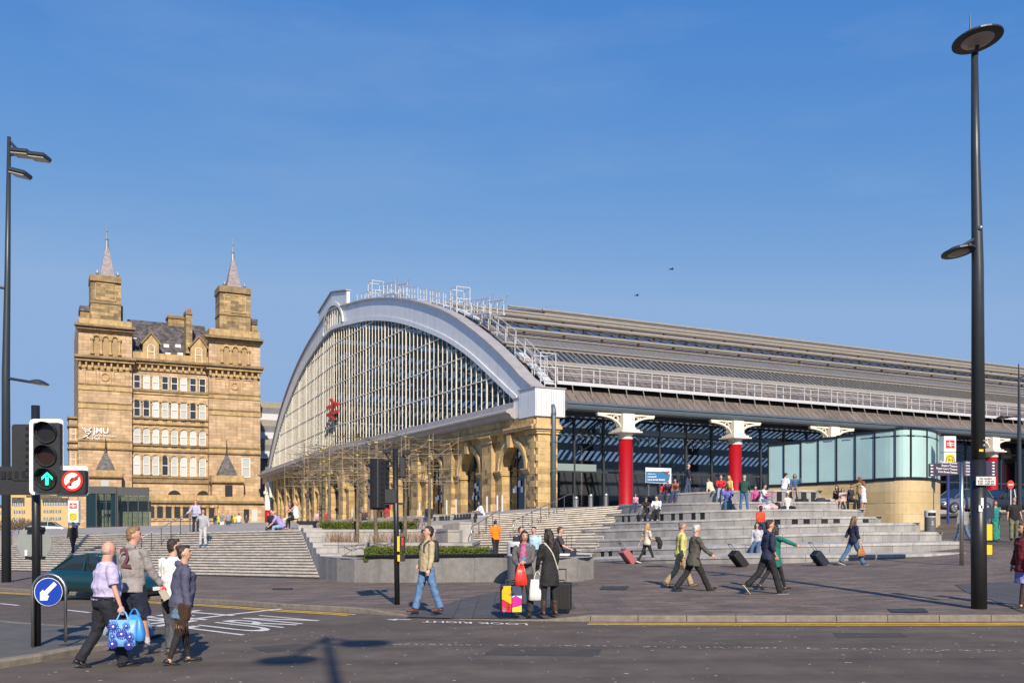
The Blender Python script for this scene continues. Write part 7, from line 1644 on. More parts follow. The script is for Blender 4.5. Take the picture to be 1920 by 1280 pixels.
# --- walkers on the paving
q = foot(1282, 1103); q.y += .5; q.z = gz(q.x, q.y)
person('grey haired man in a yellow jumper and tan trousers walking right', q, -86, 1.76, 4, top=((.56, .50, .16), 1.0), bot=('trousers', (.34, .26, .14)), shoe=(.16, .07, .03), hair=('short', (.16, .14, .13)), skin='r', group=FA, la=(10, 6, 10, 0), ra=(-8, 6, 14, 0), ll=(24, 2, 4), rl=(-18, 2, 22), feet=(12, -30), fat=1.08)
q = foot(1300, 1108)
person('white haired older man in a dark tweed jacket pointing with his hand', q, -80, 1.72, 7, top=((.075, .07, .055), 1.0), coat=.1, bot=('trousers', (.016, .015, .015)), shoe=(.012, .011, .011), hair=('short', (.5, .48, .46)), skin='r', fat=1.15, group=FA, la=(6, 6, 12, 0), ra=(30, 6, 28, 0), ll=(-20, 2, 20), rl=(27, 2, 3), feet=(-20, 22))
q = foot(1440, 1113)
dk, *_ = person('young man in a navy hooded top and black trousers walking right', q, -82, 1.76, 3, top=(NAVY, .72), bot=('trousers', BLK), shoe=(.02, .02, .022), hair=('short', (.04, .02, .014)), skin='r', hood=True, group=FA, la=(-10, 6, 30, 10), ra=(-4, 8, 40, 25), ll=(-24, 2, 22), rl=(18, 2, 2), feet=(-50, 2), extra=(('sole', (.6, .55, .42)),))
q = foot(1459, 1107); q.y += .35; q.z = gz(q.x, q.y)
person('woman in a teal cardigan stretching her arm out to the right', q, -70, 1.62, 2, top=((.006, .13, .105), 1.0), coat=.16, bot=('leggings', BLK), shoe=BLK, hair=('long', (.02, .014, .012)), skin='a', fem=True, group=FA, la=(0, 8, 10, 0), ra=(68, 12, 4, 0), head=(14, 8), ll=(-16, 2, 22), rl=(20, 2, 4), feet=(-28, 6))
q = foot(1600, 1059)
nv, Jn, An, Bn = person('long haired girl in navy top and jeans pulling a case with tan handbag', q, -80, 1.66, 2, top=((.014, .018, .045), .8), bot=('jeans', (.06, .13, .25)), shoe=(.03, .035, .06), hair=('long', (.13, .075, .04)), skin='a', fem=True, group=FA, la=(-26, 6, 8, 0), ra=(6, 6, 14, 0), ll=(-26, 2, 10), rl=(22, 2, 2), feet=(-20, 6), extra=(('sole', (.7, .7, .7)),))
q = foot(1213, 1056)
pk, Jp, Ap, Bp = person('blonde woman in a cream t-shirt pulling a pink case, coat on her arm', q, -70, 1.62, 3, top=((.58, .50, .38), .42), bot=('leggings', BLK), shoe=(.6, .6, .6), hair=('long', (.42, .24, .09)), skin='a', fem=True, fat=1.1, group=FA, la=(-26, 10, 6, 0), ra=(8, 14, 70, 10), ll=(-20, 3, 14), rl=(22, 3, 2), feet=(-12, 8))
q = P(929, 1044, 44.2); person('man in a bright orange polo shirt walking past the middle steps', q, 20, 1.78, 2, top=((.85, .20, .008), .42), bot=('trousers', BLK), shoe=BLK, hair=('short', (.03, .02, .015)), skin='r', group=FA, head=(-40, 0), ll=(-18, 3, 20), rl=(14, 3, 2), feet=(-20, 4))
for lab, px, Y, kw in (('red faced man in a dark jacket seated behind the grey bin', 975, 30.6, dict(top=((.02, .02, .024), 1), hair=('short', (.05, .03, .02)), face=200, head=(40, 0))),
                       ('person in a pale blue top half hidden behind the smiling woman', 1002, 31.0, dict(top=((.38, .55, .68), .5), hair=('short', (.02, .015, .012)), face=160)),
                       ('man in sunglasses and a charcoal t-shirt seated on the planter end', 1046, 29.6, dict(top=((.05, .045, .055), .42), hair=('short', (.045, .025, .018)), face=-95, skin='r', la=(30, 6, 40, 10), ra=(30, 8, 40, 0)))):
    face = kw.pop('face'); kw.setdefault('skin', 'r'); a = P(px, 1000, Y); a.z = .82 - .45; person(lab, a, face, 1.75, 6, sit=.45, ll=(80, 6, 80), rl=(80, 6, 80), bot=('trousers', (.03, .03, .04)), group=SI, **kw)
# --- right side
q = G(1921, 1139); person('girl in a maroon cardigan and floral skirt cut off at the right edge', q, 95, 1.66, 2, top=((.14, .012, .022), 1), coat=.06, bot=('skirt', (.2, .2, .42), .38), shoe=(.02, .015, .015), hair=('long', (.10, .05, .025)), skin='a', fem=True, group=FA, sock=((.05, .03, .03), 1), ll=(12, 3, 2), rl=(-10, 3, 12))
dressm = (.02, .24, .22)
q = G(1866, 1011); person('woman in a long green patterned dress walking towards us', q, 170, 1.64, 0, top=((.015, .20, .19), .1), bot=('skirt', (.02, .22, .16), .88), shoe=(.25, .15, .1), hair=('long', (.07, .03, .02)), skin='r', fem=True, fat=1.12, group=FA, la=(6, 10, 40, 20), ra=(4, 8, 14, 0), ll=(8, 3, 2), rl=(-8, 3, 10))
q = G(1901, 1012); person('man in a black t-shirt and olive trousers walking towards us', q, 172, 1.78, 0, top=((.012, .012, .013), .4), bot=('trousers', (.14, .15, .085)), shoe=(.03, .025, .02), hair=('short', (.12, .1, .09)), skin='r', fat=1.12, group=FA, ll=(-9, 5, 10), rl=(9, 5, 2))
q = G(1806, 1017); person('person in a black and white patterned top walking away with bag', q, 10, 1.62, 2, top=((.22, .22, .22), 1), bot=('jeans', (.08, .13, .22)), shoe=(.2, .15, .1), hair=('short', (.3, .26, .22)), skin='r', fat=1.15, group=FA, **WALK_A)
# --- on and around the wide steps
q = on_flight(137, .5, *L1); person('dark haired boy in a black sports top with rucksack straps coming down', q, 185, 1.74, 2, top=((.018, .018, .02), 1), bot=('trousers', (.02, .02, .025)), hair=('short', (.015, .012, .012)), skin='m', group=FA, **WALK_A)
q = on_flight(381, .60, *L1); q.z += .08; person('man in a light grey tracksuit and blue trainers coming down the steps', q, 188, 1.72, 4, top=((.34, .35, .38), 1), bot=('trousers', (.42, .42, .43)), shoe=(.02, .12, .55), hair=('short', (.015, .012, .012)), skin='m', group=FA, la=(10, 12, 20, 5), ra=(40, 14, 100, 35), ll=(20, 4, 24), rl=(0, 4, 2), head=(0, -22))
q = on_flight(357, 1.0, *L1) + V((0, .8, .02)); person('red haired woman in a lilac top at the head of the handrail', q, 175, 1.66, 0, top=((.42, .40, .55), 1), bot=('trousers', (.018, .02, .04)), shoe=(.03, .03, .03), hair=('long', (.30, .09, .03)), skin='r', fem=True, fat=1.15, group=FA, la=(4, 12, 8, 0), ra=(10, 24, 40, 0), **STAND)
zp = lambda x, y: lerp(1.5, .75, sm(42, 120, y))
crowd = [(403, 993, 92, (.03, .03, .035), JEAN, 'person in black with a raised arm, left of the hotel crowd', 160), (411, 994, 95, (.55, .6, .05), BLK, 'person in a lime green top in the hotel crowd', 150), (416, 993.5, 88, (.2, .19, .18), (.6, .58, .55), 'woman in a striped top and white shorts before the hotel', 175),
         (428, 993, 86, (.25, .25, .28), (.03, .05, .1), 'broad man in a grey t-shirt before the hotel door', 180), (441, 993.5, 100, (.6, .5, .02), (.03, .03, .05), 'person in a yellow top just inside the hotel door', 190), (448, 993.5, 94, (.7, .7, .7), (.09, .17, .3), 'man in a white shirt and jeans by the hotel door', 10),
         (462, 993.5, 105, (.05, .05, .06), BLK, 'dark figure standing right of the hotel door', 200)]
for px, py, Y, tc_, bc_, lab, fc in crowd:
    a = P(px, py, Y); person(lab, a, fc, 1.72, top=(tc_, .4), bot=('trousers' if 'shorts' not in lab else 'shorts', bc_), group='crowd outside the hotel', la=(70, 10, 20, 0) if 'raised' in lab else (5, 8, 10, 0), fem='woman' in lab, hair=('short', (.03, .02, .015)), fat=1.15 if 'broad' in lab else 1.0, vox=.026, **STAND)
def seat(lab, at, face, h=1.7, sit_=.42, **kw):
    """seated figure: at = point on the seat edge"""
    a = V(at) - V((0, 0, sit_)); kw.setdefault('ll', (82, 5, 78)); kw.setdefault('rl', (80, 5, 86)); kw.setdefault('group', SI); return person(lab, a, face, h, kw.pop('lean', 12), sit=sit_, **kw)
e = on_flight(520, .985, *L1) + V((0, 1.0, .15)); seat('bald man in a lilac shirt leaning forward at the stair head', e, 100, 1.72, .3, lean=38, top=((.36, .26, .58), .45), bot=('jeans', (.22, .32, .5)), hair=('bald', (.2, .17, .15)), skin='r', la=(50, 8, 20, 0), ra=(50, 8, 20, 0))
e = on_flight(508, .985, *L1) + V((0, 1.4, .15)); seat('small child in white beside the man in lilac', e, 190, 1.15, .22, top=((.6, .6, .62), .5), bot=('shorts', (.5, .5, .5)), hair=('short', (.06, .04, .02)))
e = on_flight(499, .985, *L1) + V((0, 1.2, .15)); seat('person in black sitting at the stair head beside the child', e, 170, 1.68, .3, top=(BLK, .5), bot=('trousers', BLK), hair=('short', (.03, .02, .02)))
e = P(556, 972, 42.6); seat('blonde woman in a white vest and black leggings at the stair corner', e, 85, 1.66, .42, lean=6, top=((.72, .72, .72), .05), bot=('leggings', BLK), shoe=(.4, .25, .18), hair=('tail', (.5, .30, .12)), skin='r', fem=True, la=(50, 6, 100, 20), ra=(40, 6, 60, 10), ll=(75, 5, 70), rl=(70, 5, 70))
e = P(547, 974, 43.4); seat('dark haired girl in black beside the blonde woman in white', e, 120, 1.64, .42, lean=4, top=(BLK, .4), bot=('trousers', (.5, .45, .35)), hair=('long', (.03, .02, .018)), fem=True, la=(45, 6, 110, 20))
for lab, px, py, tc_ in (('person in a tan top and dark cap far behind the planter', 605, 978, (.34, .2, .1)), ('distant child in pale pink behind the planter twigs', 596, 981, (.5, .35, .38)), ('distant person in red beside the tree trunks', 612, 980, (.5, .02, .015)), ('dark figure crouched behind the planter', 682, 978, (.08, .04, .04))):
    a = P(px, py, 62); a.z = max(a.z, 1.7); person(lab, a - V((0, 0, .3)), 200, 1.6, 15, sit=.4, ll=(80, 5, 80), rl=(80, 5, 80), top=(tc_, .6), bot=('trousers', BLK), group='distant people behind the planter', vox=.026)
a = P(725, 984, 50); person('woman in a red top and dark jacket behind the signal heads', a, 160, 1.64, 0, top=((.5, .015, .02), 1), bot=('skirt', (.3, .05, .05), .4), hair=('long', (.05, .03, .02)), fem=True, group=FA, **STAND)
e = P(905, 966, 55.6); seat('student in a white shirt bent over a book by the arches', e, 110, 1.68, .42, lean=18, top=((.72, .72, .74), .6), bot=('jeans', (.03, .06, .14)), hair=('long', (.015, .012, .012)), skin='m', la=(40, 6, 50, 10), ra=(40, 6, 50, 10))
e = P(806, 972, 53); seat('dark clothed figure seated left of the rightmost trained tree', e, 150, 1.68, .42, lean=14, top=((.02, .03, .07), 1), bot=('jeans', (.02, .04, .1)), hair=('short', (.02, .015, .012)))
# --- on the round seating steps: sit on tier i, feet on the tier below
def tseat(lab, i, px, face, h=1.68, back_=.12, **kw):
    p = tier_at(i, px); a = V(((px - 960) / F * (p.y + back_), p.y + back_, p.z + .02)); lo = tier_at(i - 1, px).z; return seat(lab, a, face, h, p.z - lo, **kw)
def tstand(lab, i, px, face, h=1.72, back_=.8, **kw):
    p = tier_at(i, px); Y = p.y + back_; return person(lab, V(((px - 960) / F * Y, Y, p.z + .01)), face, h, kw.pop('lean', 2), group=kw.pop('group', 'people standing on the round steps'), **kw)
tseat('little girl in pink on the left end of the upper steps', 6, 1192, 170, 1.1, top=((.6, .3, .42), .3), bot=('trousers', (.05, .06, .14)), shoe=(.5, .05, .1), hair=('long', (.03, .02, .015)), fem=True, back_=.05, ll=(75, 6, 70), rl=(75, 6, 75))
tseat('white haired child in a red football shirt on the upper steps', 7, 1243, 200, 1.3, top=((.55, .02, .03), .45), bot=('trousers', (.03, .04, .08)), hair=('short', (.55, .5, .42)))
tseat('woman in a dark purple top hunched on the upper steps', 7, 1252, 175, 1.66, lean=20, top=((.06, .02, .07), 1), bot=('trousers', (.02, .03, .06)), hair=('short', (.06, .02, .02)), fem=True, la=(50, 8, 90, 30), ra=(50, 8, 90, 30), back_=.5)
tseat('woman in a rust brown jumper resting her chin on her hand', 7, 1268, 150, 1.66, lean=18, top=((.33, .13, .07), 1), bot=('trousers', (.03, .05, .12)), shoe=(.4, .02, .1), hair=('short', (.02, .014, .012)), skin='m', fem=True, la=(60, 8, 110, 20), back_=.3)
tstand('balding man in a navy jacket standing at the top of the steps', 7, 1290, -95, 1.76, 2.2, top=((.018, .022, .045), 1), bot=('jeans', (.04, .07, .14)), hair=('bald', (.05, .04, .035)), skin='r', ll=(10, 3, 2), rl=(-10, 3, 12))
tseat('girl in a black t-shirt and cap sitting with the boy in waistcoat', 5, 1212, 165, 1.64, top=(BLK, .4), bot=('leggings', (.035, .035, .04)), shoe=(.5, .5, .5), hair=('long', (.06, .025, .018)), fem=True, la=(40, 8, 50, 20), ra=(35, 8, 40, 10), extra=(('cap', (.03, .04, .05)),))
tseat('boy in a white shirt and black waistcoat reading a paper', 5, 1233, 155, 1.74, lean=20, top=((.68, .68, .7), .8), bot=('trousers', BLK), shoe=(.55, .55, .55), hair=('short', (.05, .025, .015)), la=(40, 8, 60, 20), ra=(40, 8, 60, 20))
tseat('man in a cream shirt seen from behind at the top of the steps', 7, 1335, 40, 1.72, top=((.55, .48, .38), 1), bot=('trousers', BLK), hair=('short', (.04, .03, .025)), skin='m', back_=1.6, lean=22)
tseat('grey haired man in a red and white tracksuit jacket', 7, 1352, 165, 1.74, lean=24, top=((.55, .02, .03), 1), bot=('jeans', (.24, .33, .48)), shoe=(.55, .55, .55), hair=('short', (.2, .18, .16)), skin='r', la=(50, 8, 40, 20), ra=(50, 8, 40, 20))
tseat('blonde girl in a pale yellow top beside the red tracksuit jacket', 7, 1370, 120, 1.62, top=((.62, .48, .18), 1), bot=('trousers', (.3, .02, .04)), hair=('long', (.55, .33, .10)), fem=True, back_=.5)
tseat('black man in a violet blue t-shirt leaning forward on the steps', 6, 1364, 172, 1.76, lean=26, top=((.12, .13, .42), .45), bot=('jeans', (.05, .11, .24)), shoe=(.1, .1, .1), hair=('bald', (.012, .01, .01)), skin='d', la=(55, 10, 30, 30), ra=(55, 10, 30, 30))
tstand('man in a bottle green fleece and cap bending over with his back turned', 5, 1395, -20, 1.76, .9, lean=16, top=((.012, .055, .04), 1), bot=('jeans', (.05, .12, .26)), shoe=(.1, .14, .05), hair=('short', (.3, .3, .3)), la=(25, 8, 30, 10), ra=(25, 8, 30, 10), ll=(4, 7, 6), rl=(2, 7, 4), extra=(('cap', (.4, .42, .42)),))
gtr, Jg, Ag, Bg = tseat('young man in white and jeans playing a pink guitar', 6, 1428, -120, 1.74, lean=14, top=((.66, .64, .58), .5), bot=('jeans', (.08, .16, .3)), shoe=(.04, .04, .04), hair=('short', (.025, .015, .012)), skin='m', la=(35, 20, 50, 20), ra=(30, 10, 70, 40), ll=(85, 10, 70), rl=(78, 5, 60))
tseat('person in a pink hooded top behind the guitarist', 6, 1417, 160, 1.62, top=((.50, .08, .26), 1), bot=('trousers', BLK), hair=('long', (.07, .03, .02)), fem=True, back_=.6)
tseat('man in a white t-shirt and grey shorts sitting on the top step', 7, 1470, -60, 1.76, lean=10, top=((.72, .72, .74), .45), bot=('shorts', (.10, .10, .09), .9), shoe=(.2, .12, .07), hair=('short', (.012, .01, .01)), skin='r', ll=(70, 8, 50), rl=(62, 6, 40), ra=(10, 12, 20, 0), back_=.3, extra=(('cap', (.02, .02, .022)),))
tseat('woman in a denim jacket and sunglasses shading her eyes', 7, 1490, 165, 1.64, lean=8, top=((.05, .11, .22), 1), bot=('skirt', (.12, .1, .12), .4), shoe=(.12, .03, .03), hair=('long', (.035, .018, .014)), skin='m', fem=True, la=(40, 20, 130, 10), back_=.3)
tseat('sunbather in a white cap and vest sitting cross-legged', 5, 1476, 175, 1.66, lean=8, back_=1.2, top=((.70, .68, .66), .03), bot=('trousers', (.02, .025, .05)), hair=('long', (.06, .03, .02)), skin='r', fem=True, ll=(88, 40, 110), rl=(88, 40, 110), extra=(('cap', (.72, .72, .72)),))
tseat('dark haired woman in a black coat with a child by the stone wall', 6, 1572, 130, 1.66, lean=14, top=(BLK, 1), bot=('skirt', (.02, .015, .015), .4), hair=('long', (.02, .012, .01)), skin='r', fem=True, la=(40, 6, 90, 20), back_=.1)
tseat('child in pale pink sitting between the woman in black and the man', 6, 1580, 160, 1.3, top=((.55, .4, .4), .4), bot=('shorts', (.5, .42, .4)), hair=('long', (.07, .03, .02)), fem=True, back_=.1)
tseat('man in a black and grey top sitting by the cream wall', 6, 1592, -140, 1.74, lean=14, top=((.03, .035, .045), .45), bot=('trousers', (.014, .014, .02)), hair=('short', (.03, .025, .02)), skin='r', back_=.1)
tstand('long haired woman in a mustard jumper holding up a phone', 5, 1612, 70, 1.66, 1.2, top=((.30, .20, .06), 1), bot=('leggings', BLK), hair=('long', (.14, .035, .018)), skin='r', fem=True, la=(62, 10, 22, 0), ra=(8, 8, 20, 0))
tstand('young girl in a white patterned dress beside the mustard jumper', 5, 1619, 40, 1.42, .9, top=((.62, .6, .6), .1), bot=('skirt', (.6, .58, .58), .42), shoe=(.65, .65, .65), hair=('long', (.2, .07, .03)), skin='r', fem=True)
tseat('black boy in a red top sitting on the lower steps behind the walkers', 3, 1424, -150, 1.66, lean=8, top=((.60, .06, .02), .6), bot=('trousers', (.02, .03, .07)), hair=('short', (.01, .008, .008)), skin='d', back_=.1)
tseat('woman in a grey top and jeans with her feet towards the black case', 1, 1421, 150, 1.64, lean=10, top=((.45, .45, .48), 1), bot=('jeans', (.05, .10, .2)), shoe=(.6, .55, .4), hair=('long', (.05, .025, .018)), fem=True, back_=.15, ll=(70, 5, 40), rl=(66, 5, 40))

# ============================================================ bags and other things carried or set down
def suitcase(label, at, face, w, h, d, m, tilt=0, ribs=True, handle=0., group=None, patches=None):
    t = thing('suitcase', label, 'suitcase', at, R(face), group); t.rotation_euler = (R(tilt), 0, R(face))
    b = MB().box((0, 0, h / 2 + .04), (w, d, h)).obj('shell', m, t, bevel=.035); b.modifiers[0].segments = 3
    if ribs:
        for i in range(5): MB().box((-w * .36 + i * w * .18, -d / 2 - .004, h / 2 + .04), (.02, .012, h * .8)).obj('rib', m, t)
    for sx_ in (-1, 1):
        for sy in (-1, 1): MB().tube([(sx_ * w * .38 - .012, sy * d * .33, .028), (sx_ * w * .38 + .012, sy * d * .33, .028)], .028, 10).obj('wheel', M_TYRE, t)
    if handle:
        for sx_ in (-1, 1): MB().tube([(sx_ * w * .22, d * .3, h), (sx_ * w * .22, d * .3, h + handle)], .009, 6).obj('handle_bar', M_DGREY, t)
        MB().tube([(-w * .24, d * .3, h + handle), (w * .24, d * .3, h + handle)], .015, 6).obj('grip', M_BLACK, t)
    MB().tube([(-.07, 0, h + .04), (-.06, 0, h + .08), (.06, 0, h + .08), (.07, 0, h + .04)], .012, 6).obj('top_handle', M_BLACK, t)
    if patches:
        for pts, c in patches: MB().prism([V((x * w, -d / 2 - .004, .04 + y * h)) for x, y in pts], (0, -.004, 0)).obj('printed_patch', mat('case_print_%d%d%d' % tuple(int(v * 99) for v in c), c, .35), t)
    return t
pat = [([(-.47, .5), (-.02, .32), (-.02, .97), (-.36, .97), (-.47, .8)], (.8, .42, .01)), ([(-.47, .05), (-.02, .04), (-.02, .3), (-.47, .47)], (.55, .02, .06)), ([(.02, .55), (.2, .62), (.47, .5), (.47, .9), (.36, .97), (.02, .97)], (.7, .7, .7)), ([(.02, .22), (.47, .3), (.47, .48), (.2, .6), (.02, .53)], (.6, .02, .28)), ([(.02, .04), (.47, .04), (.47, .28), (.02, .2)], (.66, .5, .08)), ([(-.16, .66), (-.05, .7), (.0, .78), (.06, .7), (.17, .72), (.02, .58)], (.01, .06, .5)), ([(-.44, .06), (-.3, .06), (-.38, .25)], (.05, .4, .6)), ([(-.3, .12), (-.12, .1), (-.1, .3), (-.26, .32)], (.62, .1, .01))]
suitcase('small suitcase with bright abstract colour patches beside the woman in the scarf', G(958, 1151.5), 8, .42, .56, .24, M_BLACK, ribs=False, handle=.12, patches=[([(x, y) for x, y in p_], c) for p_, c in pat])
suitcase('upright black suitcase behind the woman in the black coat', G(1052, 1146), -10, .42, .56, .26, mat('black_case_cloth', (.012, .012, .013), .7, bump=.3, bs=60), handle=.3)
suitcase('pink hard suitcase trailed by the blonde woman', G(1186, 1056), -66, .46, .66, .28, mat('rose_shell', (.36, .12, .13), .3), tilt=40, handle=.32)
suitcase('black wheeled case trailed behind the navy hooded man', G(1395, 1062), -70, .44, .62, .28, mat('black_case_cloth', (.012, .012, .013), .7), tilt=42, handle=.35)
suitcase('navy wheeled holdall trailed by the long haired girl', G(1546, 1060), -70, .36, .55, .28, mat('navy_case_cloth', (.012, .016, .035), .7), tilt=42, handle=.42)
suitcase('case with long black handle parked behind the planter end', P(1068, 1060, 29.4), 10, .4, .5, .25, MATS['navy_case_cloth'], handle=.45)
def bag(label, c, w, h, d, m, face=0, straps=.18, sag=.85, name='shopping_bag', prints=None, sm_=True):
    """soft bag hanging from its handles; c = where it is held"""
    c = V(c); t = thing(name, label, 'bag', c - V((0, 0, straps + h)), R(face)); rg = []
    n = 16
    for f, q, dd in ((0, .9, .6), (.04, 1.0, .9), (.3, 1.0, 1.0), (.7, lerp(1, sag, .45), .6), (1, sag, .18)):
        rg.append([V((math.copysign(abs(math.cos(a)) ** .5, math.cos(a)) * w / 2 * q + random.gauss(0, .006), math.copysign(abs(math.sin(a)) ** .6, math.sin(a)) * d / 2 * dd + random.gauss(0, .006), h * f)) for a in [2 * math.pi * i / n for i in range(n)]])
    MB().loft(rg).obj('body', m, t, smooth=sm_)
    for s in (-1, 1): MB().tube([(-w * .22, s * d * .15, h * .97), (-w * .1, 0, h + straps * .8), (0, 0, h + straps), (w * .1, 0, h + straps * .8), (w * .22, s * d * .15, h * .97)], .009, 6).obj('handle', m, t)
    if prints:
        for x, z, r, mm in prints:
            st8 = MB()
            for q in range(14):
                a0 = 2 * math.pi * q / 14; st8.add([V((x * w + math.cos(a) * rr_, -d / 2 - .012, z * h + math.sin(a) * rr_)) for a, rr_ in ((a0, r * .3), (a0 - .15, r), (a0 + .15, r))], [(0, 1, 2)])
            st8.add([V((x * w + math.cos(2 * math.pi * i / 12) * r * .5, -d / 2 - .011, z * h + math.sin(2 * math.pi * i / 12) * r * .5)) for i in range(12)], [range(12)])
            st8.obj('printed_burst', mm, t, fix=False); MB().prism([V((x * w + math.cos(2 * math.pi * i / 10) * r * .2, -d / 2 - .014, z * h + math.sin(2 * math.pi * i / 10) * r * .2)) for i in range(10)], (0, -.001, 0)).obj('printed_dot', M_SW, t)
    return t
hand = lambda t, A_, s: WP(t, A_[s][2] + A_[s][3] * .07)
hb_ = hand(bald, _b[1], 1)
M_BAGB = mat('bright_blue_bag', (.05, .26, .68), .4); M_PR = mat('bag_print_navy', (.05, .05, .36), .4)
bag('pale blue shopping bag printed with navy firework discs', hb_ + V((.02, -.02, 0)), .36, .36, .16, mat('pale_blue_bag', (.17, .42, .74), .4), 4, .12, 1.0, prints=[(-.27, .78, .075, M_PR), (.2, .8, .05, M_PR), (.03, .5, .075, M_PR), (-.3, .42, .04, M_PR), (-.3, .14, .07, M_PR), (.33, .4, .06, M_PR), (.3, .1, .07, M_PR)])
bag('plain bright blue plastic carrier bag behind the patterned one', hb_ + V((.14, .07, .02)), .30, .36, .14, mat('bright_blue_bag', (.01, .16, .62), .3), -10, .08, .5)
ph = hand(hoodie, Ah, 1); t = thing('handheld_card', 'small pale box held by the young man in shorts', 'box', ph); MB().box((.02, -.03, -.09), (.1, .03, .17), (V((.85, 0, .5)).normalized(), V((0, 1, 0)), V((-.5, 0, .85)).normalized())).obj('box', mat('pale_card', (.42, .36, .28), .6), t)
MB().ball((.0, -.02, .0), (.05, .03, .03)).obj('red_cloth', mat('red_cloth', (.6, .03, .03), .7), t, smooth=True)
# fringed brown shoulder bag
fc_ = WP(wom, Bw[0] + V((.19, -.02, -.07))); t = thing('fringed_shoulder_bag', 'dark brown studded suede bag with fringe on the hooded woman', 'bag', fc_, R(-25)); M_SUE = mat('brown_suede', (.05, .024, .015), .9, bump=.3, bs=50)
pts = [(-.15, .02), (-.13, -.16), (-.06, -.22), (.06, -.22), (.13, -.16), (.15, .02), (.1, .06), (-.1, .06)]
MB().prism([V((x, -.05, z)) for x, z in pts], (0, .09, 0)).obj('pouch', M_SUE, t, bevel=.015)
for i in range(17): x = -.14 + .0175 * i; z = -.13 - .09 * math.sqrt(max(0, 1 - (x / .15) ** 2)); MB().tube([(x, -.05, z + .02), (x + random.gauss(0, .012), -.05, z - .09), (x + random.gauss(0, .02), -.045, z - .17)], [.006, .005, .003], 4).obj('fringe_strand', M_SUE, t)
M_STUD = mat('brass_stud', (.7, .5, .2), .3, metal=1)
for i in range(13): a = math.pi * (1 + i / 12); MB().ball((math.cos(a) * .115, -.056, -.05 + math.sin(a) * .12), .008, None, 6, 5).obj('stud', M_STUD, t)
for i in range(9): a = math.pi * (1 + i / 8); MB().ball((math.cos(a) * .06 - .05, -.056, .03 + math.sin(a) * .05), .007, None, 6, 5).obj('stud', M_STUD, t)
# rucksack on the man in beige
bc_ = WP(jm, Bj[1] - Bj[5] * .17 + V((0, 0, .0))); t = thing('rucksack', 'dark rucksack on the back of the man in the beige jumper', 'bag', bc_, R(118)); m_ = mat('dark_rucksack', (.016, .018, .026), .7, bump=.3, bs=30)
MB().loft([[V((math.cos(a) * .14 * q, math.sin(a) * .085 * q, z)) for a in [2 * math.pi * i / 14 for i in range(14)]] for z, q in ((-.24, .8), (-.2, 1), (.05, 1), (.17, .8), (.22, .4))]).obj('pack', m_, t, smooth=True)
for s in (-1, 1): MB().tube([V((s * .09, .08, .18)), V((s * .115, .19, .21)), V((s * .125, .30, .12)), V((s * .13, .30, -.02)), V((s * .14, .2, -.16)), V((s * .12, .06, -.2))], .017, 8).obj('strap', m_, t)
h1 = hand(w1, A1, -1); bag('red and white carrier bag held by the smiling woman', h1 + V((-.04, -.04, 0)), .24, .38, .12, mat('red_bag', (.62, .03, .015), .4, var=.3, vs=8), 10, .06, .6)
h2 = hand(w2_, A2, -1); bag('white cloth bag held between the two women', h2 + V((.02, -.12, .02)), .34, .42, .12, mat('white_cloth_bag', (.62, .62, .62), .8, bump=.4, bs=8), 0, .16, .8)
bag('crumpled white plastic bag hung on the grey bin', V((GX(984, 26.2).x, 26.25, 1.0)), .3, .42, .15, mat('white_plastic_bag', (.68, .69, .7), .35, bump=.6, bs=10), 15, .05, .4)
h3 = hand(nv, An, 1); bag('tan leather handbag swinging from the long haired girl', h3, .28, .26, .11, mat('tan_leather', (.33, .13, .04), .5, bump=.3, bs=20), 12, .16, .6, name='handbag')
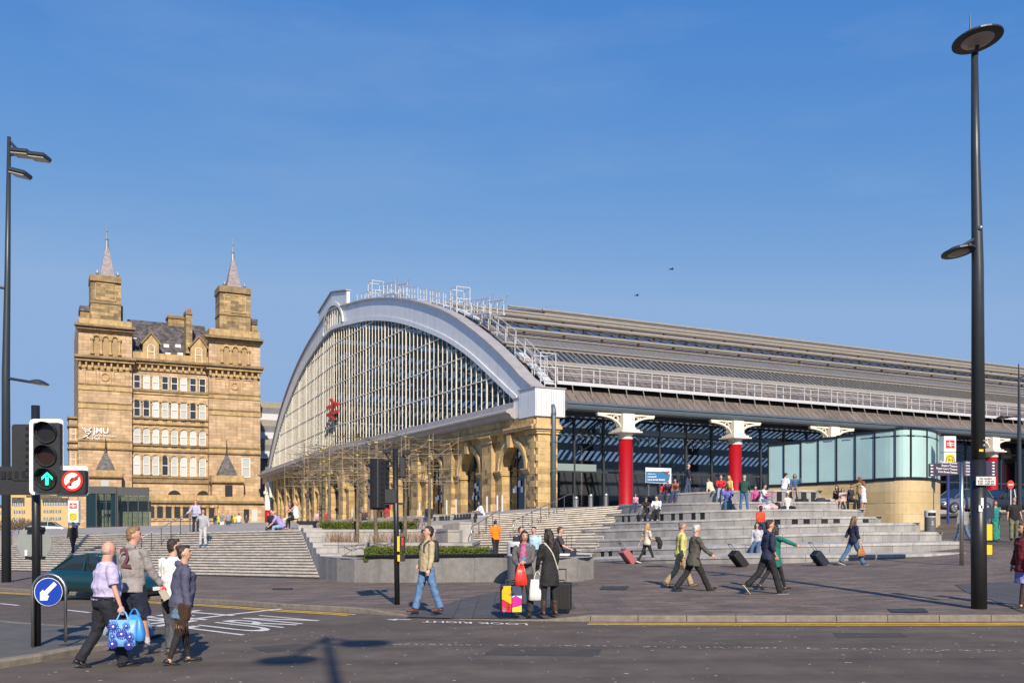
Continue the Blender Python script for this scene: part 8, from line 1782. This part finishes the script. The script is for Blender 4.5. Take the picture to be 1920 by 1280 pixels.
h4 = hand(pk, Ap, 1); t = thing('folded_coat', 'black coat over the arm of the blonde woman', 'coat', h4); b_ = MB(); b_.tube([V((-.1, .05, .06)), V((.02, .02, .05)), V((.09, 0, -.1)), V((.07, 0, -.34))], [.09, .11, .11, .08], 10); remesh(b_, 'cloth', cm(BLK), t, .02)
# guitar
gc = WP(gtr, Bg[0] + V((.0, .26, .2))); t = thing('acoustic_guitar', 'small pink guitar held on the young man\'s lap', 'guitar', gc, R(20)); m_ = mat('pink_guitar', (.62, .05, .30), .3)
MB().loft([[V((math.cos(a) * r_ * .16 + x0, y, math.sin(a) * r_ * .13)) for a in [2 * math.pi * i / 16 for i in range(16)]] for y, r_, x0 in ((-.04, 1, 0), (.04, 1, 0))]).obj('body', m_, t); MB().bar((.12, 0, .02), (.55, 0, .16), .05, .03).obj('neck', m_, t); MB().box((.58, 0, .17), (.09, .03, .06)).obj('head', m_, t)
# bags and clothes left on the steps
def heap(label, i, px, cols, w, h, back_=.5, name='heap_of_clothes'):
    p = tier_at(i, px); Y = p.y + back_; a = V(((px - 960) / F * Y, Y, p.z)); t = thing(name, label, 'clothes' if 'clothes' in name else 'bag', a)
    for c in cols:
        b = MB()
        for q in range(4): b.ball((random.uniform(-w / 2, w / 2), random.uniform(-.15, .15), h * .3), (w * .25, .16, h * random.uniform(.4, .8)))
        remesh(b, 'garment' if 'clothes' in name else 'bag_body', cm(c), t, .022)
heap('white and red carrier bags beside the guitarist', 5, 1441, [(.65, .6, .62), (.6, .35, .4)], .8, .3, .35, 'carrier_bags')
heap('black rucksack and coats behind the carrier bags', 5, 1446, [BLK, (.3, .28, .26)], .7, .45, .9)
heap('black coat lying on the step right of the sunbather', 6, 1500, [BLK], .9, .22)
heap('dark clothes and pale bag left on the step by the trio', 6, 1546, [(.03, .03, .05), (.4, .36, .32)], .9, .2)
heap('dark bags piled at the top beside the man in cream', 7, 1318, [BLK, (.03, .03, .05)], 1.0, .3, 1.4)
p = P(1052, 1047, 28.6); t = thing('white_paper', 'white sheets lying on the end of the planter wall', 'paper', V((p.x, p.y, .86))); MB().box((0, 0, .02), (.5, .32, .05)).obj('sheets', M_WHITE, t, bevel=.02); MB().box((.12, .05, .05), (.3, .2, .03)).obj('sheets', M_WHITE, t)
